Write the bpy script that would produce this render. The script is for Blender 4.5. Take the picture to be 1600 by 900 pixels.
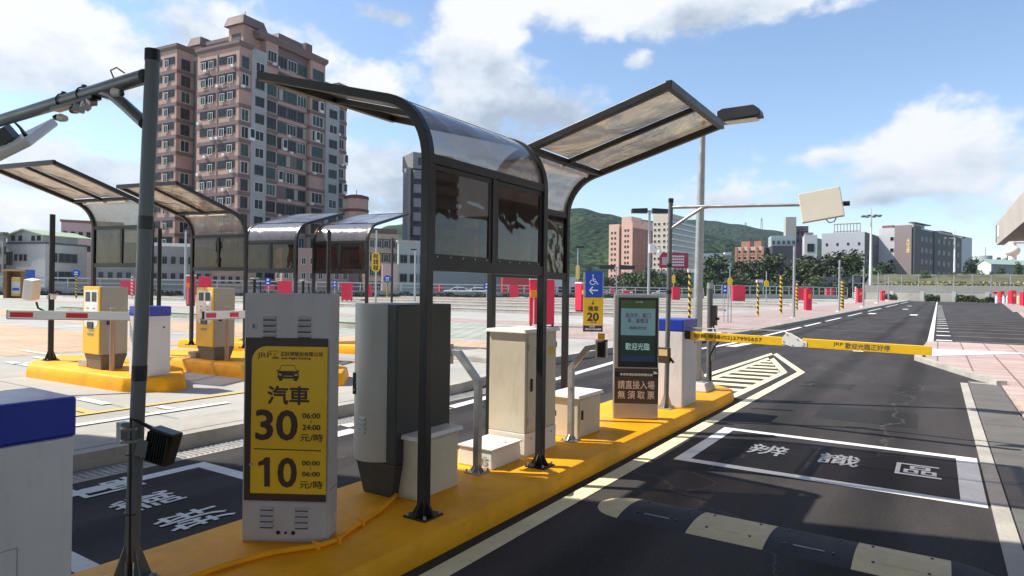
import bpy, bmesh, math, random
from mathutils import Vector, Matrix
random.seed(7)
R = math.radians
C = bpy.context.scene.collection
for o in list(bpy.data.objects): bpy.data.objects.remove(o)

# ------------------------------------------------------------------ camera
F, H, ROLL, PITCH, YAW = 1022.0, 1.6, R(0.735), R(0.113), R(33.1)
fw = Vector((-math.sin(YAW)*math.cos(PITCH), math.cos(YAW)*math.cos(PITCH), math.sin(PITCH)))
_r = Vector((math.cos(YAW), math.sin(YAW), 0)); _u = _r.cross(fw)
rt = _r*math.cos(ROLL)+_u*math.sin(ROLL); up = _u*math.cos(ROLL)-_r*math.sin(ROLL)
cam = bpy.data.cameras.new('camera'); co = bpy.data.objects.new('camera', cam); C.objects.link(co)
m3 = Matrix((rt, up, -fw)).transposed()
co.matrix_world = Matrix.Translation((0, 0, H)) @ m3.to_4x4()
cam.sensor_width = 36; cam.lens = 36*F/1600; cam.clip_start = .05; cam.clip_end = 20000
sc = bpy.context.scene; sc.camera = co
sc.render.resolution_x = 1024; sc.render.resolution_y = 576
sc.view_settings.view_transform = 'Standard'; sc.view_settings.look = 'None'
sc.view_settings.gamma = 1; sc.view_settings.use_curve_mapping = False
sc.view_settings.exposure = 0.5
sc.cycles.max_bounces = 8; sc.cycles.transparent_max_bounces = 16; sc.cycles.use_denoising = True
sc.cycles.sample_clamp_indirect = 6

SUN_EL = R(50); SUN_H = Vector((-0.90, -0.44, 0)).normalized()

def ray(px, py): return fw + rt*((px-800)/F) - up*((py-450)/F)
def at(px, py, d): return Vector((0, 0, H)) + ray(px, py)*d          # point of the place seen at a pixel, d metres deep
def gp(px, py, z=0.):
    a = ray(px, py); k = (z-H)/a.z; return Vector((0, 0, H))+a*k
def ony(px, py, y): a = ray(px, py); return Vector((0, 0, H))+a*(y/a.y)
def camdir(x, d):
    return Vector((x*math.cos(YAW)-d*math.sin(YAW), x*math.sin(YAW)+d*math.cos(YAW), 0))

# ------------------------------------------------------------------ world
w = bpy.data.worlds.new('World'); sc.world = w; w.use_nodes = True
nt = w.node_tree; N = nt.nodes; LK = nt.links; N.clear()
def wn(t, **k):
    n = N.new(t)
    for a, b in k.items(): setattr(n, a, b)
    return n
def math_(op, a, b=None, clamp=False):
    n = wn('ShaderNodeMath', operation=op, use_clamp=clamp)
    for i, v in enumerate((a, b)):
        if v is None: continue
        if isinstance(v, (int, float)): n.inputs[i].default_value = v
        else: LK.new(v, n.inputs[i])
    return n.outputs[0]
sky = wn('ShaderNodeTexSky', sky_type='NISHITA', sun_disc=False)
sky.sun_elevation = SUN_EL; sky.sun_rotation = math.atan2(SUN_H.x, SUN_H.y)
sky.altitude = 50; sky.air_density = 1.0; sky.dust_density = 0.6; sky.ozone_density = 1.5
bgs = wn('ShaderNodeBackground'); bgs.inputs[1].default_value = 0.14
hsk = wn('ShaderNodeHueSaturation'); hsk.inputs['Saturation'].default_value = 1.04; hsk.inputs['Value'].default_value = 1.05
LK.new(sky.outputs[0], hsk.inputs['Color']); LK.new(hsk.outputs[0], bgs.inputs[0])
tc = wn('ShaderNodeTexCoord'); sep = wn('ShaderNodeSeparateXYZ'); LK.new(tc.outputs['Generated'], sep.inputs[0])
az = math_('ARCTAN2', sep.outputs[0], sep.outputs[1]); el = math_('ARCSINE', sep.outputs[2])
noi = wn('ShaderNodeTexNoise', noise_dimensions='3D'); noi.inputs['Scale'].default_value = 7.5
noi.inputs['Detail'].default_value = 9; noi.inputs['Roughness'].default_value = .6
mp = wn('ShaderNodeMapping'); mp.inputs['Scale'].default_value = (1, 1, 1.5); LK.new(tc.outputs['Generated'], mp.inputs[0])
LK.new(mp.outputs[0], noi.inputs['Vector'])
noi2 = wn('ShaderNodeTexNoise'); noi2.inputs['Scale'].default_value = 3.0; noi2.inputs['Detail'].default_value = 7
noi2.inputs['Roughness'].default_value = .6
mp2 = wn('ShaderNodeMapping'); mp2.inputs['Location'].default_value = (3.1, 1.7, .4); LK.new(mp.outputs[0], mp2.inputs[0])
LK.new(mp2.outputs[0], noi2.inputs['Vector'])
# cloud banks: (direction seen at pixel), half sizes in radians, weight
BL = [(110, 60, .26, .085, 1.0), (290, 40, .14, .075, .95), (210, 130, .24, .05, .8), (120, 260, .24, .06, .8), (30, 330, .2, .04, .7), (480, 90, .09, .05, .85), (570, 140, .10, .055, .95), (580, 260, .09, .075, .85),
      (610, 20, .12, .03, .6),
      (745, 120, .10, .10, 1.25), (850, 165, .10, .075, 1.05), (715, 60, .045, .07, 1.05), (640, 290, .10, .10, .8),
      (1030, 0, .36, .055, 1.0), (1200, -10, .2, .04, .8), (990, 95, .06, .03, .6), (1290, 240, .12, .028, .75), (1510, 250, .16, .085, 1.0), (1430, 300, .14, .03, .7),
      (1130, 310, .12, .045, .95), (1380, 310, .20, .04, .6), (1600, 330, .2, .08, .75), (560, 330, .1, .05, .8), (100, 360, .3, .06, .8)]
dens = None; low = None
for px, py, rx, ry, wgt in BL:
    d = ray(px, py).normalized(); a0 = math.atan2(d.x, d.y); e0 = math.asin(d.z)
    dx = math_('MULTIPLY', math_('SUBTRACT', az, a0), 1/rx); dy = math_('MULTIPLY', math_('SUBTRACT', el, e0), 1/ry)
    q = math_('SQRT', math_('ADD', math_('MULTIPLY', dx, dx), math_('MULTIPLY', dy, dy)))
    m = math_('SUBTRACT', wgt, q)
    sh = math_('MULTIPLY', math_('MAXIMUM', m, 0), dy)
    dens = m if dens is None else math_('MAXIMUM', dens, m)
    low = sh if low is None else math_('ADD', low, sh)
# a broken cloud deck over the rest of the sky (behind and beside the viewer)
far = math_('SUBTRACT', noi2.outputs[0], .62)
nn = math_('MULTIPLY', math_('SUBTRACT', noi.outputs[0], .5), 3.2)
# loose scattered cloud outside the banks
dens2 = math_('MULTIPLY', far, 3.0)
tot = math_('ADD', math_('MAXIMUM', dens, math_('SUBTRACT', dens2, .45)), nn)
alp = wn('ShaderNodeMapRange', interpolation_type='SMOOTHSTEP'); LK.new(tot, alp.inputs[0])
alp.inputs[1].default_value = 0.0; alp.inputs[2].default_value = .6; alp.inputs[3].default_value = 0; alp.inputs[4].default_value = .97
shade = math_('ADD', math_('ADD', math_('MULTIPLY', low, .9), math_('ADD', math_('MULTIPLY', math_('SUBTRACT', noi2.outputs[0], .5), 3.2), math_('MULTIPLY', math_('SUBTRACT', noi.outputs[0], .5), 1.6))), .52, True)
cr = wn('ShaderNodeValToRGB'); LK.new(shade, cr.inputs[0])
cr.color_ramp.elements[0].position = 0; cr.color_ramp.elements[0].color = (.42, .50, .62, 1)
cr.color_ramp.elements[1].position = .75; cr.color_ramp.elements[1].color = (.95, .97, 1.0, 1)
e = cr.color_ramp.elements.new(.38); e.color = (.72, .79, .88, 1)
bgc = wn('ShaderNodeBackground'); bgc.inputs[1].default_value = .74; LK.new(cr.outputs[0], bgc.inputs[0])
mix = wn('ShaderNodeMixShader'); LK.new(alp.outputs[0], mix.inputs[0]); LK.new(bgs.outputs[0], mix.inputs[1]); LK.new(bgc.outputs[0], mix.inputs[2])
wo = wn('ShaderNodeOutputWorld'); LK.new(mix.outputs[0], wo.inputs[0])
w.cycles.sampling_method = 'MANUAL'; w.cycles.sample_map_resolution = 512

sl = bpy.data.lights.new('sun', 'SUN'); sl.energy = 5.0; sl.angle = R(.53); sl.color = (1, .95, .86)
so = bpy.data.objects.new('sun', sl); C.objects.link(so)
sdir = SUN_H*math.cos(SUN_EL)+Vector((0, 0, math.sin(SUN_EL)))
so.rotation_euler = sdir.to_track_quat('Z', 'Y').to_euler(); so.location = (0, 0, 50)

# ------------------------------------------------------------------ materials
MT = {}
def M(name, col, rough=.6, metal=0., var=.10, scale=2.5, bump=0., bscale=60., coat=0., dirt=0., streak=0.):
    if name in MT: return MT[name]
    m = bpy.data.materials.new(name); m.use_nodes = True; t = m.node_tree; L = t.links; nd = t.nodes
    b = nd['Principled BSDF']; b.inputs['Roughness'].default_value = rough; b.inputs['Metallic'].default_value = metal
    b.inputs['Coat Weight'].default_value = coat; b.inputs['Coat Roughness'].default_value = .15
    c = nd.new('ShaderNodeTexCoord'); n = nd.new('ShaderNodeTexNoise'); n.inputs['Scale'].default_value = scale
    n.inputs['Detail'].default_value = 7; n.inputs['Roughness'].default_value = .62; L.new(c.outputs['Object'], n.inputs['Vector'])
    mr = nd.new('ShaderNodeMapRange'); mr.inputs[1].default_value = .3; mr.inputs[2].default_value = .7
    mr.inputs[3].default_value = 1-var; mr.inputs[4].default_value = 1+var; L.new(n.outputs[0], mr.inputs[0])
    v = nd.new('ShaderNodeVectorMath'); v.operation = 'SCALE'; v.inputs[0].default_value = col[:3]; L.new(mr.outputs[0], v.inputs['Scale'])
    out = v.outputs[0]
    if dirt:
        n2 = nd.new('ShaderNodeTexNoise'); n2.inputs['Scale'].default_value = scale*2.3; n2.inputs['Detail'].default_value = 9
        n2.inputs['Roughness'].default_value = .75
        mm = nd.new('ShaderNodeMapping'); mm.inputs['Location'].default_value = (5, 3, 1); mm.inputs['Scale'].default_value = (1, 1, .25 if streak else 1)
        L.new(c.outputs['Object'], mm.inputs[0]); L.new(mm.outputs[0], n2.inputs['Vector'])
        r2 = nd.new('ShaderNodeMapRange'); r2.inputs[1].default_value = .55; r2.inputs[2].default_value = .72
        r2.inputs[4].default_value = dirt; L.new(n2.outputs[0], r2.inputs[0])
        mx = nd.new('ShaderNodeMix'); mx.data_type = 'RGBA'; L.new(r2.outputs[0], mx.inputs[0]); L.new(out, mx.inputs[6])
        mx.inputs[7].default_value = (.10, .085, .07, 1); out = mx.outputs[2]
    L.new(out, b.inputs['Base Color'])
    rr = nd.new('ShaderNodeMapRange'); rr.inputs[1].default_value = .3; rr.inputs[2].default_value = .7
    rr.inputs[3].default_value = max(.02, rough-.08); rr.inputs[4].default_value = min(1, rough+.1); L.new(n.outputs[0], rr.inputs[0]); L.new(rr.outputs[0], b.inputs['Roughness'])
    if bump:
        n3 = nd.new('ShaderNodeTexNoise'); n3.inputs['Scale'].default_value = bscale; n3.inputs['Detail'].default_value = 4
        L.new(c.outputs['Object'], n3.inputs['Vector'])
        bp = nd.new('ShaderNodeBump'); bp.inputs['Strength'].default_value = bump; bp.inputs['Distance'].default_value = .01
        L.new(n3.outputs[0], bp.inputs['Height']); L.new(bp.outputs[0], b.inputs['Normal'])
    MT[name] = m; return m

def nodes_of(name):
    m = bpy.data.materials.new(name); m.use_nodes = True; t = m.node_tree
    def nw(ty, **k):
        n = t.nodes.new(ty)
        for a, b in k.items(): setattr(n, a, b)
        return n
    return m, t, nw, t.links, t.nodes['Principled BSDF']

def asphalt(name='asphalt', base=.042, tint=(1.06, .93, .90)):
    m, t, nw, L, b = nodes_of(name)
    c = nw('ShaderNodeNewGeometry')
    n1 = nw('ShaderNodeTexNoise'); n1.inputs['Scale'].default_value = .35; n1.inputs['Detail'].default_value = 8; n1.inputs['Roughness'].default_value = .65
    mp = nw('ShaderNodeMapping'); mp.inputs['Scale'].default_value = (2.2, .5, 1); L.new(c.outputs['Position'], mp.inputs[0]); L.new(mp.outputs[0], n1.inputs['Vector'])
    n2 = nw('ShaderNodeTexNoise'); n2.inputs['Scale'].default_value = 90; n2.inputs['Detail'].default_value = 3; L.new(c.outputs['Position'], n2.inputs['Vector'])
    n3 = nw('ShaderNodeTexNoise'); n3.inputs['Scale'].default_value = 4; n3.inputs['Detail'].default_value = 10; n3.inputs['Roughness'].default_value = .8; L.new(c.outputs['Position'], n3.inputs['Vector'])
    a = nw('ShaderNodeMapRange'); a.inputs[1].default_value = .3; a.inputs[2].default_value = .7; a.inputs[3].default_value = .55; a.inputs[4].default_value = 1.55; L.new(n1.outputs[0], a.inputs[0])
    s = nw('ShaderNodeMapRange'); s.inputs[1].default_value = .25; s.inputs[2].default_value = .75; s.inputs[3].default_value = .45; s.inputs[4].default_value = 1.6; L.new(n2.outputs[0], s.inputs[0])
    mu = nw('ShaderNodeMath', operation='MULTIPLY'); L.new(a.outputs[0], mu.inputs[0]); L.new(s.outputs[0], mu.inputs[1])
    v = nw('ShaderNodeVectorMath', operation='SCALE'); v.inputs[0].default_value = [base*x for x in tint]; L.new(mu.outputs[0], v.inputs['Scale'])
    sx_ = nw('ShaderNodeSeparateXYZ'); L.new(c.outputs['Position'], sx_.inputs[0]); prev = None
    for cx_ in (-1.72, -.42, -4.55, -3.95-1.35+.0):
        d_ = nw('ShaderNodeMath', operation='SUBTRACT'); L.new(sx_.outputs[0], d_.inputs[0]); d_.inputs[1].default_value = cx_
        ab = nw('ShaderNodeMath', operation='ABSOLUTE'); L.new(d_.outputs[0], ab.inputs[0])
        mr_ = nw('ShaderNodeMapRange', interpolation_type='SMOOTHSTEP'); L.new(ab.outputs[0], mr_.inputs[0]); mr_.inputs[1].default_value = .06; mr_.inputs[2].default_value = .32; mr_.inputs[3].default_value = .60; mr_.inputs[4].default_value = 1
        if prev is None: prev = mr_.outputs[0]
        else: pm = nw('ShaderNodeMath', operation='MULTIPLY'); L.new(prev, pm.inputs[0]); L.new(mr_.outputs[0], pm.inputs[1]); prev = pm.outputs[0]
    v2 = nw('ShaderNodeVectorMath', operation='SCALE'); L.new(v.outputs[0], v2.inputs[0]); L.new(prev, v2.inputs['Scale']); v = v2
    # pale dusty specks
    sp = nw('ShaderNodeMapRange'); sp.inputs[1].default_value = .62; sp.inputs[2].default_value = .74; sp.inputs[4].default_value = .5; L.new(n3.outputs[0], sp.inputs[0])
    mx = nw('ShaderNodeMix', data_type='RGBA'); L.new(sp.outputs[0], mx.inputs[0]); L.new(v.outputs[0], mx.inputs[6]); mx.inputs[7].default_value = (.17, .155, .14, 1)
    # fine cracks
    vo = nw('ShaderNodeTexVoronoi', feature='DISTANCE_TO_EDGE'); vo.inputs['Scale'].default_value = .22
    nz = nw('ShaderNodeTexNoise'); nz.inputs['Scale'].default_value = 1.5; nz.inputs['Detail'].default_value = 6; L.new(c.outputs['Position'], nz.inputs['Vector'])
    va = nw('ShaderNodeVectorMath', operation='ADD'); L.new(c.outputs['Position'], va.inputs[0]); L.new(nz.outputs[1], va.inputs[1]); L.new(va.outputs[0], vo.inputs['Vector'])
    ck = nw('ShaderNodeMapRange'); ck.inputs[1].default_value = 0; ck.inputs[2].default_value = .004; ck.inputs[3].default_value = .55; ck.inputs[4].default_value = 0; L.new(vo.outputs[0], ck.inputs[0])
    m2 = nw('ShaderNodeMix', data_type='RGBA'); L.new(ck.outputs[0], m2.inputs[0]); L.new(mx.outputs[2], m2.inputs[6]); m2.inputs[7].default_value = (.12, .11, .10, 1)
    L.new(m2.outputs[2], b.inputs['Base Color'])
    b.inputs['Roughness'].default_value = .85; b.inputs['Specular IOR Level'].default_value = .22
    bp = nw('ShaderNodeBump'); bp.inputs['Strength'].default_value = .55; bp.inputs['Distance'].default_value = .006; L.new(n2.outputs[0], bp.inputs['Height']); L.new(bp.outputs[0], b.inputs['Normal'])
    MT[name] = m; return m

def paving(name, c1, c2, cm, bw, bh, off=.5, mortar=.03, rot=0, var=.25, zface=False):
    m, t, nw, L, b = nodes_of(name)
    c = nw('ShaderNodeNewGeometry'); mp = nw('ShaderNodeMapping'); mp.inputs['Rotation'].default_value = (0, 0, rot); L.new(c.outputs['Position'], mp.inputs[0])
    br = nw('ShaderNodeTexBrick', offset=off); br.inputs['Scale'].default_value = 1; br.inputs['Brick Width'].default_value = bw; br.inputs['Row Height'].default_value = bh
    br.inputs['Mortar Size'].default_value = mortar*bh; br.inputs['Color1'].default_value = (*c1, 1); br.inputs['Color2'].default_value = (*c2, 1); br.inputs['Mortar'].default_value = (*cm, 1)
    L.new(mp.outputs[0], br.inputs['Vector'])
    n1 = nw('ShaderNodeTexNoise'); n1.inputs['Scale'].default_value = .6; n1.inputs['Detail'].default_value = 9; n1.inputs['Roughness'].default_value = .7; L.new(c.outputs['Position'], n1.inputs['Vector'])
    a = nw('ShaderNodeMapRange'); a.inputs[1].default_value = .3; a.inputs[2].default_value = .7; a.inputs[3].default_value = 1-var; a.inputs[4].default_value = 1+var*.6; L.new(n1.outputs[0], a.inputs[0])
    v = nw('ShaderNodeVectorMath', operation='SCALE'); L.new(br.outputs[0], v.inputs[0]); L.new(a.outputs[0], v.inputs['Scale']); L.new(v.outputs[0], b.inputs['Base Color'])
    b.inputs['Roughness'].default_value = .85
    n2 = nw('ShaderNodeTexNoise'); n2.inputs['Scale'].default_value = 50; L.new(c.outputs['Position'], n2.inputs['Vector'])
    ad = nw('ShaderNodeMath', operation='SUBTRACT'); L.new(n2.outputs[0], ad.inputs[0]); L.new(br.outputs[1], ad.inputs[1])
    bp = nw('ShaderNodeBump'); bp.inputs['Strength'].default_value = .4; bp.inputs['Distance'].default_value = .008; L.new(ad.outputs[0], bp.inputs['Height']); L.new(bp.outputs[0], b.inputs['Normal'])
    MT[name] = m; return m

def paint(name, col, wear=.35):
    """road paint worn through in patches"""
    m, t, nw, L, b = nodes_of(name)
    c = nw('ShaderNodeNewGeometry')
    n1 = nw('ShaderNodeTexNoise'); n1.inputs['Scale'].default_value = 14; n1.inputs['Detail'].default_value = 10; n1.inputs['Roughness'].default_value = .8; L.new(c.outputs['Position'], n1.inputs['Vector'])
    a = nw('ShaderNodeMapRange'); a.inputs[1].default_value = .54; a.inputs[2].default_value = .68; a.inputs[4].default_value = wear; L.new(n1.outputs[0], a.inputs[0])
    n2 = nw('ShaderNodeTexNoise'); n2.inputs['Scale'].default_value = 2; n2.inputs['Detail'].default_value = 6; L.new(c.outputs['Position'], n2.inputs['Vector'])
    a2 = nw('ShaderNodeMapRange'); a2.inputs[1].default_value = .3; a2.inputs[2].default_value = .7; a2.inputs[3].default_value = .85; a2.inputs[4].default_value = 1.08; L.new(n2.outputs[0], a2.inputs[0])
    v = nw('ShaderNodeVectorMath', operation='SCALE'); v.inputs[0].default_value = col; L.new(a2.outputs[0], v.inputs['Scale'])
    mx = nw('ShaderNodeMix', data_type='RGBA'); L.new(a.outputs[0], mx.inputs[0]); L.new(v.outputs[0], mx.inputs[6]); mx.inputs[7].default_value = (.10, .09, .08, 1)
    L.new(mx.outputs[2], b.inputs['Base Color']); b.inputs['Roughness'].default_value = .7
    bp = nw('ShaderNodeBump'); bp.inputs['Strength'].default_value = .3; bp.inputs['Distance'].default_value = .004; L.new(n1.outputs[0], bp.inputs['Height']); L.new(bp.outputs[0], b.inputs['Normal'])
    MT[name] = m; return m

def acrylic(name, tint, diff, dfac, gfac_r=.05, wav=1.0, sheen=0., box=False):
    """tinted acrylic sheet, slightly buckled, reflected swirls and sky shine coloured in as a film"""
    m, t, nw, L, b = nodes_of(name); t.nodes.remove(b)
    c = nw('ShaderNodeTexCoord')
    n = nw('ShaderNodeTexNoise'); n.inputs['Scale'].default_value = 2.1; n.inputs['Detail'].default_value = 2; n.inputs['Distortion'].default_value = 1.2; L.new(c.outputs['Object'], n.inputs['Vector'])
    bp = nw('ShaderNodeBump'); bp.inputs['Strength'].default_value = wav; bp.inputs['Distance'].default_value = .05; L.new(n.outputs[0], bp.inputs['Height'])
    tr = nw('ShaderNodeBsdfTransparent'); tr.inputs[0].default_value = (*tint, 1)
    gl = nw('ShaderNodeBsdfGlossy'); gl.inputs['Roughness'].default_value = gfac_r; L.new(bp.outputs[0], gl.inputs['Normal'])
    tl = nw('ShaderNodeBsdfTranslucent'); tl.inputs[0].default_value = (*diff, 1)
    n4 = nw('ShaderNodeTexNoise'); n4.inputs['Scale'].default_value = 1.6; n4.inputs['Detail'].default_value = 5; n4.inputs['Distortion'].default_value = 2.5; L.new(c.outputs['Object'], n4.inputs['Vector'])
    mr = nw('ShaderNodeMapRange'); mr.inputs[1].default_value = .42; mr.inputs[2].default_value = .56; mr.inputs[3].default_value = dfac*.45; mr.inputs[4].default_value = dfac*1.3; L.new(n4.outputs[0], mr.inputs[0])  # swirls in the translucent tint imitate reflected pavement and clouds
    m1 = nw('ShaderNodeMixShader'); L.new(mr.outputs[0], m1.inputs[0]); L.new(tr.outputs[0], m1.inputs[1]); L.new(tl.outputs[0], m1.inputs[2])
    lw = nw('ShaderNodeLayerWeight'); lw.inputs[0].default_value = .5; L.new(bp.outputs[0], lw.inputs['Normal'])
    pw = nw('ShaderNodeMath', operation='POWER'); L.new(lw.outputs[1], pw.inputs[0]); pw.inputs[1].default_value = 3.2
    fr = nw('ShaderNodeMath', operation='MULTIPLY_ADD', use_clamp=True); L.new(pw.outputs[0], fr.inputs[0]); fr.inputs[1].default_value = .9; fr.inputs[2].default_value = .045 if box else .06
    if box:
        ge = nw('ShaderNodeNewGeometry'); iv = nw('ShaderNodeMath', operation='SUBTRACT'); iv.inputs[0].default_value = 1; L.new(ge.outputs['Backfacing'], iv.inputs[1])
        f2 = nw('ShaderNodeMath', operation='MULTIPLY'); L.new(fr.outputs[0], f2.inputs[0]); L.new(iv.outputs[0], f2.inputs[1]); fr = f2
    if sheen:
        df = nw('ShaderNodeBsdfDiffuse'); df.inputs[0].default_value = (.42, .40, .40, 1); m3_ = nw('ShaderNodeMixShader'); m3_.inputs[0].default_value = sheen  # diffuse grey stands in for the silvery reflected sky
        L.new(m1.outputs[0], m3_.inputs[1]); L.new(df.outputs[0], m3_.inputs[2]); m1 = m3_
    m2 = nw('ShaderNodeMixShader'); L.new(fr.outputs[0], m2.inputs[0]); L.new(m1.outputs[0], m2.inputs[1]); L.new(gl.outputs[0], m2.inputs[2])
    L.new(m2.outputs[0], t.nodes['Material Output'].inputs[0]); MT[name] = m; return m

def stripes(name, ca, cb, period, slope=1.0, solid=None):
    """diagonal bands wound round a post"""
    m, t, nw, L, b = nodes_of(name)
    c = nw('ShaderNodeTexCoord'); s = nw('ShaderNodeSeparateXYZ'); L.new(c.outputs['Object'], s.inputs[0])
    an = nw('ShaderNodeMath', operation='ARCTAN2'); L.new(s.outputs[1], an.inputs[0]); L.new(s.outputs[0], an.inputs[1])
    k = nw('ShaderNodeMath', operation='MULTIPLY'); L.new(an.outputs[0], k.inputs[0]); k.inputs[1].default_value = slope*period/(2*math.pi)
    ad = nw('ShaderNodeMath', operation='ADD'); L.new(s.outputs[2], ad.inputs[0]); L.new(k.outputs[0], ad.inputs[1])
    fr = nw('ShaderNodeMath', operation='PINGPONG'); L.new(ad.outputs[0], fr.inputs[0]); fr.inputs[1].default_value = period/2
    gt = nw('ShaderNodeMath', operation='GREATER_THAN'); L.new(fr.outputs[0], gt.inputs[0]); gt.inputs[1].default_value = period/4
    mx = nw('ShaderNodeMix', data_type='RGBA'); L.new(gt.outputs[0], mx.inputs[0]); mx.inputs[6].default_value = (*ca, 1); mx.inputs[7].default_value = (*cb, 1)
    L.new(mx.outputs[2], b.inputs['Base Color']); b.inputs['Roughness'].default_value = .45; MT[name] = m; return m

def foliage(name, dark, light, yel):
    m, t, nw, L, b = nodes_of(name)
    c = nw('ShaderNodeNewGeometry'); oi = nw('ShaderNodeObjectInfo')
    n = nw('ShaderNodeTexNoise'); n.inputs['Scale'].default_value = .35; n.inputs['Detail'].default_value = 5; L.new(c.outputs['Position'], n.inputs['Vector'])
    ad = nw('ShaderNodeMath', operation='MULTIPLY_ADD'); L.new(c.outputs['Random Per Island'], ad.inputs[0]); ad.inputs[1].default_value = .5
    L.new(n.outputs[0], ad.inputs[2])
    cr = nw('ShaderNodeValToRGB'); L.new(ad.outputs[0], cr.inputs[0]); e = cr.color_ramp.elements
    e[0].position = .45; e[0].color = (*dark, 1); e[1].position = .95; e[1].color = (*yel, 1); x = e.new(.72); x.color = (*light, 1)
    hs = nw('ShaderNodeHueSaturation'); L.new(cr.outputs[0], hs.inputs['Color'])
    mr = nw('ShaderNodeMapRange'); L.new(oi.outputs['Random'], mr.inputs[0]); mr.inputs[3].default_value = .75; mr.inputs[4].default_value = 1.3; L.new(mr.outputs[0], hs.inputs['Value'])
    L.new(hs.outputs[0], b.inputs['Base Color']); b.inputs['Roughness'].default_value = .6
    b.inputs['Transmission Weight'].default_value = 0
    MT[name] = m; return m

# ------------------------------------------------------------------ mesh builder
class MB:
    def __init__(s): s.v = []; s.f = []; s.m = []; s.mats = []; s.mi = {}; s.log = []
    def each(s, name, parent=None, **k):
        for a in list(s.log): q = MB(); q.add(*a); q.build(name, parent, **k)
    def mat(s, m):
        if m is None: return 0
        if m.name not in s.mi: s.mi[m.name] = len(s.mats); s.mats.append(m)
        return s.mi[m.name]
    def add(s, vs, fs, m=None, X=None):
        s.log.append((vs, fs, m, X))
        b = len(s.v); k = s.mat(m)
        s.v += [tuple(X @ Vector(p)) if X else tuple(p) for p in vs]
        s.f += [[i+b for i in f] for f in fs]; s.m += [k]*len(fs); return s
    def box(s, x0, x1, y0, y1, z0, z1, m=None, X=None):
        v = [(x0,y0,z0),(x1,y0,z0),(x1,y1,z0),(x0,y1,z0),(x0,y0,z1),(x1,y0,z1),(x1,y1,z1),(x0,y1,z1)]
        return s.add(v, [(0,3,2,1),(4,5,6,7),(0,1,5,4),(1,2,6,5),(2,3,7,6),(3,0,4,7)], m, X)
    def frus(s, r0, z0, r1, z1, m=None, X=None):
        a = r0; b = r1
        v = [(a[0],a[2],z0),(a[1],a[2],z0),(a[1],a[3],z0),(a[0],a[3],z0),(b[0],b[2],z1),(b[1],b[2],z1),(b[1],b[3],z1),(b[0],b[3],z1)]
        return s.add(v, [(0,3,2,1),(4,5,6,7),(0,1,5,4),(1,2,6,5),(2,3,7,6),(3,0,4,7)], m, X)
    def prism(s, pts, z0, z1, m=None, X=None):
        n = len(pts); v = [(p[0],p[1],z0) for p in pts]+[(p[0],p[1],z1) for p in pts]
        return s.add(v, [list(range(n))[::-1], list(range(n, 2*n))]+[(i,(i+1)%n,n+(i+1)%n,n+i) for i in range(n)], m, X)
    def prof(s, pts, y0, y1, m=None, X=None):
        """outline in x,z pulled along y"""
        n = len(pts); v = [(p[0],y0,p[1]) for p in pts]+[(p[0],y1,p[1]) for p in pts]
        return s.add(v, [list(range(n)), list(range(n, 2*n))[::-1]]+[((i+1)%n,i,n+i,n+(i+1)%n) for i in range(n)], m, X)
    def cyl(s, p, q, r0, r1=None, m=None, n=16, X=None, cap=True):
        p = Vector(p); q = Vector(q); r1 = r0 if r1 is None else r1
        d = (q-p).normalized(); a = d.orthogonal().normalized(); b = d.cross(a)
        v = [p+(a*math.cos(t)+b*math.sin(t))*r0 for t in [2*math.pi*i/n for i in range(n)]]+[q+(a*math.cos(t)+b*math.sin(t))*r1 for t in [2*math.pi*i/n for i in range(n)]]
        f = [(i,(i+1)%n,n+(i+1)%n,n+i) for i in range(n)]
        if cap: f += [list(range(n))[::-1], list(range(n, 2*n))]
        return s.add(v, f, m, X)
    def tube(s, pts, r, m=None, n=10, X=None):
        pts = [Vector(p) for p in pts]; rs = r if isinstance(r, (list, tuple)) else [r]*len(pts)
        v = []; pa = None
        for i, p in enumerate(pts):
            d = (pts[min(i+1, len(pts)-1)]-pts[max(i-1, 0)]).normalized()
            a = (pa-d*pa.dot(d)).normalized() if pa is not None else d.orthogonal().normalized()
            pa = a; b = d.cross(a)
            v += [p+(a*math.cos(t)+b*math.sin(t))*rs[i] for t in [2*math.pi*k/n for k in range(n)]]
        f = []
        for i in range(len(pts)-1):
            for k in range(n): f.append((i*n+k, i*n+(k+1)%n, (i+1)*n+(k+1)%n, (i+1)*n+k))
        f += [list(range(n))[::-1], [(len(pts)-1)*n+k for k in range(n)]]
        return s.add(v, f, m, X)
    def bar(s, p, q, wx, wz, m=None, upv=(0, 0, 1), X=None):
        """straight rectangular bar from p to q"""
        p = Vector(p); q = Vector(q); d = (q-p).normalized(); u = Vector(upv); sd = d.cross(u).normalized(); u = sd.cross(d)
        v = [p+sd*a*wx/2+u*b*wz/2 for a, b in ((-1,-1),(1,-1),(1,1),(-1,1))]+[q+sd*a*wx/2+u*b*wz/2 for a, b in ((-1,-1),(1,-1),(1,1),(-1,1))]
        return s.add(v, [(0,3,2,1),(4,5,6,7),(0,1,5,4),(1,2,6,5),(2,3,7,6),(3,0,4,7)], m, X)
    def flat(s, pts, y, m, th=.001, X=None):
        """flat sign shape in x,z facing -y"""
        return s.prof(pts, y-th, y, m, X)
    def line2(s, pts, wd, y, m, th=.001, X=None):
        for a, b in zip(pts[:-1], pts[1:]):
            s.bar((a[0], y-th/2, a[1]), (b[0], y-th/2, b[1]), th, wd, m, upv=(b[1]-a[1], 0, a[0]-b[0]) if True else None, X=X)
        return s
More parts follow.
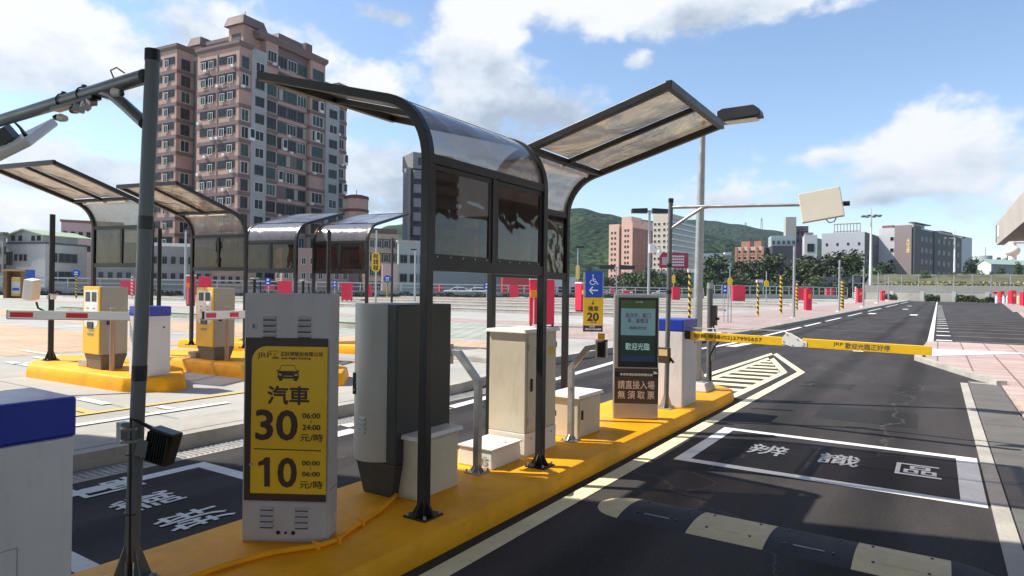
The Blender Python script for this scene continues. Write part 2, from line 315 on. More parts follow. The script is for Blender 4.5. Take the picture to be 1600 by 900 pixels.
    def sph(s, c, r, m=None, nu=16, nv=10, sz=1., X=None, zmin=-1.):
        v = []; f = []
        for j in range(nv+1):
            ph = -math.pi/2+math.pi*j/nv; zz = max(zmin, math.sin(ph)); rr = math.cos(ph) if math.sin(ph) >= zmin else math.sqrt(max(0, 1-zmin*zmin))*(j/nv)
            for i in range(nu):
                t = 2*math.pi*i/nu; v.append((c[0]+r*rr*math.cos(t), c[1]+r*rr*math.sin(t), c[2]+r*zz*sz))
        for j in range(nv):
            for i in range(nu): f.append((j*nu+i, j*nu+(i+1)%nu, (j+1)*nu+(i+1)%nu, (j+1)*nu+i))
        return s.add(v, f, m, X)
    def mesh(s, name, bevel=0, smooth=False, seg=2):
        me = bpy.data.meshes.new(name); me.from_pydata([tuple(p) for p in s.v], [], s.f)
        for m in s.mats: me.materials.append(m)
        me.polygons.foreach_set('material_index', s.m); me.update()
        if bevel:
            bm = bmesh.new(); bm.from_mesh(me); bmesh.ops.remove_doubles(bm, verts=bm.verts, dist=1e-5)
            bmesh.ops.recalc_face_normals(bm, faces=bm.faces)
            ed = [e for e in bm.edges if len(e.link_faces) == 2 and e.calc_face_angle(0) > .5]
            bmesh.ops.bevel(bm, geom=ed, offset=bevel, segments=seg, affect='EDGES', profile=.5, clamp_overlap=True)
            bm.to_mesh(me); bm.free()
        if smooth:
            for p in me.polygons: p.use_smooth = True
            try: me.set_sharp_from_angle(angle=R(38))
            except Exception: pass
        return me
    def build(s, name, parent=None, bevel=0, smooth=False, **k):
        o = bpy.data.objects.new(name, s.mesh(name, bevel, smooth)); C.objects.link(o)
        if parent: o.parent = parent
        if k: tag(o, **k)
        return o

def tag(o, label=None, cat=None, group=None, kind=None):
    if label: o['label'] = label
    if cat: o['category'] = cat
    if group: o['group'] = group
    if kind: o['kind'] = kind
    return o
def thing(name, label, cat, loc=(0, 0, 0), rz=0., group=None):
    o = bpy.data.objects.new(name, None); C.objects.link(o); o.empty_display_size = .2
    o.location = loc; o.rotation_euler = (0, 0, rz); return tag(o, label, cat, group)
def kids(o): return [c for c in bpy.data.objects if c.parent == o]
def dup(root, loc=None, rz=None, label=None, group=None, scale=None):
    def cp(o, par):
        c = o.copy(); C.objects.link(c)
        if par: c.parent = par
        for ch in kid_map.get(o.name, []): cp(ch, c)
        return c
    kid_map = {}
    for x in list(bpy.data.objects):
        if x.parent: kid_map.setdefault(x.parent.name, []).append(x)
    r = cp(root, None)
    if loc is not None: r.location = loc
    if rz is not None: r.rotation_euler = (0, 0, rz)
    if scale is not None: r.scale = scale
    if label: r['label'] = label
    if group: r['group'] = group
    return r

def text_mesh(body, mat, bold=.0, name='lettering'):
    cu = bpy.data.curves.new(name, 'FONT'); cu.body = body; cu.size = 1; cu.offset = bold; cu.extrude = 0; cu.resolution_u = 3
    to = bpy.data.objects.new(name, cu); C.objects.link(to)
    dg = bpy.context.evaluated_depsgraph_get(); me = bpy.data.meshes.new_from_object(to.evaluated_get(dg))
    bpy.data.objects.remove(to); bpy.data.curves.remove(cu)
    me.materials.clear(); me.materials.append(mat); return me
def lettering(body, mat, x0, x1, z0, z1, y, parent=None, bold=.012, name='lettering', ground=False, flip=False, th=.001):
    """text fitted into a rectangle: upright facing -y, or lying on the ground"""
    me = text_mesh(body, mat, 0, name)
    xs = [v.co.x for v in me.vertices]; ys = [v.co.y for v in me.vertices]
    ax, bx, ay, by = min(xs), max(xs), min(ys), max(ys)
    for v in me.vertices:
        u = (v.co.x-ax)/(bx-ax); q = (v.co.y-ay)/(by-ay)
        if flip: u, q = 1-u, 1-q
        X = x0+u*(x1-x0); Z = z0+q*(z1-z0)
        v.co = (X, Z, y) if ground else (X, y, Z)
    bm = bmesh.new(); bm.from_mesh(me)
    if bold:
        em_ = (z1-z0)/(by-ay); ex_ = (x1-x0)/(bx-ax); base = bm.faces[:]; n_c = 8
        for i in range(n_c):
            a_ = 2*math.pi*i/n_c; dx_ = math.cos(a_)*bold*ex_*.8; dz_ = math.sin(a_)*bold*em_*.8; dy_ = th*.06*(i+1)
            g_ = bmesh.ops.duplicate(bm, geom=base); vv = [q_ for q_ in g_['geom'] if isinstance(q_, bmesh.types.BMVert)]
            bmesh.ops.translate(bm, verts=vv, vec=(dx_, dz_, dy_) if ground else (dx_, -dy_, dz_))
    ex = bmesh.ops.extrude_face_region(bm, geom=bm.faces[:])
    vs = [g for g in ex['geom'] if isinstance(g, bmesh.types.BMVert)]
    bmesh.ops.translate(bm, verts=vs, vec=(0, 0, th) if ground else (0, -th, 0))
    bmesh.ops.recalc_face_normals(bm, faces=bm.faces); bm.to_mesh(me); bm.free()
    o = bpy.data.objects.new(name, me); C.objects.link(o)
    if parent: o.parent = parent
    return o

# colours ------------------------------------------------------------
asph = asphalt()
paver_pink = paving('pink_pavers', (.45, .33, .295), (.52, .39, .35), (.22, .15, .13), .62, .62, off=0, mortar=.03)
paver_sand = paving('sand_pavers', (.56, .44, .34), (.50, .38, .30), (.32, .26, .2), .62, .62, off=0, mortar=.03)
conc_lot = paving('lot_concrete', (.37, .355, .315), (.41, .39, .35), (.26, .245, .22), 4.0, 4.0, off=0, mortar=.006, var=.2)
paver_orange = paving('orange_pavers', (.58, .39, .235), (.50, .345, .22), (.34, .25, .18), .3, .3, off=.5, mortar=.05, var=.22)
paver_green = paving('grass_pavers', (.42, .425, .37), (.37, .39, .33), (.25, .28, .19), .5, .5, off=.5, mortar=.12, var=.3)
paver_red = paving('red_pavers', (.43, .325, .285), (.38, .285, .25), (.28, .21, .185), .3, .3, off=.5, mortar=.05)
kerb_c = M('kerb_concrete', (.40, .37, .32), .85, var=.22, scale=1.5, bump=.5, bscale=30, dirt=.5)
drain_c = M('drain_slab', (.13, .12, .11), .8, var=.2, scale=2, bump=.4, dirt=.3)
def island_paint():
    m, t, nw, L, b = nodes_of('island_yellow'); c = nw('ShaderNodeNewGeometry')
    def noise(sc_, det, rough, stretch=(1, 1, 1), loc=(0, 0, 0)):
        mp = nw('ShaderNodeMapping'); mp.inputs['Scale'].default_value = stretch; mp.inputs['Location'].default_value = loc; L.new(c.outputs['Position'], mp.inputs[0])
        n = nw('ShaderNodeTexNoise'); n.inputs['Scale'].default_value = sc_; n.inputs['Detail'].default_value = det; n.inputs['Roughness'].default_value = rough; L.new(mp.outputs[0], n.inputs['Vector']); return n.outputs[0]
    def rng(x, a, b_, c_, d):
        r = nw('ShaderNodeMapRange'); L.new(x, r.inputs[0]); r.inputs[1].default_value = a; r.inputs[2].default_value = b_; r.inputs[3].default_value = c_; r.inputs[4].default_value = d; return r.outputs[0]
    def mixc(f, a, col):
        x = nw('ShaderNodeMix', data_type='RGBA'); L.new(f, x.inputs[0]); L.new(a, x.inputs[6]); x.inputs[7].default_value = (*col, 1); return x.outputs[2]
    v = nw('ShaderNodeVectorMath', operation='SCALE'); v.inputs[0].default_value = (.93, .40, .003); L.new(rng(noise(1.6, 8, .65), .3, .7, .80, 1.12), v.inputs['Scale'])
    o = mixc(rng(noise(5, 6, .6, (1, .3, 1)), .50, .75, 0, .45), v.outputs[0], (.62, .22, .004))
    o = mixc(rng(noise(9, 12, .85), .585, .66, 0, .75), o, (.30, .19, .07))
    o = mixc(rng(noise(14, 10, .8, (3, .12, 3), (4, 2, 1)), .60, .70, 0, .8), o, (.05, .04, .03))
    o = mixc(rng(noise(38, 4, .7, (1, 1, 1), (2, 9, 3)), .68, .72, 0, .85), o, (.42, .38, .32))
    L.new(o, b.inputs['Base Color']); L.new(rng(noise(3, 8, .7), .3, .7, .42, .68), b.inputs['Roughness']); b.inputs['Specular IOR Level'].default_value = .3
    bp = nw('ShaderNodeBump'); bp.inputs['Strength'].default_value = .5; bp.inputs['Distance'].default_value = .01; L.new(noise(11, 6, .6), bp.inputs['Height']); L.new(bp.outputs[0], b.inputs['Normal'])
    MT['island_yellow'] = m; return m
isl_y = island_paint()
p_white = paint('road_white', (.74, .74, .70)); p_cream = paint('road_cream', (.80, .71, .44), .4); p_orange = paint('road_orange', (.75, .45, .12))
dk = M('dark_steel', (.024, .022, .023), .38, .2, var=.15, scale=4, bump=.1)
dkb = M('black_steel', (.022, .022, .024), .4, .2)
galv = M('galvanised', (.42, .43, .43), .42, .65, var=.16, scale=9, bump=.1, bscale=25)
galv_d = M('grey_painted_pole', (.13, .145, .15), .38, .25, var=.12, scale=5, dirt=.15)
grey_l = M('light_grey_steel', (.50, .49, .445), .42, .05, var=.08, scale=1.5, dirt=.08, streak=1)
sign_grey = M('sign_grey', (.47, .435, .43), .45, .10, var=.08, scale=3, dirt=.16, streak=1)
cab_dark = M('cabinet_dark', (.042, .045, .042), .45, .1, var=.14, scale=3, dirt=.12)
cream = M('cream_steel', (.60, .53, .40), .5, var=.09, scale=2, dirt=.26, streak=1)
cream_w = M('pale_cream_steel', (.76, .72, .64), .55, var=.06, scale=2, dirt=.14)
white = M('white_paint', (.66, .63, .62), .5, var=.08, scale=2, dirt=.22, streak=1)
white_p = M('white_plastic', (.78, .77, .74), .4, var=.04)
blue = M('cobalt_paint', (.012, .035, .36), .35, var=.08, coat=.2)
blue_s = M('sign_blue', (.008, .07, .42), .4, var=.05)
yel_s = M('sign_yellow', (.80, .47, .008), .4, var=.05, scale=3)
yel_b = M('boom_yellow', (.86, .52, .01), .35, var=.05, scale=3)
brown_s = M('sign_brown', (.05, .025, .018), .45, var=.1)
blk = M('black_plastic', (.012, .012, .013), .3)
red_c = M('red_cover', (.72, .02, .06), .45, var=.1, scale=2)
red_t = M('reflective_red', (.62, .015, .02), .35)
orange = M('orange_plastic', (.85, .27, .01), .45)
wht_t = M('white_lettering', (.85, .85, .82), .5, var=.02)
pink_t = M('pinkish_lettering', (.78, .66, .60), .5, var=.02)
lime = M('glass_pane_dark', (.03, .04, .05), .08)
alu = M('brushed_metal', (.42, .40, .37), .38, .7, var=.06, scale=6)
rub_k = M('black_rubber', (.025, .028, .032), .75, var=.2, scale=6, bump=.6, bscale=90)
rub_y = M('yellow_rubber', (.66, .54, .31), .7, var=.15, scale=4, bump=.5, bscale=90, dirt=.2)
st_yb = stripes('yellow_black_bands', (.75, .45, .02), (.015, .015, .015), .30)
st_rw = stripes('red_white_bands', (.7, .03, .03), (.75, .73, .7), .34)
tan_f = (.80, .62, .38)
acr = acrylic('tinted_acrylic', (.33, .27, .24), (.20, .15, .11), .06, .04, .13, .02, True)
acr_curve = acrylic('tinted_curved_acrylic', (.36, .33, .31), (.45, .42, .40), .12, .16, .3, .24)
acr_roof = acrylic('tinted_roof_acrylic', (.32, .265, .22), (.78, .57, .34), .17, .20, .6, .20)

def screenmat(name, col, s):
    m, t, nw, L, b = nodes_of(name); b.inputs['Base Color'].default_value = (*[c*.3 for c in col], 1)
    b.inputs['Emission Color'].default_value = (*col, 1); b.inputs['Emission Strength'].default_value = s; b.inputs['Roughness'].default_value = .12
    MT[name] = m; return m

# ================================================================== GROUND
LOT = .14
g = MB(); g.box(-1900, 1900, -400, 2300, -5, -.12, M('earth', (.16, .15, .12), .9, var=.3, scale=.02))
g.build('ground', kind='structure')
def sheet(mb, x0, x1, y0, y1, z, m): mb.add([(x0,y0,z),(x1,y0,z),(x1,y1,z),(x0,y1,z)], [(0,1,2,3)], m)
rd = MB()
rd.box(-7.6, 14, -30, 176, -.1, 0, asph)
rd.build('road', kind='structure')
# raised car park left of the road: an outline following the kerb
KE = [(-6.12, -30), (-6.12, 8.0), (-6.3, 9.0), (-6.88, 10.4), (-6.95, 15.5), (-6.75, 18.5), (-6.15, 22), (-6.0, 26), (-6.0, 176)]
lot = MB()
KI = [(x-.18, y) for x, y in KE]
lot.prism([(-320, -30)]+KI+[(-6.18, 240), (-320, 240)], -.1, LOT, conc_lot)
lot.build('car_park_pavement', kind='structure')
kb = MB()
for (a, b), (c, d) in zip(list(zip(KE, KI))[:-1], list(zip(KE, KI))[1:]):
    v = [(a[0],a[1],-.05),(c[0],c[1],-.05),(c[0]-.02,c[1],LOT+.004),(a[0]-.02,a[1],LOT+.004),(b[0],b[1],LOT+.004),(d[0],d[1],LOT+.004)]
    kb.add(v, [(0,1,2,3),(3,2,5,4)], kerb_c)
kb.build('kerb', kind='structure')
# broad pale kerb shoulder beside the left lane
ks = MB(); sheet(ks, -6.9, -6.31, -30, 7.6, LOT+.006, kerb_c); ks.build('pavement', kind='structure')
# coloured paver areas of the car park
pv = MB(); z = LOT+.004
for x0, x1, y0, y1, m in [(-34, -15.4, 5.4, 9.6, paver_orange), (-60, -35, 9, 15.5, paver_orange), (-14.6, -9.3, 11.6, 14.6, paver_orange),
                          (-34, -16, 11.5, 14.8, paver_orange), (-90, -10.6, 15.5, 22, paver_green), (-90, -11.5, 22.6, 25.4, paver_red), (-90, -11.6, 25.4, 30, conc_lot),
                          (-90, -11.6, 35, 39.5, paver_red), (-90, -12, 44, 47, paver_red), (-120, -12, 54, 60, paver_red), (-120, -12, 70, 78, paver_red)]:
    if m is not conc_lot: sheet(pv, x0, x1, y0, y1, z, m)
sheet(pv, -11.4, -6.19, 17.6, 176, z+.004, paver_red)
pv.build('paving', kind='structure')
# low medians crossing the car park
for i, (y, x0, x1) in enumerate([(16.2, -40, -13.6), (33, -80, -13.2), (41, -95, -13), (50, -110, -13.5), (62, -120, -14), (78, -120, -14), (98, -110, -14), (125, -90, -14)]):
    mm = MB(); mm.box(x0, x1, y, y+.5, LOT-.02, LOT+.16, kerb_c); mm.box(x0+.2, x1-.2, y+.1, y+.4, LOT+.1, LOT+.2, M('median_soil', (.10, .10, .06), .9))
    mm.build('kerb', bevel=0, kind='structure')
# right side: kerb strip, drain slabs, pavers
rs = MB()
rs.box(.35, .46, -30, 14.4, -.05, .012, kerb_c)
rs.build('kerb', kind='structure')
dr = MB()
for i in range(58):
    y = -20+i*.6
    dr.box(.475, .93, y+.006, y+.594, -.05, .010+random.uniform(0, .004), drain_c)
dr.build('drain_cover', kind='structure', bevel=.004)
sw = MB()
sw.prism([(-.30, 18.75), (1.02, 14.9), (.95, 14.4), (.95, -30), (30, -30), (30, 26.3), (-.30, 26.3), (-.42, 21.5)], -.05, .03, paver_pink)
sw.build('sidewalk', kind='structure')
kb2 = MB()
def strip(mb, pts, wd, z0, z1, m):
    for p, q in zip(pts[:-1], pts[1:]): mb.bar((p[0], p[1], (z0+z1)/2), (q[0], q[1], (z0+z1)/2), wd, z1-z0, m)
strip(kb2, [(-.36, 21.2), (-.40, 18.7), (.88, 14.55), (.95, 14.35)], .16, -.04, .10, kerb_c)
strip(kb2, [(.50, 14.5), (.98, 14.5)], .12, -.04, .016, kerb_c)
kb2.build('kerb', kind='structure')
sp2 = MB(); sheet(sp2, .99, 3.2, -30, 12.5, .034, paver_sand); sp2.build('paving', kind='structure')
tri = MB(); tri.add([(-.28, 19.6, .036), (-.28, 22.6, .036), (1.55, 22.9, .036), (2.2, 22.6, .036)], [(0, 3, 2, 1)], M('bare_concrete', (.50, .50, .50), .85, var=.1)); tri.build('concrete_patch', kind='structure')
# far right pavement wedge
wd = MB(); wd.prism([(6.0, 78), (14, 95), (14.5, 176), (11.5, 176)], -.05, .06, paver_red); wd.prism([(5.2, 60), (60, 60), (60, 176), (12.5, 176)], -.06, .05, paver_pink); wd.build('sidewalk', kind='structure')
# grate at the left kerb
gr = MB(); gr.box(-6.10, -5.78, -6, 10, -.03, .003, kerb_c)
for i in range(230):
    y = -4+i*.055
    gr.box(-6.06, -5.82, y, y+.022, .003, .010, galv)
gr.build('drain_grate', kind='structure')

# road markings ------------------------------------------------------
mk = MB(); z = .004
def rect(x0, x1, y0, y1, m=p_white, zz=z): sheet(mk, x0, x1, y0, y1, zz, m)
rect(-2.40, -2.26, -6, 10.4, p_cream)                                   # yellow lane edge line
def band(pts, wd, m, zz=z):
    for a, b in zip(pts[:-1], pts[1:]):
        a = Vector((*a, 0)); b = Vector((*b, 0)); d = (b-a).normalized(); n = Vector((-d.y, d.x, 0))*wd/2; e = d*wd*.25
        mk.add([(*(a-n-e).xy, zz), (*(b-n+e).xy, zz), (*(b+n+e).xy, zz), (*(a+n-e).xy, zz)], [(0, 1, 2, 3)], m)
band([(-2.33, 10.3), (-2.30, 14.25), (-3.62, 18.25), (-3.75, 9.5)], .14, p_cream, .0045)
band([(-2.62, 10.0), (-2.58, 14.0), (-3.42, 16.9), (-3.5, 10.0)], .13, p_cream, .0055)
for i in range(11):
    y0 = 10.1+i*.62
    def clipx(y): return -2.66 if y < 14 else -2.66-(y-14)*.29
    yy = y0; mk.add([(-3.42, yy, .005), (clipx(yy+.1), yy+.1, .005), (clipx(yy+.4), yy+.4, .005), (-3.42, yy+.3, .005)], [(0, 1, 2, 3)], p_cream)
# recognition box, right lane
X0, X1, Y0, Y1 = -2.10, .33, 6.07, 7.86
for a in [(X0, X1-.0, Y0, Y0+.12), (X0, X1, Y1-.12, Y1), (X0, X0+.13, Y0+.12, Y1-.12), (X1-.17, X1-.0, Y0+.12, Y1-.12)]: rect(*a)
# box in the left lane
X0, X1, Y0, Y1 = -5.55, -3.80, 1.72, 3.45
for a in [(X0, X1, Y0, Y0+.13), (X0, X1, Y1-.13, Y1), (X0, X0+.13, Y0+.13, Y1-.13), (X1-.13, X1, Y0+.13, Y1-.13)]: rect(*a)
band([(-5.70, 5.3), (-5.48, 6.9), (-5.75, 10.5), (-6.1, 14.0), (-5.42, 19.5), (-5.34, 22.3)], .16, p_white)
rect(-5.55, -5.35, 4.3, 5.2)
y = 23.0
for a, b in [(23.2, 33), (34, 39), (41, 48), (52, 62), (68, 84), (92, 120), (130, 165)]: rect(-5.44, -5.28, a, b)
rect(-.30, -.13, 25.4, 172)
for k in range(34):
    y = 27.2+k*3.3*(1 if k < 60 else 1)
    if y < 120: rect(-.05, .42, y, y+.55); rect(.50, 26, y+.1, y+.28, M('faded_line', (.26, .25, .24), .8, var=.2), .0045)
for x, y in [(-1.59, 60), (-2.95, 82), (-4.48, 60.5), (-3.3, 105)]: rect(x-.25, x+.25, y-1.5, y+1.5)
mk.add([(-5.25, 19.6, z), (-4.95, 19.6, z), (-4.72, 22.6, z), (-4.35, 22.6, z), (-4.75, 24.4, z), (-5.3, 22.6, z), (-5.0, 22.6, z)], [(0, 1, 2, 6), (5, 2, 3, 4)], p_white)
rect(-1.98, -1.72, 20.4, 22.0)
rect(-5.3, -1.8, 31.5, 31.62, M('faded_line2', (.20, .19, .18), .8))
mk.build('road_marking', kind='structure')
asphalt('asphalt_patch', .030, (1, .97, .96)); pt_ = MB()
for x0, x1, y0, y1 in ((-1.35, -.2, 9.2, 10.3), (-2.0, -1.2, 12.2, 12.9), (-5.2, -4.3, 8.4, 9.6), (-1.9, -.9, 2.2, 3.1)): sheet(pt_, x0, x1, y0, y1, .0022, MT['asphalt_patch'])
pt_.build('asphalt_patch', kind='structure')

for i, ch in enumerate('辨識區'):
    x = -1.60+i*.645
    tag(lettering(ch, p_white, x, x+.345, 6.77, 7.21, .005, bold=.012, ground=True, name='road_marking'), kind='structure')
    x = -4.10-i*.60
    tag(lettering(ch, p_white, x-.33, x, 2.36, 2.80, .005, bold=.010, ground=True, flip=True, name='road_marking'), kind='structure')
# lot markings
lm = MB(); z = LOT+.012
def lrect(x0, x1, y0, y1, m=p_white): sheet(lm, x0, x1, y0, y1, z, m)
lrect(-14.9, -8.0, 3.55, 3.65, p_orange); lrect(-8.0, -7.9, 2.2, 8.4, p_orange)
lrect(-14.3, -13.0, 4.95, 5.1); lrect(-14.9, -13.6, 5.6, 5.72); lrect(-13.9, -13.8, 4.9, 6.0); lrect(-16.5, -14.2, 6.0, 6.1)
lrect(-9.1, -8.4, 3.9, 4.02); lrect(-7.45, -7.33, 2.2, 4.9); lrect(-7.8, -7.5, 4.2, 4.3)
lrect(-13, -9, 8.9, 9.0, p_orange)
for i in range(9): lrect(-8.6-i*2.6, -8.5-i*2.6, 9.6, 11.6)
lm.build('car_park_marking', kind='structure')

# ================================================================== ISLANDS
def island(pts, z0, z1, lean=.12, name='traffic_island'):
    n = len(pts); cx = sum(p[0] for p in pts)/n; cy = sum(p[1] for p in pts)/n
    mb = MB(); inn = []
    for i, p in enumerate(pts):
        a = Vector((*pts[i-1], 0)); b = Vector((*p, 0)); c = Vector((*pts[(i+1) % n], 0))
        d1 = (b-a).normalized(); d2 = (c-b).normalized(); n1 = Vector((-d1.y, d1.x, 0)); n2 = Vector((-d2.y, d2.x, 0))
        k = (n1+n2).normalized(); s = lean/max(.3, k.dot(n1)); q = b+k*s; inn.append((q.x, q.y))
    v = [(p[0], p[1], z0) for p in pts]+[(p[0]*.98+q_[0]*.02, p[1]*.98+q_[1]*.02, z0+(z1-z0)*.35) for p, q_ in zip(pts, inn)]+[(p[0], p[1], z1) for p in inn]
    f = [(i, (i+1) % n, n+(i+1) % n, n+i) for i in range(n)]+[(n+i, n+(i+1) % n, 2*n+(i+1) % n, 2*n+i) for i in range(n)]+[list(range(2*n, 3*n))]
    mb.add(v, f, isl_y); return mb.build(name, bevel=.03, smooth=True, kind='structure')
island([(-3.66, -6), (-2.49, -6), (-2.49, 9.75), (-2.55, 10.05), (-2.85, 10.35), (-3.3, 10.5), (-3.6, 10.4), (-3.66, 10.1)], -.02, .15, .02)
IZ = LOT+.2
def pxpoly(pts, z): return [tuple(gp(px, py, z).xy) for px, py in pts]
def ccw(p):
    a_ = sum(p[i-1][0]*p[i][1]-p[i][0]*p[i-1][1] for i in range(len(p))); return p if a_ > 0 else p[::-1]
island(ccw(pxpoly([(40, 569), (190, 589.5), (262, 590), (291, 586), (289, 574), (240, 562), (160, 555), (95, 554), (48, 562)], IZ)), LOT, IZ, .03)
island(ccw(pxpoly([(250, 556), (270, 560), (382, 572), (470, 583), (538, 582), (545, 572), (470, 553), (380, 548), (270, 545), (245, 549)], IZ)), LOT, IZ, .03)
U_ = camdir(.929, -.37); V_ = camdir(.37, .929)
def slab_at(px, d, a0, a1, b0, b1):
    o_ = camdir((px-800)/F*d, d); return [tuple((o_+U_*a+V_*b).xy) for a, b in ((a0, b0), (a1, b0), (a1, b1), (a0, b1))]
island(slab_at(462, 14.67, -3.0, .25, -.5, .6), LOT, IZ, .03)
island(slab_at(573, 14.6, -1.75, 1.6, -.4, .6), LOT, IZ, .03)
md = MB(); md.prism(ccw(pxpoly([(640, 541), (700, 539), (770, 547), (784, 551), (783, 557), (770, 559), (700, 552), (640, 548)], LOT+.12)), LOT-.02, LOT+.12, kerb_c); md.build('kerb', bevel=.03, kind='structure')
# cement conduit cover bumps on the main island are part of the conduit thing
cb = MB()
pts = [(-2.93, .4, .165), (-3.02, 1.3, .168), (-3.07, 1.9, .168), (-3.00, 2.25, .168), (-2.86, 2.46, .168), (-2.84, 2.58, .168), (-2.90, 2.72, .168), (-3.0, 3.1, .168), (-3.12, 3.38, .18)]
fine = []
for a, b in zip(pts[:-1], pts[1:]):
    for k in range(6): fine.append(tuple(Vector(a).lerp(Vector(b), k/6)))
for _ in range(4): fine = [fine[0]]+[tuple((Vector(fine[i-1])+Vector(fine[i])*2+Vector(fine[i+1]))/4) for i in range(1, len(fine)-1)]+[fine[-1]]
cb.tube(fine, .016, isl_y, n=10)
for i in (10, 24, 30, 38):
    p = Vector(fine[i]); cb.box(p.x-.028, p.x+.028, p.y-.008, p.y+.008, .15, .19, isl_y)
cb.build('cable_conduit', smooth=True, label='yellow painted flexible conduit clipped along the near kerb island past the price sign', cat='conduit')

# ================================================================== SHELTERS
def make_shelter(L, label, w_=1.70, z0=.15):
    """wall along +y at x=0, canopy reaching to +x; steel frame with acrylic panes"""
    t = thing('canopy_shelter', label, 'shelter', group='curved acrylic canopies on the booth islands')
    zs = 2.42-.15; r = .45; turn = R(74.5); sl = math.tan(R(15.5))
    def path(off=0., n=9):
        p = [(off, zs)]
        for i in range(1, n+1):
            a = turn*i/n; p.append((r-(r-off)*math.cos(a), zs+(r-off)*math.sin(a)))
        ex, ez = p[-1]; d = (math.cos(R(15.5)), math.sin(R(15.5))); Ls = (w_-ex)/d[0]; p.append((ex+d[0]*Ls, ez+d[1]*Ls)); return p
    S = .062
    def rib(y, name, post=True):
        a = path(-S/2); b = path(S/2); lo = 0. if post else zs-.02
        mb = MB(); mb.prof([(-S/2, lo)]+a+b[::-1]+[(S/2, lo)], y-S/2, y+S/2, dk)
        return mb.build(name, t, bevel=.004)
    for y in (0, L):
        rb = rib(y, 'post')
        bp = MB(); bp.box(-.09, .09, y-.09, y+.09, .001, .012, dk)
        for sx, sy in ((1, 0), (-1, 0), (0, 1), (0, -1)):
            p0 = Vector((sx*S/2, y+sy*S/2, .012)); q = Vector((sx*.088, y+sy*.088, .012)); k = Vector((sy*.003, sx*.003, 0))
            bp.add([p0-k, q-k, p0-k+Vector((0, 0, .09)), p0+k, q+k, p0+k+Vector((0, 0, .09))], [(0,1,2),(3,5,4),(0,3,4,1),(1,4,5,2),(0,2,5,3)], dk)
        for sx in (-.07, .07):
            for sy in (-.07, .07): bp.cyl((sx, y+sy, .012), (sx, y+sy, .032), .009, m=galv, n=6)
        bp.build('base_plate', rb)
    mb = MB(); P = path(0); mid = L/2
    # mid rib of the roof
    ex, ez = P[-2]; tx, tz = P[-1]
    mb.bar((ex, mid, ez), (tx, mid, tz), .035, .045, dk); mb.build('roof_rib', t)
    mb = MB(); mb.bar((tx, -S/2, tz), (tx, L+S/2, tz), .05, .07, dk); mb.build('fascia', t, bevel=.003)
    mb = MB(); mb.bar((ex+.06, S/2, ez+.015), (ex+.06, L-S/2, ez+.015), .07, .05, dk); mb.build('cross_rail', t)
    zt, zb = zs, 1.75-.15
    for zz, hh, nm in ((zt+.01, .06, 'top_rail'), (zb, .075, 'bottom_rail')):
        mb = MB(); mb.box(-.025, .025, S/2, L-S/2, zz-hh/2, zz+hh/2, dk); mb.build(nm, t)
    mb = MB(); mb.box(-.02, .02, mid-.025, mid+.025, zb+.0375, zt-.02, dk); mb.build('mullion', t)
    for a, b in ((S/2, mid-.025), (mid+.025, L-S/2)):
        mb = MB(); mb.box(-.003, .003, a, b, zb+.0375, zt-.02, acr); fr = mb.build('wall_pane', t)
        mb = MB(); q = .035
        for bx in ((a, b, zb+.038, zb+.038+q), (a, b, zt-.022-q, zt-.022), (a, a+q, zb+.04+q, zt-.024-q), (b-q, b, zb+.04+q, zt-.024-q)):
            mb.box(-.012, -.004, *bx, dkb)
        for i in range(5):
            yy = a+.06+(b-a-.12)*i/4; mb.cyl((-.014, yy, zb+.055), (-.010, yy, zb+.055), .006, m=galv, n=6)
        mb.build('glazing_bead', fr)
    # curved pane
    Q = path(0, 14)[:-1]; mb = MB(); v = []; n = 10; f = []
    for i, (x, zz) in enumerate(Q):
        for k in range(n+1):
            yy = S/2+(L-S)*k/n; bul = .008*math.sin(k*1.3+i*.4)
            v.append((x-.002+bul*.4, yy, zz+bul*.3+.02))
    for i in range(len(Q)-1):
        for k in range(n): f.append((i*(n+1)+k, i*(n+1)+k+1, (i+1)*(n+1)+k+1, (i+1)*(n+1)+k))
    mb.add(v, f, acr_curve); mb.build('curved_pane', t, smooth=True)
    for a, b in ((S/2, mid-.018), (mid+.018, L-S/2)):
        mb = MB(); v = []; f = []; nu = 22; nv = 8
        for i in range(nu+1):
            for k in range(nv+1):
                s_ = i/nu; x = ex+.09+(tx-ex-.11)*s_; zz = ez+(x-ex)*sl+.026; yy = a+(b-a)*k/nv
                bul = .010*math.sin(s_*9+a*7)*math.sin(math.pi*k/nv)
                v.append((x, yy, zz+bul))
        for i in range(nu):
            for k in range(nv): f.append((i*(nv+1)+k, i*(nv+1)+k+1, (i+1)*(nv+1)+k+1, (i+1)*(nv+1)+k))
        mb.add(v, f, acr_roof); mb.build('roof_pane', t, smooth=True)
    mb = MB(); mb.cyl((ex-.0, L*.12, ez-.035), (ex-.0, L*.88, ez-.035), .013, m=M('tube_lamp', (.8, .74, .62), .3))
    for q in (.14, .5, .86): mb.box(ex-.014, ex+.02, L*q-.02, L*q+.02, ez-.04, ez+.0, white_p)
    mb.build('tube_lamp', t, smooth=True); return t
s2 = make_shelter(1.45, 'near canopy shelter whose acrylic roof opens to the right towards the yellow boom')
s2.location = (-3.50, 5.02, .15)
s1 = dup(s2, (-2.73, 4.64, .15), math.pi, 'nearest canopy shelter, roof reaching left above the tall grey cabinet')
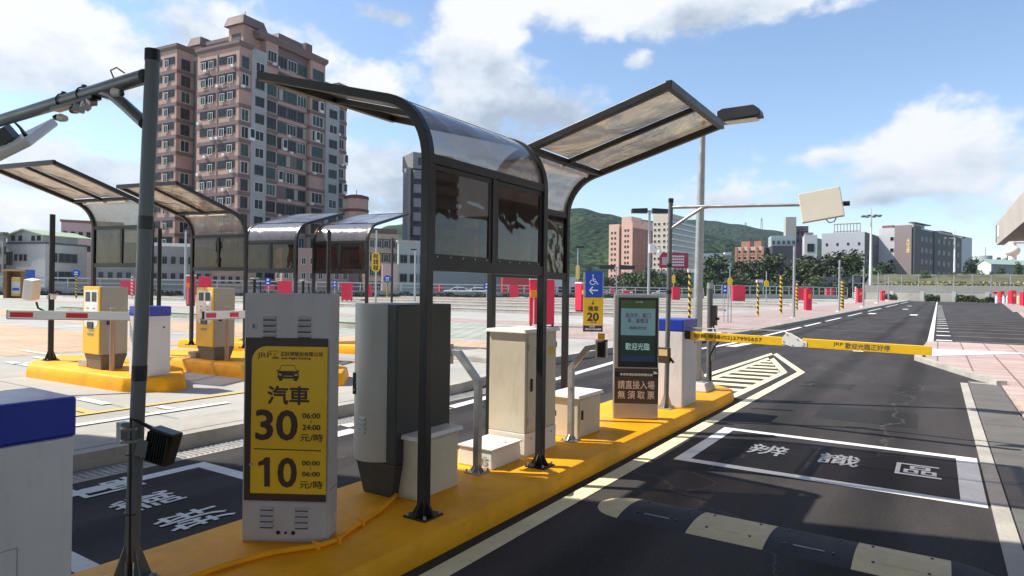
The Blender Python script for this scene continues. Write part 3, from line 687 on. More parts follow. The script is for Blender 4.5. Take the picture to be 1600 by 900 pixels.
# left group: walls along world x
for px, d, toward, lab in ((146, 11.96, 1, 'tan-lit canopy shelter behind the leftmost ticket machine, left of the dark foreground pole'),
                           (300, 13.8, 1, 'tan-lit canopy shelter just right of the dark foreground pole, above the second ticket machine'),
                           (462, 14.67, 0, 'silvery topped canopy shelter above the price sign, roof rising right beside the pink tower'),
                           (573, 14.6, 0, 'farthest silvery topped canopy shelter, above the tall grey cabinet')):
    q_ = camdir((px-800)/F*d, d); dup(s2, (q_.x, q_.y, IZ), R(11.4-90) if toward else R(11.4+90), lab)

# ================================================================== PRICE SIGN
def sign_frame(width, label, name, loc, ang, cat='sign'):
    return thing(name, label, cat, loc, ang)
t = sign_frame(.5, 'tall grey price sign with a yellow panel reading 30 and 10', 'price_sign', (-3.30, 2.285, .15), R(30.8))
W_ = .50; k = .00379; zk = .00363
def sx(px, py): return (px-(385-(py-457)*.0185))*k*.985
def sz(py): return (1.562-.15)-(py-458)*zk
ps = t
mb = MB(); mb.box(0, W_, 0, .15, 0, 1.41, sign_grey); mb.build('housing', t, bevel=.006)
mb = MB(); mb.box(.008, W_-.008, -.006, .0, .012, sz(784), sign_grey); mb.build('lower_door', t, bevel=.003)
def louvre(par, cx, zc, nrow, wd=.085, dz=.033, m=sign_grey, yy=-.006, name='louvre'):
    mb = MB()
    for i in range(nrow):
        zz = zc-i*dz
        mb.prof([(0, 0), (0, 0)], 0, 0) if False else None
        v = [(cx-wd/2, yy, zz), (cx+wd/2, yy, zz), (cx+wd/2-.012, yy-.016, zz-.016), (cx-wd/2+.012, yy-.016, zz-.016), (cx-wd/2+.004, yy, zz-.022), (cx+wd/2-.004, yy, zz-.022)]
        mb.add(v, [(0, 3, 2, 1), (3, 4, 5, 2), (0, 4, 3), (1, 2, 5)], m)
        mb.box(cx-wd/2+.006, cx+wd/2-.006, yy-.001, yy, zz-.028, zz-.0222, blk)
    return mb.build(name, par)
for cx in (.145, .345):
    louvre(t, cx, sz(494), 4, yy=0.); louvre(t, cx, sz(790), 4, yy=-.006)
mb = MB()
for px, r in ((435, .0115), (446.5, .008), (458, .0115)):
    mb.cyl((sx(px, 831), -.009, sz(831)), (sx(px, 831), -.0062, sz(831)), r, m=blk, n=14)
mb.each('cable_hole', t)
mb = MB(); mb.cyl((.045, -.022, sz(510)), (.045, 0, sz(510)), .011, m=alu); mb.build('lock', t, smooth=True)
mb = MB(); mb.box(.012, W_-.018, -.010, 0, sz(782), sz(528), brown_s); pnl = mb.build('display_frame', t, bevel=.003)
# yellow panel with a rounded top-left corner
x0, x1, z0, z1 = sx(395, 650), sx(511, 650), sz(770), sz(541); rr = .085
pp = [(x0, z0), (x1, z0), (x1, z1), (x0+rr, z1)]+[(x0+rr-rr*math.sin(a), z1-rr+rr*math.cos(a)) for a in [math.pi/2*i/8 for i in range(1, 9)]]
mb = MB(); mb.flat(pp, -.010, yel_s, .002); yp = mb.build('yellow_panel', t)
mb = MB(); mb.cyl((x0+.004, -.02, sz(725)), (x0+.004, -.009, sz(725)), .009, m=alu); mb.build('lock', t, smooth=True)
yy = -.0125
def tx_(body, ax, bx, ay, by, m=brown_s, bold=.03, par=None):
    return lettering(body, m, sx(ax, (ay+by)/2), sx(bx, (ay+by)/2), sz(by), sz(ay), yy, par or yp, bold)
tx_('30', 403, 465, 641, 686, bold=.03); tx_('0', 436.5, 463.5, 715, 759, bold=.03); mb = MB(); mb.flat([(sx(a, b_), sz(b_)) for a, b_ in [(405.5, 728), (405.5, 721.5), (412.5, 718.5), (416.5, 714), (423.5, 714), (423.5, 759.5), (414.5, 759.5), (414.5, 725.5)]][::-1], yy+.0008, brown_s, .0012); mb.build('lettering', yp)
tx_('汽車', 421, 484, 603, 631, bold=.032)
tx_('06:00', 474, 501, 644, 652, bold=.03); tx_('24:00', 474, 501, 662, 670, bold=.03); tx_('元/時', 470, 505, 676, 688, bold=.015)
tx_('00:00', 473, 500, 718, 725, bold=.03); tx_('06:00', 473, 500, 735, 742, bold=.03); tx_('元/時', 469, 504, 749, 761, bold=.015)
tx_('JRP', 405, 427, 551, 561, bold=0); tx_('正好停', 428, 438, 557.5, 560.5, bold=.02)
tx_('正好停股份有限公司', 441, 505, 549, 556, bold=.02); tx_('Just Right Parking', 442, 487, 557.5, 561.5, bold=.03)
mb = MB()
def pline(pts, wd): mb.line2([(sx(a, b), sz(b)) for a, b in pts], wd, yy+.0012, brown_s)
pline([(399, 701), (502, 702)], .006); pline([(487, 655), (487, 659)], .004); pline([(486, 728), (486, 732)], .004); mb.each('divider_line', yp); mb = MB()
pline([(421, 550), (427, 548.5), (433, 548), (438, 550.5)], .003); mb.build('logo', yp); mb = MB(); pline([(430, 555), (432, 552), (434, 555), (434, 557), (430, 557), (430, 555)], .0025); mb.build('logo', yp); mb = MB()
# car pictogram
def poly(pts): mb.flat([(sx(a, b), sz(b)) for a, b in pts][::-1], yy+.0012, brown_s, .0012)
pline([(438, 579), (442, 571), (446, 570), (458, 570), (462, 571), (466, 579)], .0035)
poly([(438, 579), (466, 579), (468.5, 582), (468.5, 591), (436, 591), (436, 582)])
poly([(438, 591), (443.5, 591), (443.5, 594.5), (438, 594.5)]); poly([(461, 591), (466.5, 591), (466.5, 594.5), (461, 594.5)])
poly([(434.5, 577.5), (438, 578), (437.5, 580.5), (435, 580)]); poly([(466, 578), (470, 577.5), (469.5, 580), (466.5, 580.5)])
mb.build('pictogram', yp)
mb = MB()
for q in ([(437.5, 583), (443, 584.5), (441.5, 586.5), (437.8, 585.5)], [(467, 583), (461.5, 584.5), (463, 586.5), (466.7, 585.5)]):
    mb.flat([(sx(a, b), sz(b)) for a, b in q][::-1], yy-.0002, yel_s, .001)
mb.flat([(sx(a, b), sz(b)) for a, b in [(445, 586.6), (459, 586.6), (459, 587.4), (445, 587.4)]][::-1], yy-.0002, yel_s, .001)
mb.build('pictogram', yp)

# ================================================================== TALL GREY CABINET (entry machine)
t = thing('control_cabinet', 'tall charcoal cabinet with a bowed light grey door, standing behind the price sign', 'cabinet', (-3.46, 3.27, .15))
mb = MB(); mb.box(0, .38, .03, .62, .24, 1.335, cab_dark); mb.build('housing', t, bevel=.008)
mb = MB(); mb.frus((.05, .33, .06, .58), 0, (0, .38, .03, .62), .238, cab_dark); mb.build('plinth', t, bevel=.006)
arc = [(-.02+.315*i/12, .028-.075*math.sin(math.pi*i/12)**.9) for i in range(13)]
mb = MB(); mb.prism(arc[::1]+[(.295, .032), (-.02, .032)], .25, 1.338, grey_l); dr_ = mb.build('door', t, bevel=.003, smooth=True)
mb = MB(); mb.box(.015, .045, -.022, .0, .70, .85, blk); mb.cyl((.03, -.03, .73), (.03, -.02, .73), .009, m=alu); mb.build('handle', dr_)
louvre(dr_, .14, .56, 4, wd=.07, dz=.03, m=grey_l, yy=-.044)

def cabinet(name, label, loc, sx_, sy_, h, m, overhang=.03, door='x', cat='cabinet', lid=True, handle=True):
    """steel field cabinet; door on the +x face"""
    t = thing(name, label, cat, loc)
    mb = MB(); mb.box(0, sx_, 0, sy_, 0, h-(.03 if lid else 0), m); mb.build('housing', t, bevel=.006)
    if lid:
        o = overhang; mb = MB(); mb.frus((-o, sx_+o, -o, sy_+o), h-.03, (-o+.01, sx_+o-.01, -o+.01, sy_+o-.01), h, cream_w); mb.build('lid', t, bevel=.006)
    mb = MB(); mb.box(sx_+.001, sx_+.007, .025, sy_-.02, .04, h-.05, m); d = mb.build('door', t, bevel=.003)
    if handle:
        mb = MB(); mb.box(sx_+.007, sx_+.02, .06, .085, h*.42, h*.42+.09, blk); mb.build('handle', d, bevel=.002)
    return t
cabinet('junction_cabinet', 'knee high cream junction cabinet squeezed behind the nearest canopy post', (-3.24, 3.38, .15), .28, .46, .44, cream, handle=False)
cabinet('junction_cabinet', 'short cream cabinet with overhanging lid between the bent bracket and the welcome screen', (-3.26, 5.70, .15), .33, .50, .42, cream)
# low white box
t = thing('hand_hole_box', 'ankle high white box with a cracked lid beside the nearest bent bracket', 'box', (-3.32, 4.30, .15))
mb = MB(); mb.frus((0, .35, 0, .44), 0, (.01, .34, .01, .43), .15, cream_w); mb.build('housing', t, bevel=.012)
mb = MB(); mb.box(-.004, .354, -.004, .444, .152, .166, cream_w); mb.box(.16, .30, .26, .285, .166, .176, galv); mb.build('lid', t, bevel=.004)
# tall cream cabinet on plinth
t = thing('switch_cabinet', 'tall cream two-door switch cabinet in the middle of the near island', 'cabinet', (-3.36, 4.80, .15))
mb = MB(); mb.box(0, .38, 0, .54, .20, 1.07, cream); mb.build('housing', t, bevel=.006)
mb = MB(); mb.box(.002, .384, -.004, .544, 0, .198, cream_w)
for yy_ in (.09, .45): mb.cyl((.384, yy_, .15), (.390, yy_, .15), .012, m=blk, n=10)
mb.build('plinth', t, bevel=.005)
mb = MB(); mb.frus((-.03, .41, -.03, .57), 1.07, (-.02, .40, -.02, .56), 1.10, cream_w); mb.build('lid', t, bevel=.006)
for a, b in ((.03, .335), (.34, .52)):
    mb = MB(); mb.box(.381, .388, a, b, .215, 1.045, cream); d = mb.build('door', t, bevel=.003)
mb = MB(); mb.box(.388, .402, .07, .095, .56, .67, blk); mb.build('handle', d, bevel=.002)

def hinges(par, x, ys, zs, m=galv):
    for y_ in ys:
        for z_ in zs: q = MB(); q.cyl((x, y_, z_), (x, y_, z_+.05), .006, m=m, n=8); q.build('hinge', par)
hinges(t, .392, (.525,), (.28, .92)); hinges(t, .392, (.035,), (.28, .92))
mb = MB(); mb.box(.3885, .3895, .39, .47, .86, .93, M('warning_sticker', (.75, .55, .03), .5)); mb.build('sticker', t)
mb = MB(); mb.box(.3885, .3895, .15, .27, .95, .985, M('pale_sticker', (.7, .7, .68), .5)); mb.build('sticker', t)
nm = lettering('05', M('grey_stencil', (.45, .42, .38), .7), 0, .10, 0, .07, 0, None, .03, 'stencil_number'); nm.parent = [o for o in bpy.data.objects if o.name == 'hand_hole_box'][0]; nm.rotation_euler = (0, 0, 0); nm.location = (.20, -.002, .03)
for cx_ in (.02, W_-.02):
    for z_ in (.03, sz(790)-.01): q = MB(); q.cyl((cx_, -.009, z_), (cx_, -.006, z_), .0045, m=alu, n=8); q.build('screw', ps)
q = MB()
for i in range(7): q.box(W_+.0005, W_+.004, .05, .11, .06+i*.024, .069+i*.024, sign_grey)
q.build('side_vent', ps)
mb = MB(); mb.box(W_+.0004, W_+.0016, .012, .138, .30, .302, blk); mb.build('seam', ps)
# bent brackets ------------------------------------------------------
def bracket(label, loc, sgn):
    t = thing('bent_bracket', label, 'bracket stand', loc, group='bent galvanised device stands')
    S = .052
    pth = [(0, 0, .0), (0, 0, .70), (sgn*.17, 0, .90), (sgn*.27, 0, .92)] if sgn > 0 else [(0, 0, 0), (0, 0, .72), (sgn*.20, 0, .93), (sgn*.28, 0, .93)]
    n = [0, 0, 0, 0]; v = []
    for i, p in enumerate(pth):
        a = Vector(pth[max(0, i-1)]); b = Vector(pth[min(3, i+1)]); d = (b-a).normalized(); s = Vector((d.z, 0, -d.x))
        wdd = S/2/max(.7, abs((Vector(pth[i])-a).normalized().dot(d)) if 0 < i < 3 else 1)
        for sa, sb in ((-1, -1), (1, -1), (1, 1), (-1, 1)): v.append(Vector(p)+s*sa*wdd+Vector((0, sb*S/2, 0)))
    f = [(0, 1, 2, 3)[::-1], (12, 13, 14, 15)]
    for i in range(3):
        for k_ in range(4): f.append((i*4+k_, i*4+(k_+1) % 4, i*4+4+(k_+1) % 4, i*4+4+k_))
    mb = MB(); mb.add(v, f, galv); mb.build('arm', t, bevel=.003)
    mb = MB(); mb.box(-.075, .075, -.075, .075, .001, .01, galv)
    for a, b in ((1, 0), (-1, 0), (0, 1), (0, -1)):
        p0 = Vector((a*S/2, b*S/2, .01)); q = Vector((a*.07, b*.07, .01)); kk = Vector((b*.003, a*.003, 0)); u = Vector((0, 0, .055))
        mb.add([p0-kk, q-kk, p0-kk+u, p0+kk, q+kk, p0+kk+u], [(0,1,2),(3,5,4),(0,3,4,1),(1,4,5,2),(0,2,5,3)], galv)
    for a in (-.06, .06):
        for b in (-.06, .06): mb.cyl((a, b, .01), (a, b, .03), .008, m=alu, n=6)
    mb.build('base_plate', t); return t
bracket('bent galvanised stand leaning left, in front of the ankle high white box', (-3.045, 4.20, .15), -1)
bracket('bent galvanised stand leaning right, in front of the short lidded cream cabinet', (-2.955, 5.60, .15), 1)
# devices on the stands
def device(label, loc, sgn):
    t = thing('card_reader', label, 'card reader', loc)
    t.scale = (.78, .78, .78)
    mb = MB(); mb.box(-.055, .055, -.06, .06, -.10, .11, cream); mb.build('housing', t, bevel=.004)
    mb = MB(); s = sgn
    mb.box(-.02+.04*s-.03, .02+.04*s+.03, -.10, -.061, -.09, .09, blk)
    mb.tube([(.03*s, -.08, .06), (.07*s, -.09, .10), (.12*s, -.10, .115)], .014, blk); mb.build('reader', t, bevel=.004)
    mb = MB(); mb.box(-.045, .045, -.012, -.008, .115, .19, yel_s); mb.build('notice', t)
    return t
device('beige ticket reader with yellow notice held by the left-leaning stand', (-3.375, 4.20, 1.06), -1)
device('black reader with yellow notice held by the right-leaning stand', (-2.64, 5.60, 1.05), 1)

# ================================================================== WELCOME KIOSK
t = thing('screen_kiosk', 'grey kiosk with a dark upright screen over a brown panel of white lettering', 'kiosk', (-3.075, 6.85, .15), R(28.5))
def kx(px): return (px-960)*.5/71.
def kz(py): return 1.41-(py-459)*.00722
KW = .5
mb = MB(); mb.box(0, KW, 0, .13, 0, 1.41, alu); mb.build('housing', t, bevel=.01)
mb = MB()
for i in range(12): mb.box(-.002, .0, .04, .10, .08+i*.022, .088+i*.022, blk)
mb.build('vent', t)
mb = MB(); mb.box(kx(966.5), kx(1029.5), -.006, -.001, kz(573), kz(464), blk); scn = mb.build('screen', t, bevel=.002)
sg = screenmat('screen_green', (.035, .06, .022), .45); sb_ = screenmat('screen_pale', (.11, .20, .23), .5); sd = screenmat('screen_dark', (.018, .035, .028), .4); sdb = screenmat('screen_blue', (.02, .035, .07), .45)
mb = MB(); yk = -.007
for a, b, m in ((468, 481, sg), (481, 523, sb_), (523, 555, sd), (555, 564, sdb)): mb.box(kx(970.5), kx(1025), yk-.001, yk+.0009, kz(b), kz(a), m)
mb.build('screen_image', scn)
def kt(body, a, b, c, d, m, bold=.02, par=t, y=-.009): return lettering(body, m, kx(a), kx(b), kz(d), kz(c), y, par, bold)
st1 = screenmat('screen_text_dark', (.10, .02, .07), .3); st2 = screenmat('screen_text_pale', (.22, .34, .33), .6)
kt('勤洗手、戴口', 978, 1017, 488, 495.5, st1, .01, scn); kt('罩、量體溫', 981, 1014, 496.5, 503.5, st1, .01, scn); kt('謝謝配合防疫', 984, 1011, 509, 514, st1, .02, scn)
kt('歡迎光臨', 978, 1016, 535, 546, st2, .02, scn); kt('本場', 993, 1005, 470, 472, st2, 0, scn)
mb = MB(); mb.box(kx(961.5), kx(1031), -.003, -.0005, kz(630), kz(575), M('kiosk_brown', (.062, .042, .038), .5)); bp_ = mb.build('notice_panel', t)
mb = MB(); mb.box(kx(961.6), kx(1030.9), -.0045, -.0031, kz(588), kz(581), blk); mb.build('dark_band', bp_)
kt('本停車場採車牌辨識系統', 970, 1022, 582.3, 586.7, wht_t, .02, bp_, -.0046)
kt('請直接入場', 967, 1025, 594, 607, pink_t, .014, bp_, -.0032); kt('無 須 取 票', 967, 1025, 610, 622.5, pink_t, .014, bp_, -.0032)
mb = MB(); mb.box(kx(1023), kx(1028), -.012, -.0046, kz(583), kz(579), wht_t); mb.box(kx(1026), kx(1034), -.010, -.0048, kz(582.5), kz(581.5), wht_t); mb.build('pictogram', bp_)

# ================================================================== CAMERA POLE + BOX (right)
def pole_base(par, r, hgt=.16, w_=.09, m=galv, name='base_plate', z=0.):
    mb = MB(); mb.box(-w_, w_, -w_, w_, z+.001, z+.012, m)
    for i in range(4):
        a = i*math.pi/2+math.pi/4*0; d = Vector((math.cos(a), math.sin(a), 0)); s = Vector((-d.y, d.x, 0))*.003
        p0 = d*r; q = d*w_*.97; u = Vector((0, 0, hgt)); zz = Vector((0, 0, z+.012))
        mb.add([p0-s+zz, q-s+zz, p0-s+u+zz, p0+s+zz, q+s+zz, p0+s+u+zz], [(0,1,2),(3,5,4),(0,3,4,1),(1,4,5,2),(0,2,5,3)], m)
    for a in (-.75, .75):
        for b in (-.75, .75): mb.cyl((a*w_, b*w_, z+.012), (a*w_, b*w_, z+.035), .009, m=alu, n=6)
    return mb.build(name, par)
t = thing('camera_pole', 'slim grey pole beside the welcome screen with a long arm over the right lane', 'pole', (-2.815, 7.85, .15))
mb = MB(); mb.cyl((0, 0, .01), (.03, 0, 2.55), .03, .028, galv_d); mb.cyl((.03, 0, 2.55), (.0305, 0, 2.60), .032, m=blk); mb.build('pole', t, smooth=True)
mb = MB(); mb.cyl((.03, 0, 2.49), (1.95, 0, 2.42), .021, m=galv); mb.cyl((1.95, 0, 2.42), (2.01, 0, 2.418), .026, m=blk); mb.build('arm', t, smooth=True)
mb = MB(); mb.tube([(.03, 0, 2.22), (.25, 0, 2.36), (.42, 0, 2.46), (.50, 0, 2.472)], .02, galv); mb.build('brace', t, smooth=True)
for zz in (1.42, 1.75): mb = MB(); mb.cyl((.02, 0, zz), (.0205, 0, zz+.045), .033, m=blk); mb.build('tape_band', t, smooth=True)
pole_base(t, .028)
t = thing('induction_lamp', 'small square lamp with amber window clamped on the slim pole by the screen', 'lamp', (-2.79, 7.81, .82))
mb = MB(); mb.box(-.10, .055, -.09, -.035, -.10, .09, M('dark_brown_plastic', (.05, .03, .02), .45)); mb.build('housing', t, bevel=.006)
mb = MB(); mb.box(-.078, .03, -.094, -.0905, -.01, .07, M('amber_glass', (.62, .48, .25), .2)); mb.build('lens', t)
mb = MB(); mb.bar((.05, -.06, -.03), (.10, -.06, -.09), .025, .025, blk); mb.box(-.03, .03, -.035, .04, -.015, .015, galv); mb.build('bracket', t)
t = thing('reader_panel', 'flat cream antenna panel clamped near the tip of the long arm over the right lane', 'antenna', (-1.08, 7.80, 2.56), R(-6))
t.rotation_euler = (R(-12), R(-9), R(6))
mb = MB(); mb.box(-.21, .21, -.02, .02, -.17, .17, M('antenna_cream', (.60, .55, .46), .45, var=.04)); mb.build('housing', t, bevel=.008)
mb = MB(); mb.box(-.04, .04, .02, .09, -.05, .05, galv); mb.build('clamp', t)
mb = MB(); mb.tube([(.02, .03, -.15), (.05, .04, -.20), (.10, .04, -.20), (.14, .06, -.13), (.16, .08, -.02)], .006, blk); mb.build('cable', t, smooth=True)

# ================================================================== BARRIER CABINETS + BOOMS
def barrier(label, loc, rz=0., sx_=.36, sy_=.56, h=1.1, cap=.15, group=None, lock=True):
    t = thing('barrier_cabinet', label, 'barrier cabinet', loc, rz, group)
    mb = MB(); mb.box(0, sx_, 0, sy_, 0, h-cap, white); hs = mb.build('housing', t, bevel=.01)
    mb = MB(); mb.box(-.006, sx_+.006, -.006, sy_+.006, h-cap+.001, h, blue); mb.build('cap', t, bevel=.012)
    mb = MB(); mb.box(sx_+.0005, sx_+.004, .05, sy_-.04, .05, h-cap-.06, white); d = mb.build('door', t, bevel=.002)
    if lock: mb = MB(); mb.cyl((sx_+.004, sy_-.10, h-cap-.16), (sx_+.014, sy_-.10, h-cap-.16), .012, m=blk, n=12); mb.build('lock', d, smooth=True)
    return t
BG = 'white barrier cabinets with cobalt caps'
bc = barrier('white cabinet with cobalt cap filling the bottom left corner', (-3.06, .60, .15), group=BG, h=1.03, lock=False)
mb = MB()
for a in ((.14, .16, .30, .303), (.24, .26, .30, .303)): pass
for q in ((.18, .28, .52, .523), (.18, .28, .37, .373)): mb.box(.3645, .3655, q[0]+.1, q[1]+.1, q[2], q[3], M('scratch', (.35, .33, .32), .6))
for yy_ in (.28, .38): mb.box(.3645, .3655, yy_, yy_+.003, .37, .523, M('scratch', (.35, .33, .32), .6))
mb.build('patch_outline', bc)
rb = barrier('white cabinet with cobalt cap driving the yellow boom behind the welcome screen', (-3.02, 7.99, .15), group=BG, h=1.1)
# yellow folding boom
t = thing('yellow_boom', 'long yellow folding barrier boom with black lettering lowered across the right lane', 'barrier boom', (-2.60, 8.10, 1.055), R(.6))
tilt = Matrix.Rotation(R(.9), 4, 'Y')
mb = MB(); mb.box(.0, 1.12, -.03, .03, -.045, .045, yel_b, tilt); mb.box(.0, 1.12, -.032, .032, -.052, -.045, M('boom_edge_dark', (.20, .12, .02), .6), tilt); b1 = mb.build('near_section', t, bevel=.006)
mb = MB(); mb.box(1.30, 2.55, -.03, .03, -.045, .045, yel_b, tilt); mb.box(1.30, 2.55, -.032, .032, -.052, -.045, M('boom_edge_dark', (.20, .12, .02), .6), tilt); b2 = mb.build('far_section', t, bevel=.006)
mb = MB()
mb.prof([(1.09, -.03), (1.09, .05), (1.13, .10), (1.17, .095), (1.30, .02), (1.35, .01), (1.35, -.045), (1.20, -.055)][::-1], -.036, -.031, white_p, tilt)
mb.prof([(1.09, -.03), (1.09, .05), (1.13, .10), (1.17, .095), (1.30, .02), (1.35, .01), (1.35, -.045), (1.20, -.055)][::-1], .031, .036, white_p, tilt)
mb.box(1.12, 1.30, -.030, .030, -.02, .02, white_p, tilt)
for q in ((1.10, .0), (1.14, .08), (1.20, -.04), (1.32, -.01), (1.31, -.035), (1.25, .035)): mb.cyl((q[0], -.042, q[1]-q[0]*.0157), (q[0], -.036, q[1]-q[0]*.0157), .008, m=galv, n=8)
mb.build('folding_joint', t)
mb = MB(); mb.cyl((-.08, .05, .085), (1.08, .05, .10), .006, m=galv, n=8); mb.cyl((1.08, .05, .10), (1.15, .02, .07), .006, m=galv, n=8); mb.build('tie_rod', t, smooth=True)
mb = MB(); mb.box(-.09, .01, -.04, .04, -.05, .05, dk); mb.build('hub', t, bevel=.004)
blt = M('boom_lettering', (.05, .035, .02), .5)
bt = lettering('服務專線(02)27995657', blt, .05, .86, -.034, .028, -.0305, b1, .010); bt.rotation_euler = (0, R(.9), 0)
bt = lettering('歡迎光臨正好停', M('boom_lettering2', (.16, .12, .08), .5), 1.74, 2.17, -.035, .028, -.0305, b2, .012); bt.rotation_euler = (0, R(.9), 0)
bt = lettering('JRP', blt, 1.62, 1.72, -.02, .025, -.0305, b2, .0); bt.rotation_euler = (0, R(.9), 0)

# left ones
lb = barrier('white cabinet with cobalt cap at the right end of the leftmost yellow island', (-9.42, 4.72, IZ), 0, .40, .36, .96, .13, BG)
barrier('pale cabinet with cobalt cap half hidden between the price sign and the tall grey cabinet', (-8.75, 6.55, IZ), 0, .36, .36, .92, .13, BG)
def rw_boom(label, loc, rz, L=2.4):
    t = thing('striped_boom', label, 'barrier boom', loc, rz, 'red and white striped booms')
    T = Matrix.Rotation(R(-1.2), 4, 'Y')
    mb = MB(); mb.box(-.35, L, -.02, .02, -.055, .055, white_p, T); mb.box(-.35, L, -.022, .022, -.066, -.055, blk, T); mb.box(L, L+.012, -.022, .022, -.06, .06, blk, T); mb.build('arm', t, bevel=.003)
    x = L-.28; i = 0
    while x > 0:
        mb = MB(); mb.box(x, x+.25, -.0235, -.0205, -.035, .03, red_t, T); mb.box(x, x+.25, .0205, .0235, -.035, .03, red_t, T); mb.build('red_marker', t); x -= .62
    mb = MB(); mb.box(-.40, -.22, -.05, .05, -.09, .09, dk); mb.build('hub', t, bevel=.005); return t
e0 = ony(10, 503, 0) if False else None
pA = Vector((-9.55, 4.62, 1.16)); pB = at(12, 504, 8.6)
dv = pB-pA
tb = rw_boom('red and white striped boom lowered across the lane in front of the leftmost ticket machine', pA, math.atan2(dv.y, dv.x), dv.xy.length)
pA = Vector((-9.05, 6.45, 1.16)); pB = at(318, 493, 8.9); dv = pB-pA
rw_boom('red and white striped boom end showing between the second ticket machine and the price sign', pA, math.atan2(dv.y, dv.x), dv.xy.length)

# ================================================================== TICKET MACHINES
def ticket_machine(label, loc, rz=0.):
    t = thing('ticket_machine', label, 'ticket machine', loc, rz, 'yellow fronted ticket machines on the left islands')
    Wm, Dm, Hm = .50, .40, 1.22; ks_ = M('machine_khaki', (.40, .38, .31), .5, .1, var=.06)
    mb = MB(); mb.box(0, Wm, .02, Dm, .22, Hm, ks_); mb.build('housing', t, bevel=.012)
    mb = MB(); mb.frus((.08, Wm-.04, .05, Dm-.06), 0, (0, Wm, .02, Dm), .218, M('machine_plinth', (.14, .13, .11), .55)); mb.build('plinth', t, bevel=.005)
    mb = MB(); mb.box(.0, Wm-.0, -.004, .019, .225, Hm+.004, yel_s); fp = mb.build('front_panel', t, bevel=.012)
    mb = MB()
    pts = [(.045, Hm-.05), (.045, .70)]+[(.25-.205*math.cos(a), .70-.11*math.sin(a)) for a in [math.pi*i/10 for i in range(1, 10)]]+[(Wm-.045, .70), (Wm-.045, Hm-.05)]
    mb.flat(pts, -.0045, white_p, .003); mb.build('fascia', fp)
    mb = MB()
    for a in (.085, .275): mb.box(a, a+.14, -.010, -.0078, Hm-.22, Hm-.08, blk)
    for a in (.12, .31):
        mb.box(a, a+.07, -.009, -.0078, Hm-.33, Hm-.31, M('slot_grey', (.3, .3, .28), .5)); mb.box(a, a+.07, -.009, -.0078, Hm-.43, Hm-.36, M('slot_tan', (.55, .52, .38), .5))
    mb.box(.16, .33, -.02, -.008, .60, .70, blk); mb.each('slot', fp)
    tl_ = lettering('停車票', M('slot_grey', (.3, .3, .28), .5), .15, .33, .50, .54, -.0085, fp, .02)
    mb = MB(); mb.box(Wm+.001, Wm+.012, .10, .15, .66, .80, blk); mb.build('handle', t)
    return t
ticket_machine('yellow fronted ticket machine on the leftmost yellow island, left of the dark pole', (-10.72, 4.70, IZ))
ticket_machine('yellow fronted ticket machine between the dark pole and the price sign', (-10.62, 6.42, IZ))
def slab(label, loc, a, b, h):
    t = MB(); t.box(0, a, 0, b, 0, h, kerb_c); o = t.build('concrete_block', bevel=.01, label=label, cat='block'); o.location = loc; return o
slab('little concrete block left of the leftmost ticket machine', (-11.05, 4.78, IZ), .28, .2, .1)
slab('little concrete block left of the second ticket machine', (-11.0, 6.5, IZ), .25, .2, .1)
# steel post beside machine
def low_post(label, loc, h=.9):
    t = thing('guard_post', label, 'post', loc); mb = MB(); mb.cyl((0, 0, 0), (0, 0, h), .035, m=M('rusty_steel', (.36, .25, .18), .4, .5, dirt=.3)); mb.build('tube', t, smooth=True)
    mb = MB(); mb.cyl((0, 0, h), (0, 0, h+.02), .04, m=galv); mb.build('cap', t, smooth=True); return t
low_post('rusty steel guard post against the right side of the leftmost ticket machine', (-10.05, 4.80, IZ))
low_post('rusty steel guard post against the right side of the second ticket machine', (-9.93, 6.55, IZ))
# booth camera poles
def booth_pole(label, loc, h, camera=True):
    t = thing('booth_pole', label, 'pole', loc, 0, 'dark camera poles beside the booths')
    mb = MB(); mb.cyl((0, 0, .01), (0, 0, h), .042, .040, dk); mb.build('pole', t, smooth=True); pole_base(t, .04, .15, .10, dk); return t
p = gp(79, 563, IZ); booth_pole('dark camera pole at the left end of the leftmost yellow island', (p.x, p.y, IZ), 2.39)
q = p
t = thing('box_camera', 'white box camera on a bracket of the leftmost dark pole', 'camera', (p.x, p.y, IZ+.95))
cr_ = camdir(1, 0); cd = camdir(0, 1)
mb = MB(); T = Matrix.Rotation(R(12), 4, 'Y') @ Matrix.Rotation(R(33), 4, 'Z')
mb.box(-.42, -.26, -.10, .10, -.02, .32, white_p, T); mb.build('housing', t, bevel=.015)
mb = MB(); mb.tube([(-.30, -.1, .0), (-.28, -.08, -.10), (-.2, 0, -.16), (-.06, 0, -.14), (0, 0, -.08)], .016, blk); mb.build('cable', t, smooth=True)
mb = MB(); mb.box(-.10, .10, -.03, .03, .05, .12, white_p); mb.box(.03, .16, -.05, .05, .12, .14, galv); mb.build('bracket', t)
p = at(247, 552, 13.1); booth_pole('dark camera pole just right of the thick foreground pole, behind its white cabinet', (p.x, p.y, LOT), 2.59)
p = at(512, 540, 13.0); booth_pole('dark camera pole rising in front of the farthest canopy', (p.x, p.y, LOT), 2.59)
for x_, yb, lab in ((398, 560, 'left'), (0, 0, '')):
    pass
def gooseneck(label, px, d, top):
    p = at(px, 560, d); z0 = LOT; zt = at(px, top, d).z-z0
    t = thing('call_post', label, 'call post', (p.x, p.y, z0), 0, 'thin call posts behind the price sign')
    mb = MB(); mb.cyl((0, 0, 0), (0, 0, zt), .028, m=dk); mb.build('pole', t, smooth=True)
    mb = MB(); mb.tube([(.02, 0, zt-.35), (.10, .02, zt-.38), (.16, .02, zt-.25), (.15, .02, zt-.05)], .014, blk); mb.build('cable', t, smooth=True)
    mb = MB(); mb.box(-.07, .07, -.05, .05, zt, zt+.03, galv); mb.build('cap', t)
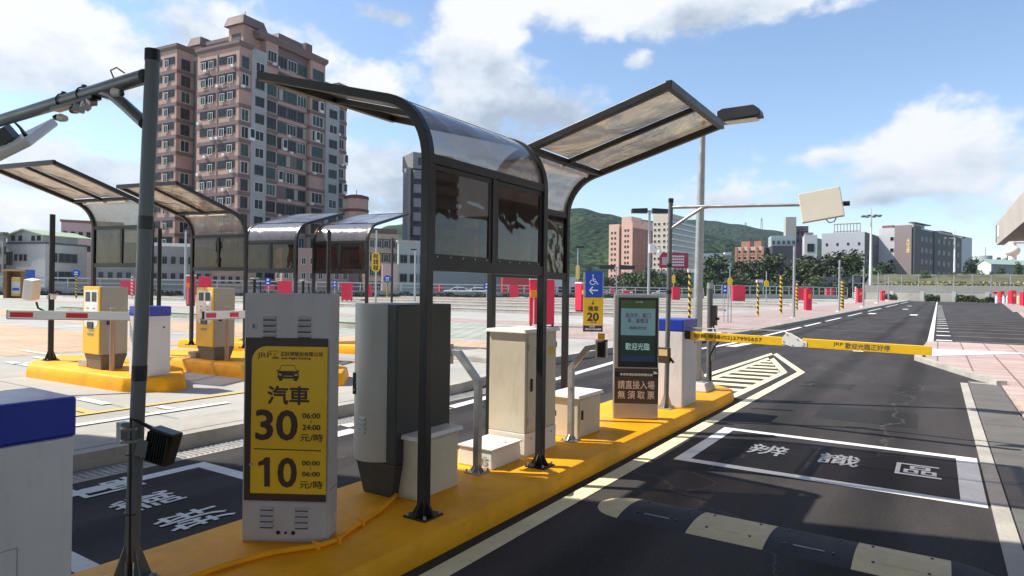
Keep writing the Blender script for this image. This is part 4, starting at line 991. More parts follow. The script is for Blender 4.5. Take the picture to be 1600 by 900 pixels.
gooseneck('thin call post showing left above the price sign', 396, 12.6, 436); gooseneck('thin call post showing right above the price sign', 472, 13.4, 439)

# ================================================================== FOREGROUND LEFT POLE
t = thing('camera_gantry_pole', 'thick dark grey foreground pole with black top and an arm reaching out left', 'pole', (-3.295, 1.675, .15))
lean = .095
mb = MB(); mb.cyl((0, 0, .10), (lean*.62, lean*.40, 2.545), .0335, .033, galv_d, n=28); pl = mb.build('pole', t, smooth=True)
mb = MB(); mb.cyl((lean*.62, lean*.4, 2.545), (lean*.625, lean*.405, 2.60), .036, m=blk, n=24); mb.build('cap', pl, smooth=True)
for z0_, z1_ in ((.98, 1.055), (1.72, 1.785)): mb = MB(); mb.cyl((lean*.62*z0_/2.6, lean*.4*z0_/2.6, z0_), (lean*.62*z1_/2.6, lean*.4*z1_/2.6, z1_), .0350, m=blk, n=24); mb.build('tape_band', pl, smooth=True)
for z0_ in (.62, .33): mb = MB(); mb.cyl((.004, .002, z0_), (.004, .002, z0_+.006), .0352, m=blk, n=20); mb.build('tape_band', pl, smooth=True)
pole_base(t, .033, .17, .10, galv_d)
mb = MB(); mb.cyl((.03, .02, 2.47), (-2.4, .05, 2.50), .036, m=galv_d, n=24); mb.build('arm', t, smooth=True)
mb = MB(); mb.tube([(.03, .02, 2.24), (-.18, .03, 2.36), (-.30, .03, 2.43), (-.42, .03, 2.465)], .03, galv_d, n=16); mb.build('brace', t, smooth=True)
mb = MB()
for x_ in (-.86, -.62):
    ring = [(x_, .03+.040*math.cos(a), 2.482+.040*math.sin(a)) for a in [2*math.pi*i/16 for i in range(17)]]
    mb.tube(ring, .004, blk, n=6); mb.box(x_-.008, x_+.008, .02, .04, 2.52, 2.535, blk)
mb.tube([(-.30, .03, 2.52), (-.27, .0, 2.545), (-.21, .0, 2.55), (-.17, .02, 2.52)], .004, blk, n=6)
mb.each('clamp_ring', t)
t = thing('pipe_camera', 'small lumpy grey and white camera strapped under the arm of the thick foreground pole', 'camera', (-3.31, 1.66, .15))
mb = MB()
for i, (x_, z_, r_) in enumerate([(-.80, 2.38, .030), (-.86, 2.385, .024), (-.60, 2.40, .034), (-.66, 2.405, .028), (-.52, 2.41, .036), (-.46, 2.415, .03), (-.20, 2.43, .032), (-.15, 2.415, .022)]):
    m_ = [cream_w, dk, galv, galv_d, cream_w, galv, cream_w, dk][i]; r_ *= .8; X_ = Matrix.Translation((x_, .02, z_)) @ Matrix.Rotation(i*.7, 4, 'X') @ Matrix.Rotation(i*.5, 4, 'Y')
    if i % 3 == 0: mb.cyl((x_-r_, .02, z_), (x_+r_, .03, z_-.01), r_, r_*.7, m_)
    else: mb.box(-r_, r_, -r_*.8, r_*.8, -r_*.6, r_*.6, m_, X_)
mb.each('housing', t, bevel=.005)
mb = MB(); mb.box(-.90, -.42, .0, .05, 2.425, 2.443, blk); mb.build('bracket', t)
t = thing('reader_panel', 'slanted white antenna panel hanging under the arm at the upper left edge', 'antenna', at(14, 231, 4.3))
ax_ = (at(97, 192, 4.15)-at(0, 240, 4.15)).normalized(); vv_ = ray(30, 226); vv_.z = 0; vv_.normalize(); bx_ = vv_*math.cos(R(14.5))+Vector((0, 0, 1))*math.sin(R(14.5)); nx_ = ax_.cross(bx_).normalized(); nx_ = nx_ if nx_.z > 0 else -nx_
bx_ = nx_.cross(ax_).normalized(); t.rotation_euler = Matrix((ax_, nx_, ax_.cross(nx_))).transposed().to_euler()
mb = MB(); mb.box(-.25, .25, -.028, .028, -.25, .25, white_p); mb.build('housing', t, bevel=.012)
mb = MB()
for a in (.02, .06): mb.box(a, a+.012, .028, .034, -.02, .06, blk)
mb.box(-.06, .06, .028, .12, -.10, -.02, galv_d); mb.build('clamp', t)
a_ = at(8, 187, 4.3); b_ = at(40, 212, 4.15)
mb = MB(); mb.tube([a_, at(22, 190, 4.25), at(32, 200, 4.2), b_], [.006, .007, .009, .014], blk)
mb.build('power_cable', None, smooth=True, label='short black cable dropping from the arm to the slanted white panel', cat='cable')
# floodlight
t = thing('floodlight', 'black finned floodlight clamped low on the thick foreground pole', 'floodlight', (-3.31, 1.66, .15))
fpos = at(250, 697, 3.12)-Vector((-3.31, 1.66, .15))
FX = Matrix.Translation(fpos) @ Matrix.Rotation(YAW-R(14), 4, 'Z') @ Matrix.Rotation(R(12), 4, 'Y') @ Matrix.Scale(.86, 4)
mb = MB(); mb.frus((-.065, .075, -.03, .05), -.095, (-.065, .095, -.03, .05), .095, blk, FX); mb.build('housing', t, bevel=.006)
mb = MB()
for i in range(9): mb.box(-.055+i*.016, -.050+i*.016, -.050, -.031, -.08, .08, blk, FX)
mb.build('cooling_fin', t)
mb = MB(); mb.box(-.10, -.03, -.062, -.054, -.065, .03, galv_d, FX)
for zz in (-.03, .03):
    ring = [Vector((.02+.037*math.cos(a), .0+.037*math.sin(a), .72+zz)) for a in [2*math.pi*i/16 for i in range(17)]]
    mb.tube(ring, .008, galv, n=6)
mb.box(-.075, -.03, -.02, .02, .67, .77, galv); mb.each('clamp', t)
mb = MB(); mb.tube([FX @ Vector((-.06, 0, .08)), Vector((.035, .0, .80)), Vector((.037, .0, .55)), Vector((.034, .0, .02))], .011, blk); mb.build('cable', t, smooth=True)

# ================================================================== STREET LAMP beside boom
t = thing('street_lamp', 'tapered grey lamp post on a concrete footing behind the boom cabinet, head pointing right', 'street lamp', (-3.00, 9.62, .15))
mb = MB(); mb.cyl((0, 0, .14), (.06, 0, 4.12), .078, .042, galv, n=24); mb.cyl((.06, 0, 4.12), (.06, 0, 4.17), .05, m=galv); mb.build('pole', t, smooth=True)
mb = MB(); mb.frus((-.24, .24, -.24, .24), 0, (-.19, .19, -.19, .19), .13, M('rough_concrete', (.5, .48, .45), .9, bump=.8, bscale=20, dirt=.4)); mb.build('footing', t, bevel=.02)
pole_base(t, .075, .20, .16, galv, z=.13)
mb = MB(); mb.cyl((.05, 0, 4.02), (.32, 0, 4.01), .03, m=galv); mb.build('arm', t, smooth=True)
mb = MB(); mb.prof([(.30, 3.93), (.30, 4.06), (.36, 4.085), (.80, 4.085), (.88, 4.02), (.90, 3.93), (.36, 3.90)], -.13, .13, dkb); hd = mb.build('lamp_head', t, bevel=.01)
mb = MB(); mb.box(.40, .84, -.10, .10, 3.893, 3.905, M('lamp_lens', (.70, .66, .58), .25)); mb.build('lens', hd)
t = thing('steel_bollard', 'dark grey capped steel pipe standing right behind the tapered lamp post', 'bollard', (-2.87, 9.85, .15))
mb = MB(); mb.cyl((0, 0, 0), (0, 0, 1.50), .04, m=galv_d); mb.build('pipe', t, smooth=True)
mb = MB(); mb.cyl((0, 0, 1.50), (0, 0, 1.585), .043, m=galv); mb.build('cap', t, smooth=True)
mb = MB(); mb.box(.04, .10, -.05, .05, .95, 1.25, dk); mb.cyl((.10, 0, 1.05), (.14, 0, 1.05), .02, m=blk); mb.box(.03, .085, -.04, .04, .42, .66, galv_d); mb.each('switch_box', t)
mb = MB(); mb.tube([(.05, 0, .95), (.12, -.05, .80), (.22, -.1, .78), (.12, -.12, .66), (.04, -.12, .5), (.05, -.1, .15), (.03, -.08, .01)], .012, blk); mb.build('cable', t, smooth=True)
t = thing('bullet_camera', 'white bullet camera under the near half of the yellow boom', 'camera', (-2.62, 9.1, .98), R(18))
mb = MB(); mb.box(-.14, .13, -.04, .04, .0, .065, white_p); mb.box(-.24, .02, -.03, .03, -.06, -.03, white_p); mb.box(-.03, .02, -.015, .015, -.03, 0, white_p); mb.build('housing', t, bevel=.006)
mb = MB(); mb.box(.13, .20, -.04, .04, -.005, .065, M('camera_hood', (.35, .3, .25), .4)); mb.box(.20, .203, -.03, .03, .0, .055, blk); mb.build('hood', t)

# ================================================================== SPEED HUMP
t = thing('speed_hump', 'rubber speed hump of alternating yellow and black blocks across the right lane', 'speed hump', (-1.88, 4.52, 0), R(-.3))
def hump(x0, x1, m, cap=False):
    n = 8; pr = [(-.245+.49*i/n, .030*math.sin(math.pi*i/n)**.75) for i in range(n+1)]
    mb = MB()
    if not cap:
        v = [(x0, a, b) for a, b in pr]+[(x1, a, b) for a, b in pr]; k_ = n+1
        mb.add(v, [(i, i+1, k_+i+1, k_+i)[::-1] for i in range(n)]+[list(range(n+1)), list(range(k_, 2*k_))[::-1], (0, n, k_+n, k_)], m)
        cx = (x0+x1)/2
        for a, b in ((-.14, -.12), (.14, -.12), (-.16, .15), (.15, .15)): mb.cyl((cx+a, b, .018), (cx+a, b, .0295 if abs(b) < .13 else .0268), .009, m=blk, n=10)
        mb.box(cx-.09, cx+.09, -.118, -.112, .022, .0285, galv if m is rub_k else rub_y)
    else:
        ns = 8; v = []; 
        for j in range(ns+1):
            s_ = math.cos(math.pi/2*(1-j/ns)) if j else 0; 
            xx = x1-(x1-x0)*math.sqrt(max(0, 1-s_*s_))
            v += [(xx, a*s_, b*s_) for a, b in pr]
        k_ = n+1; mb.add(v, [(j*k_+i, j*k_+i+1, (j+1)*k_+i+1, (j+1)*k_+i)[::-1] for j in range(ns) for i in range(n)], m)
    return mb
hump(-.24, .0, rub_y, True).build('end_cap', t, smooth=True)
x = 0
for i in range(4):
    hump(x, x+.488, rub_k if i % 2 == 0 else rub_y).build('rubber_block', t, smooth=True); x += .49
hc = hump(-.24, 0, rub_k, True); X_ = Matrix.Translation((x, 0, 0)) @ Matrix.Rotation(math.pi, 4, 'Z')
hc.v = [tuple(X_ @ Vector(p)) for p in hc.v]; hc.build('end_cap', t, smooth=True)

# ================================================================== LOT FURNITURE
def red_cab(label, loc, rz=0, sx_=1.0, sy_=.55, h=1.9, tall=True, grp='red covered cabinets in the car park'):
    t = thing('red_cabinet', label, 'red cabinet', loc, rz, grp)
    mb = MB(); mb.box(-sx_/2, sx_/2, -sy_/2, sy_/2, .09, h, red_c); mb.build('cover', t, bevel=.02)
    mb = MB()
    for a in (-sx_/2+.06, 0, sx_/2-.06): mb.box(a-.04, a+.04, -sy_/2+.03, sy_/2-.03, 0, .089, blk)
    mb.build('feet', t)
    if tall:
        mb = MB(); mb.box(-sx_/2-.02, sx_/2+.02, -sy_/2-.02, sy_/2+.02, h+.001, h+.10, white_p); mb.build('cap', t, bevel=.01)
        mb = MB(); mb.box(-sx_/2+.02, -sx_/2+.32, -sy_/2-.16, -sy_/2-.001, h*.62, h*.62+.28, orange); mb.cyl((-sx_/2+.17, -sy_/2-.08, .1), (-sx_/2+.17, -sy_/2-.08, h*.62), .03, m=M('pinkish_pipe', (.75, .35, .32), .5)); mb.build('valve_box', t, bevel=.01)
    return t
def G3(px, py): p = gp(px, py, LOT); return (p.x, p.y, LOT)
VW = YAW
red_cab('tall red cabinet with orange valve box, seen between the two near canopy posts', G3(846, 510), VW, .98, .5, 1.85)
red_cab('tall red cabinet glimpsed at the left edge of the blue wheelchair sign', G3(906, 487), VW+.9, .45, .5, 1.9)
red_cab('tall narrow red cabinet behind the second canopy post left of the price sign', G3(298, 478), VW, .45, .45, 2.1)
for px, py, w_, h_, lab in [(207, 463, 30, 24, 'red cabinet peeping from behind the thick foreground pole on its left side'),
                            (320, 464, 17, 32, 'pink-red cabinet right of the second booth canopy post'),
                            (421, 462, 13, 18, 'red cabinet behind the blue board above the price sign'),
                            (445, 465, 20, 26, 'bright pink-red cabinet above the right half of the price sign'),
                            (542, 470, 16, 28, 'red cabinet just right of the price sign top'),
                            (576, 466, 9, 22, 'narrow red cabinet beside the farthest canopy post'),
                            (686, 464, 10, 20, 'small red cabinet seen under the nearest canopy wall at left'),
                            (803, 465, 13, 20, 'red cabinet between the two near canopy posts, farther back'),
                            (956, 463, 6, 13, 'slim red cabinet behind the welcome screen, leftmost'),
                            (978, 463, 12, 9, 'low red cabinet poking over the welcome screen'),
                            (1056, 470, 12, 21, 'red cabinet right of the slim camera pole'),
                            (1081, 462, 12, 12, 'small red cabinet behind the striped post'),
                            (1153, 472, 19, 26, 'wide red cabinet right of the lamp post and bollard'),
                            (1249, 469, 12, 19, 'red cabinet partly hidden behind the post by the road'),
                            (1296, 466, 12, 15, 'small red cabinet in the gap between the two roadside poles')]:
    d = (H-LOT)/(((py-450)/F)*up.z-0-fw.z+0) if False else (gp(px, py, LOT)-Vector((0, 0, H))).dot(fw)
    red_cab(lab, G3(px, py), VW, w_*d/F, .5*w_*d/F, h_*d/F, False)
def hydr(px, py, w_, h_, lab):
    d = (gp(px, py, LOT)-Vector((0, 0, H))).dot(fw); s = d/F
    t = thing('hydrant_column', lab, 'hydrant column', G3(px, py), VW, 'red hydrant columns')
    mb = MB(); mb.box(-w_*s/2, w_*s/2, -w_*s/2, w_*s/2, .03, h_*s, red_c); mb.build('column', t, bevel=.01)
    mb = MB(); mb.box(-w_*s*.6, w_*s*.6, -w_*s*.6, w_*s*.6, 0, .03, M('pink_base', (.8, .4, .33), .7)); mb.box(-w_*s*.1, w_*s*.3, -w_*s*.62, -w_*s*.5, h_*s*.55, h_*s*.75, orange); mb.each('fitting', t)
hydr(1262, 485, 9, 34, 'tallest red hydrant column beside the nearest roadside pole')
hydr(1342, 473, 8, 22, 'red hydrant column right of the second roadside pole'); hydr(1379, 470, 5, 16, 'far red hydrant column by the kerb left of the road end')
hydr(1553, 471, 6, 15, 'right roadside red column, leftmost of the four'); hydr(1564, 472, 6, 17, 'right roadside red column, second from the left')
hydr(1581, 475, 8, 21, 'right roadside red column, third and tallest'); hydr(1599, 478, 7, 22, 'right roadside red column cut by the picture edge')
def cones(px, py, m, lab):
    d = (gp(px, py, LOT)-Vector((0, 0, H))).dot(fw); s = d/F
    t = thing('guide_post', lab, 'guide post', G3(px, py)); mb = MB(); mb.cyl((0, 0, 0), (0, 0, 10*s), 2*s, m=m, n=10); mb.build('post', t); mb = MB(); mb.cyl((0, 0, 10*s), (0, 0, 12*s), 1.2*s, m=white_p, n=10); mb.build('top', t)
for px, m, lab in ((1557, white_p, 'white guide post right of the leftmost red column'), (1568, white_p, 'white guide post beside the second red column'), (1574, cream_w, 'cream guide post between the second and third red columns'), (1591, M('pale_yellow', (.7, .65, .35), .5), 'pale yellow guide post right of the tallest red column')): cones(px, 474, m, lab)

def striped_post(label, px, py, top, board=0, m=st_yb, wpx=3.2):
    p = gp(px, py, LOT); d = (p-Vector((0, 0, H))).dot(fw); s = d/F; h_ = (py-top)*s; r_ = wpx*s/2
    t = thing('striped_post', label, 'striped post', (p.x, p.y, LOT), 0, 'striped warning posts')
    mb = MB(); mb.cyl((0, 0, 0), (0, 0, h_), r_, m=m, n=14); mb.build('pole', t, smooth=True)
    mb = MB(); mb.cyl((0, 0, h_), (0, 0, h_+.06), r_*1.15, m=galv); mb.build('cap', t, smooth=True)
    if board:
        a = cr_*(r_+.02); b = a+cr_*(board*s); tz = h_-.02
        mb = MB(); X_ = Matrix.Rotation(YAW, 4, 'Z'); mb.box(r_, r_+board*s, -.02, .02, tz-board*s*2.3, tz, M('teal_board', (.05, .28, .36), .5), X_); mb.build('sign_board', t)
        mb = MB(); mb.box(-.1, .3, -.06, .06, h_-.05, h_+.12, white_p, X_); mb.build('lamp', t)
striped_post('yellow and black striped post left of the lamp post, teal board on top', 1077, 503, 424, 7, wpx=4)
striped_post('yellow and black striped post with pale top right of the widest red cabinet', 1184, 494, 440, 5)
striped_post('tallest yellow and black striped post left of the nearest roadside pole', 1220, 490, 432, 0, wpx=4)
striped_post('yellow and black striped post just right of the nearest roadside pole', 1245, 485, 440, 0)
striped_post('thick yellow and black striped post just right of the second roadside pole', 1316, 483, 440, 0, wpx=5)
striped_post('red and white striped post by the hydrant column near the road', 1337, 474, 448, 0, st_rw, 3)
def ped_sign(label, px, py, top, m=st_yb):
    p = gp(px, py, LOT); d = (p-Vector((0, 0, H))).dot(fw); s = d/F
    t = thing('parking_sign_post', label, 'sign post', (p.x, p.y, LOT), YAW, 'round blue signs on striped posts')
    mb = MB(); mb.cyl((0, 0, 0), (0, 0, (py-top)*s), 1.4*s, m=m, n=12); mb.build('pole', t, smooth=True)
    mb = MB(); mb.cyl((0, -.06, (py-top)*s), (0, .06, (py-top)*s), 6*s, m=blue_s, n=28); mb.build('sign_disc', t)
    mb = MB(); mb.box(-2.6*s, 2.6*s, -.08, -.061, (py-top+1)*s, (py-top+2.5)*s, wht_t); mb.box(-2.6*s, 2.6*s, -.08, -.061, (py-top-2.5)*s, (py-top-1)*s, wht_t); mb.each('symbol', t)
ped_sign('round blue sign on a striped post left of the leftmost ticket machine', 119, 466, 427); ped_sign('round blue sign on a striped post beside the yellow oval sign', 605, 464, 436)
striped_post('red and white striped post against the red cabinet by the thick pole', 206, 467, 432, 0, st_rw, 3)

# wheelchair / motorcycle sign
p0 = gp(912, 518, LOT); p1 = gp(942, 519, LOT)
t = thing('motorcycle_sign', 'blue wheelchair arrow board over a yellow board reading 20, on two posts', 'sign', ((p0.x+p1.x)/2, (p0.y+p1.y)/2, LOT), YAW)
s = 23.5/F
def qx(px): return (px-926.5)*s
def qz(py): return (517.5-py)*s
mb = MB()
for px in (912, 940): mb.box(qx(px)-.03, qx(px)+.03, .0, .05, 0, qz(426), galv)
mb.build('post', t)
mb = MB(); mb.box(qx(914), qx(940), -.02, -.001, qz(464), qz(425), blue_s); b1_ = mb.build('wheelchair_board', t)
mb = MB(); mb.box(qx(911), qx(941), -.03, -.001, qz(507), qz(465), yel_s); b2_ = mb.build('price_board', t)
mb = MB(); mb.box(qx(911), qx(940), -.03, -.001, qz(517), qz(507.5), brown_s); b3_ = mb.build('notice_board', t)
mb = MB(); yy2 = -.021
def ql(pts, wd): mb.line2([(qx(a), qz(b)) for a, b in pts], wd*s, yy2, wht_t, .002)
ql([(925, 433), (925.5, 440), (930, 440), (932, 444.5), (933.5, 444)], 1.2); ql([(925, 437), (929, 437)], 1)
ql([(924, 438), (921.5, 439.5), (920.3, 442), (922, 444.6), (925, 445.4), (928, 444), (929, 442)], 1.1)
mb.cyl((qx(925), yy2-.002, qz(431)), (qx(925), yy2, qz(431)), 1.2*s, m=wht_t, n=10)
ql([(920, 454), (933, 454)], 1.7); ql([(925, 448.6), (920, 454), (925, 459.4)], 1.7); mb.build('symbol', b1_)
lettering('機車', brown_s, qx(918), qx(934), qz(486), qz(478), -.031, b2_, .03); lettering('20', brown_s, qx(917), qx(934), qz(500.5), qz(488.5), -.031, b2_, .05)
lettering('元/時', brown_s, qx(921), qx(931), qz(504), qz(501.5), -.031, b2_, .02); lettering('停放規定', wht_t, qx(920), qx(929), qz(510.6), qz(508.6), -.031, b3_, .03); lettering('請依指示停放並繳費', wht_t, qx(914), qx(938), qz(514.8), qz(512), -.031, b3_, .03)
mb = MB(); mb.cyl((qx(925.5), -.034, qz(470.5)), (qx(925.5), -.031, qz(470.5)), 1.0*s, m=brown_s, n=10); mb.cyl((qx(925.5), -.034, qz(474)), (qx(925.5), -.031, qz(474)), 1.7*s, m=brown_s, n=10); mb.build('symbol', b2_)

# generic thin poles
def lpole(label, px, base, top, wpx=3, head=None, grp='plain grey poles round the car park', d=None, m=galv, foot=True, name='light_pole'):
    p = gp(px, base, LOT) if d is None else None
    if p is None: q_ = at(px, base, d); z0 = LOT; p = Vector((q_.x, q_.y, LOT))
    dd = (p-Vector((0, 0, H))).dot(fw); s = dd/F; zt = at(px, top, dd).z-LOT
    t = thing(name, label, 'pole', (p.x, p.y, LOT), YAW, grp)
    mb = MB(); mb.cyl((0, 0, 0), (0, 0, zt), wpx*s*.55, wpx*s*.45, m, n=12); mb.build('pole', t, smooth=True)
    if foot: mb = MB(); mb.frus((-4*s, 4*s, -4*s, 4*s), 0, (-3*s, 3*s, -3*s, 3*s), 1.6*s, M('rough_concrete', (.5, .48, .45), .9)); mb.build('footing', t)
    if head == 'pair':
        for sg in (-1, 1):
            mb = MB(); hw = 24*s; 
            mb.prof([(sg*4*s, zt-.02*0-3*s), (sg*4*s, zt+4*s), (sg*28*s, zt+3*s), (sg*28*s, zt-3*s)][::sg], -5*s, 5*s, dkb); mb.build('lamp_head', t, bevel=.01)
        mb = MB(); mb.cyl((-5*s, 0, zt), (5*s, 0, zt), 1.3*s, m=galv); mb.build('arm', t)
    elif head == 'one':
        mb = MB(); mb.box(-3*s, 9*s, -3*s, 3*s, zt, zt+3.5*s, dkb); mb.build('lamp_head', t)
    elif head == 'left':
        mb = MB(); mb.box(-7*s, 2*s, -2*s, 2*s, zt-1*s, zt+1*s, dkb); mb.build('lamp_head', t)
    elif head == 'oval':
        mb = MB(); zz = zt*.0
        mb.build('x') if False else None
    return t, s, zt
t, s, zt = lpole('pole with two black lamp heads and a white box, above the welcome screen', 1013, 476, 330, 4, 'pair')
t.location = (*(gp(1013, 492, LOT).xy), LOT)
dd = (gp(1013, 492, LOT)-Vector((0, 0, H))).dot(fw); fct = dd/F/s; t.scale = (fct, fct, (at(1013, 330, dd).z-LOT)/zt)
t2 = thing('dome_camera', 'white dome camera and box on the two-headed lamp pole', 'camera', at(1015, 395, dd-.3), YAW); s2_ = dd/F
mb = MB(); mb.box(-1*s2_, 8*s2_, -.1, .1, 0, 14*s2_, white_p); mb.build('housing', t2, bevel=.01)
mb = MB(); mb.sph((14*s2_, 0, 1*s2_), 5*s2_, white_p, 14, 8, 1.1); mb.cyl((14*s2_, 0, 4*s2_), (14*s2_, 0, 9*s2_), 2*s2_, m=white_p); mb.build('dome', t2, smooth=True)
lpole('bare grey roadside pole on a pale footing, nearest of the row', 1240, 497, 385, 4.2); lpole('bare grey roadside pole, second of the row', 1311, 487, 406, 3); lpole('bare grey roadside pole, third of the row', 1349, 480, 418, 2.6)
lpole('bare grey roadside pole, fourth of the row', 1372, 474, 426, 2); lpole('bare grey roadside pole, fifth of the row', 1388, 470, 432, 1.8)
lpole('grey pole left of the nearest canopy post, in front of the railing', 648, 473, 390, 3, 'left'); lpole('dark pole between the yellow oval sign and the railing', 612, 474, 372, 3.4, m=dk)
lpole('thin pole holding the black lamp behind the welcome screen', 963, 466, 418, 1.4, 'pair'); lpole('thin pole behind the nearest canopy post at right', 902, 470, 388, 1.6, 'one')
lpole('slender pole left of the thin blue sign', 1137, 505, 445, 1.8, foot=False); lpole('slender dark pole beside the thin blue sign', 1142, 505, 447, 1.6, foot=False)
lpole('utility pole with small boxes behind the second booth canopy', 289, 470, 360, 3.5, 'one', foot=False)
def oval_sign(label, px, base, top, bot, ptop, wpx=13):
    t, s, zt = lpole(label, px, base, ptop, wpx*.22, foot=False, grp='yellow oval signs on poles', name='oval_sign_pole')
    p = gp(px, base, LOT); dd = (p-Vector((0, 0, H))).dot(fw); z0 = at(px, bot, dd).z-LOT; z1 = at(px, top, dd).z-LOT; r_ = wpx*s/2
    pts = [(r_*math.cos(a), (z1-r_ if math.sin(a) >= 0 else z0+r_)+r_*math.sin(a)) for a in [2*math.pi*i/28 for i in range(28)]]
    mb = MB(); mb.prof(pts[::1], -.14-wpx*s*.1, -.08, yel_s); b_ = mb.build('sign_board', t)
    if wpx > 8: 
        lettering('停收\n車費\n場處', M('sign_brown', (.05, .025, .018)), -r_*.6, r_*.6, z0+r_*.4, z1-r_*.4, -.145-wpx*s*.1, b_, .03)
oval_sign('large yellow oval sign with dark lettering on a pole between canopy and canopy post', 587, 475, 394, 425, 360, 13)
oval_sign('small yellow oval sign partly hidden at the second near canopy post', 902, 466, 414, 437, 410, 6)
oval_sign('small yellow oval sign right of the slim camera pole', 1052, 468, 430, 443, 428, 5)
oval_sign('small yellow oval sign left of the widest red cabinet', 1140, 470, 434, 446, 420, 7); oval_sign('small yellow oval sign between two striped posts', 1197, 472, 438, 448, 424, 7)
def blue_board(label, px, base, top, w_, h_):
    t, s, zt = lpole(label, px, base, top, 1.3, foot=False, grp='blue boards on thin poles', name='blue_board_pole')
    mb = MB(); mb.box(-w_*s/2, w_*s/2, -.12, -.06, zt-h_*s, zt, blue_s); mb.build('sign_board', t); mb = MB(); mb.box(-w_*s*.2, w_*s*.2, -.14, -.121, zt-h_*s*.4, zt-h_*s*.15, wht_t); mb.box(-w_*s*.25, w_*s*.25, -.14, -.121, zt-h_*s*.8, zt-h_*s*.6, wht_t); mb.each('symbol', t)
blue_board('blue board above the price sign, left of the red cabinets', 419, 475, 434, 8, 12); blue_board('blue board under the farthest canopy wall', 523, 470, 438, 6, 11)
blue_board('blue board seen between the first two near canopy posts', 760, 470, 441, 8, 11); blue_board('blue wheelchair board left of the widest red cabinet', 1131, 503, 444, 7, 14)
# fee hut at the left edge
t = thing('payment_hut', 'brown payment booth with a lit panel at the far left beside blue and yellow boards', 'booth', G3(30, 466), YAW)
s = (gp(30, 466, LOT)-Vector((0, 0, H))).dot(fw)/F; wood = M('hut_brown', (.20, .10, .03), .5)
mb = MB()
for a, b in ((-22, -17), (5, 10)): mb.box(a*s, b*s, -4*s, 12*s, 0, 42*s, wood)
mb.box(-17*s, 5*s, 8*s, 12*s, 0, 42*s, wood); mb.build('wall', t)
mb = MB(); mb.box(-24*s, 12*s, -6*s, 13*s, 42*s, 45*s, M('hut_roof', (.45, .27, .08), .5)); mb.build('roof', t)
mb = MB(); mb.box(-14*s, 0*s, 2*s, 7*s, 4*s, 33*s, M('machine_pale', (.6, .6, .55), .4)); mb.box(-13*s, -1*s, 1.6*s, 1.99*s, 26*s, 31*s, yel_s); mb.box(-12*s, -2*s, 1.6*s, 1.99*s, 12*s, 16*s, blue_s); mb.box(-14*s, 0, 1.6*s, 1.99*s, 3*s, 7*s, yel_s); mb.build('payment_machine', t)
t = thing('fee_board', 'blue over yellow fee board standing right of the brown payment booth', 'sign', G3(47, 467), YAW)
mb = MB(); mb.box(-1*s, 1*s, 0, 1*s, 0, 44*s, galv); mb.build('post', t); mb = MB(); mb.box(-7*s, 7*s, -.4*s, -.01*s, 31*s, 44*s, blue_s); mb.build('upper_board', t)
mb = MB(); mb.box(-7*s, 7*s, -.4*s, -.01*s, 24*s, 30.5*s, yel_s); mb.box(-6*s, 6*s, -.4*s, -.01*s, 18*s, 23*s, white_p); mb.build('lower_board', t)

# ================================================================== BOUNDARY: railing, wall, hedge
B0, B1, B2 = Vector((-128, -44, 0)), Vector((-44, 146, 0)), Vector((-20, 192, 0))
def railing(label, a, b, wall_h, rail_h, n, name='railing', cat='railing', wm=None, step=None):
    t = thing(name, label, cat, a, math.atan2((b-a).y, (b-a).x)); Ls = (b-a).length
    mb = MB(); mb.box(0, Ls, -.15, .15, 0, wall_h, wm or M('boundary_concrete', (.40, .38, .34), .85, var=.2, scale=.2, dirt=.4)); mb.build('base_wall', t)
    for zz in ((wall_h+rail_h, .10), (wall_h+rail_h*.5, .06)):
        mb = MB(); mb.box(0, Ls, -.05, .05, zz[0]-zz[1], zz[0]+zz[1], galv); mb.build('rail', t)
    for i in range(n+1):
        mb = MB() if i == 0 else None
        if i == 0: mb.box(-.06, .06, -.06, .06, wall_h, wall_h+rail_h, galv); p0 = mb.build('post', t)
        else: c = p0.copy(); C.objects.link(c); c.parent = t; c.location = (Ls*i/n, 0, 0)
    return t
railing('long grey railing on a low wall along the left far edge of the car park', B0, B1, 1.1, 1.2, 60)
railing('grey railing on a low wall behind the red cabinets in the middle distance', B1+Vector((.5, 1, 0)), B2, 1.2, 1.9, 22)
# dark hedge in front of left railing
def leaf_card_mesh(name, pts, size, mat, n=1, flat=.5):
    v = []; f = []
    for p in pts:
        nrm = Vector((random.gauss(0, 1), random.gauss(0, 1), random.gauss(0, .8)+.5)).normalized(); a = nrm.orthogonal().normalized(); b = nrm.cross(a)
        an = random.uniform(0, 6.28); a, b = a*math.cos(an)+b*math.sin(an), b*math.cos(an)-a*math.sin(an); s_ = size*random.uniform(.6, 1.4)
        k_ = len(v); p = Vector(p)
        v += [p-a*s_, p-b*s_*.55+nrm*s_*.1, p+a*s_, p+b*s_*.55+nrm*s_*.1]; f.append((k_, k_+1, k_+2, k_+3))
    me = bpy.data.meshes.new(name); me.from_pydata([tuple(x) for x in v], [], f); me.materials.append(mat); me.update(); return me
fol_d = foliage('leaves_dark', (.007, .018, .006), (.022, .048, .012), (.06, .085, .022))
fol_m = foliage('leaves_mid', (.014, .034, .010), (.045, .082, .022), (.12, .15, .04))
fol_y = foliage('leaves_yellowish', (.06, .07, .02), (.15, .15, .05), (.30, .24, .09))
bark = M('bark', (.09, .07, .05), .9, var=.3, scale=3)
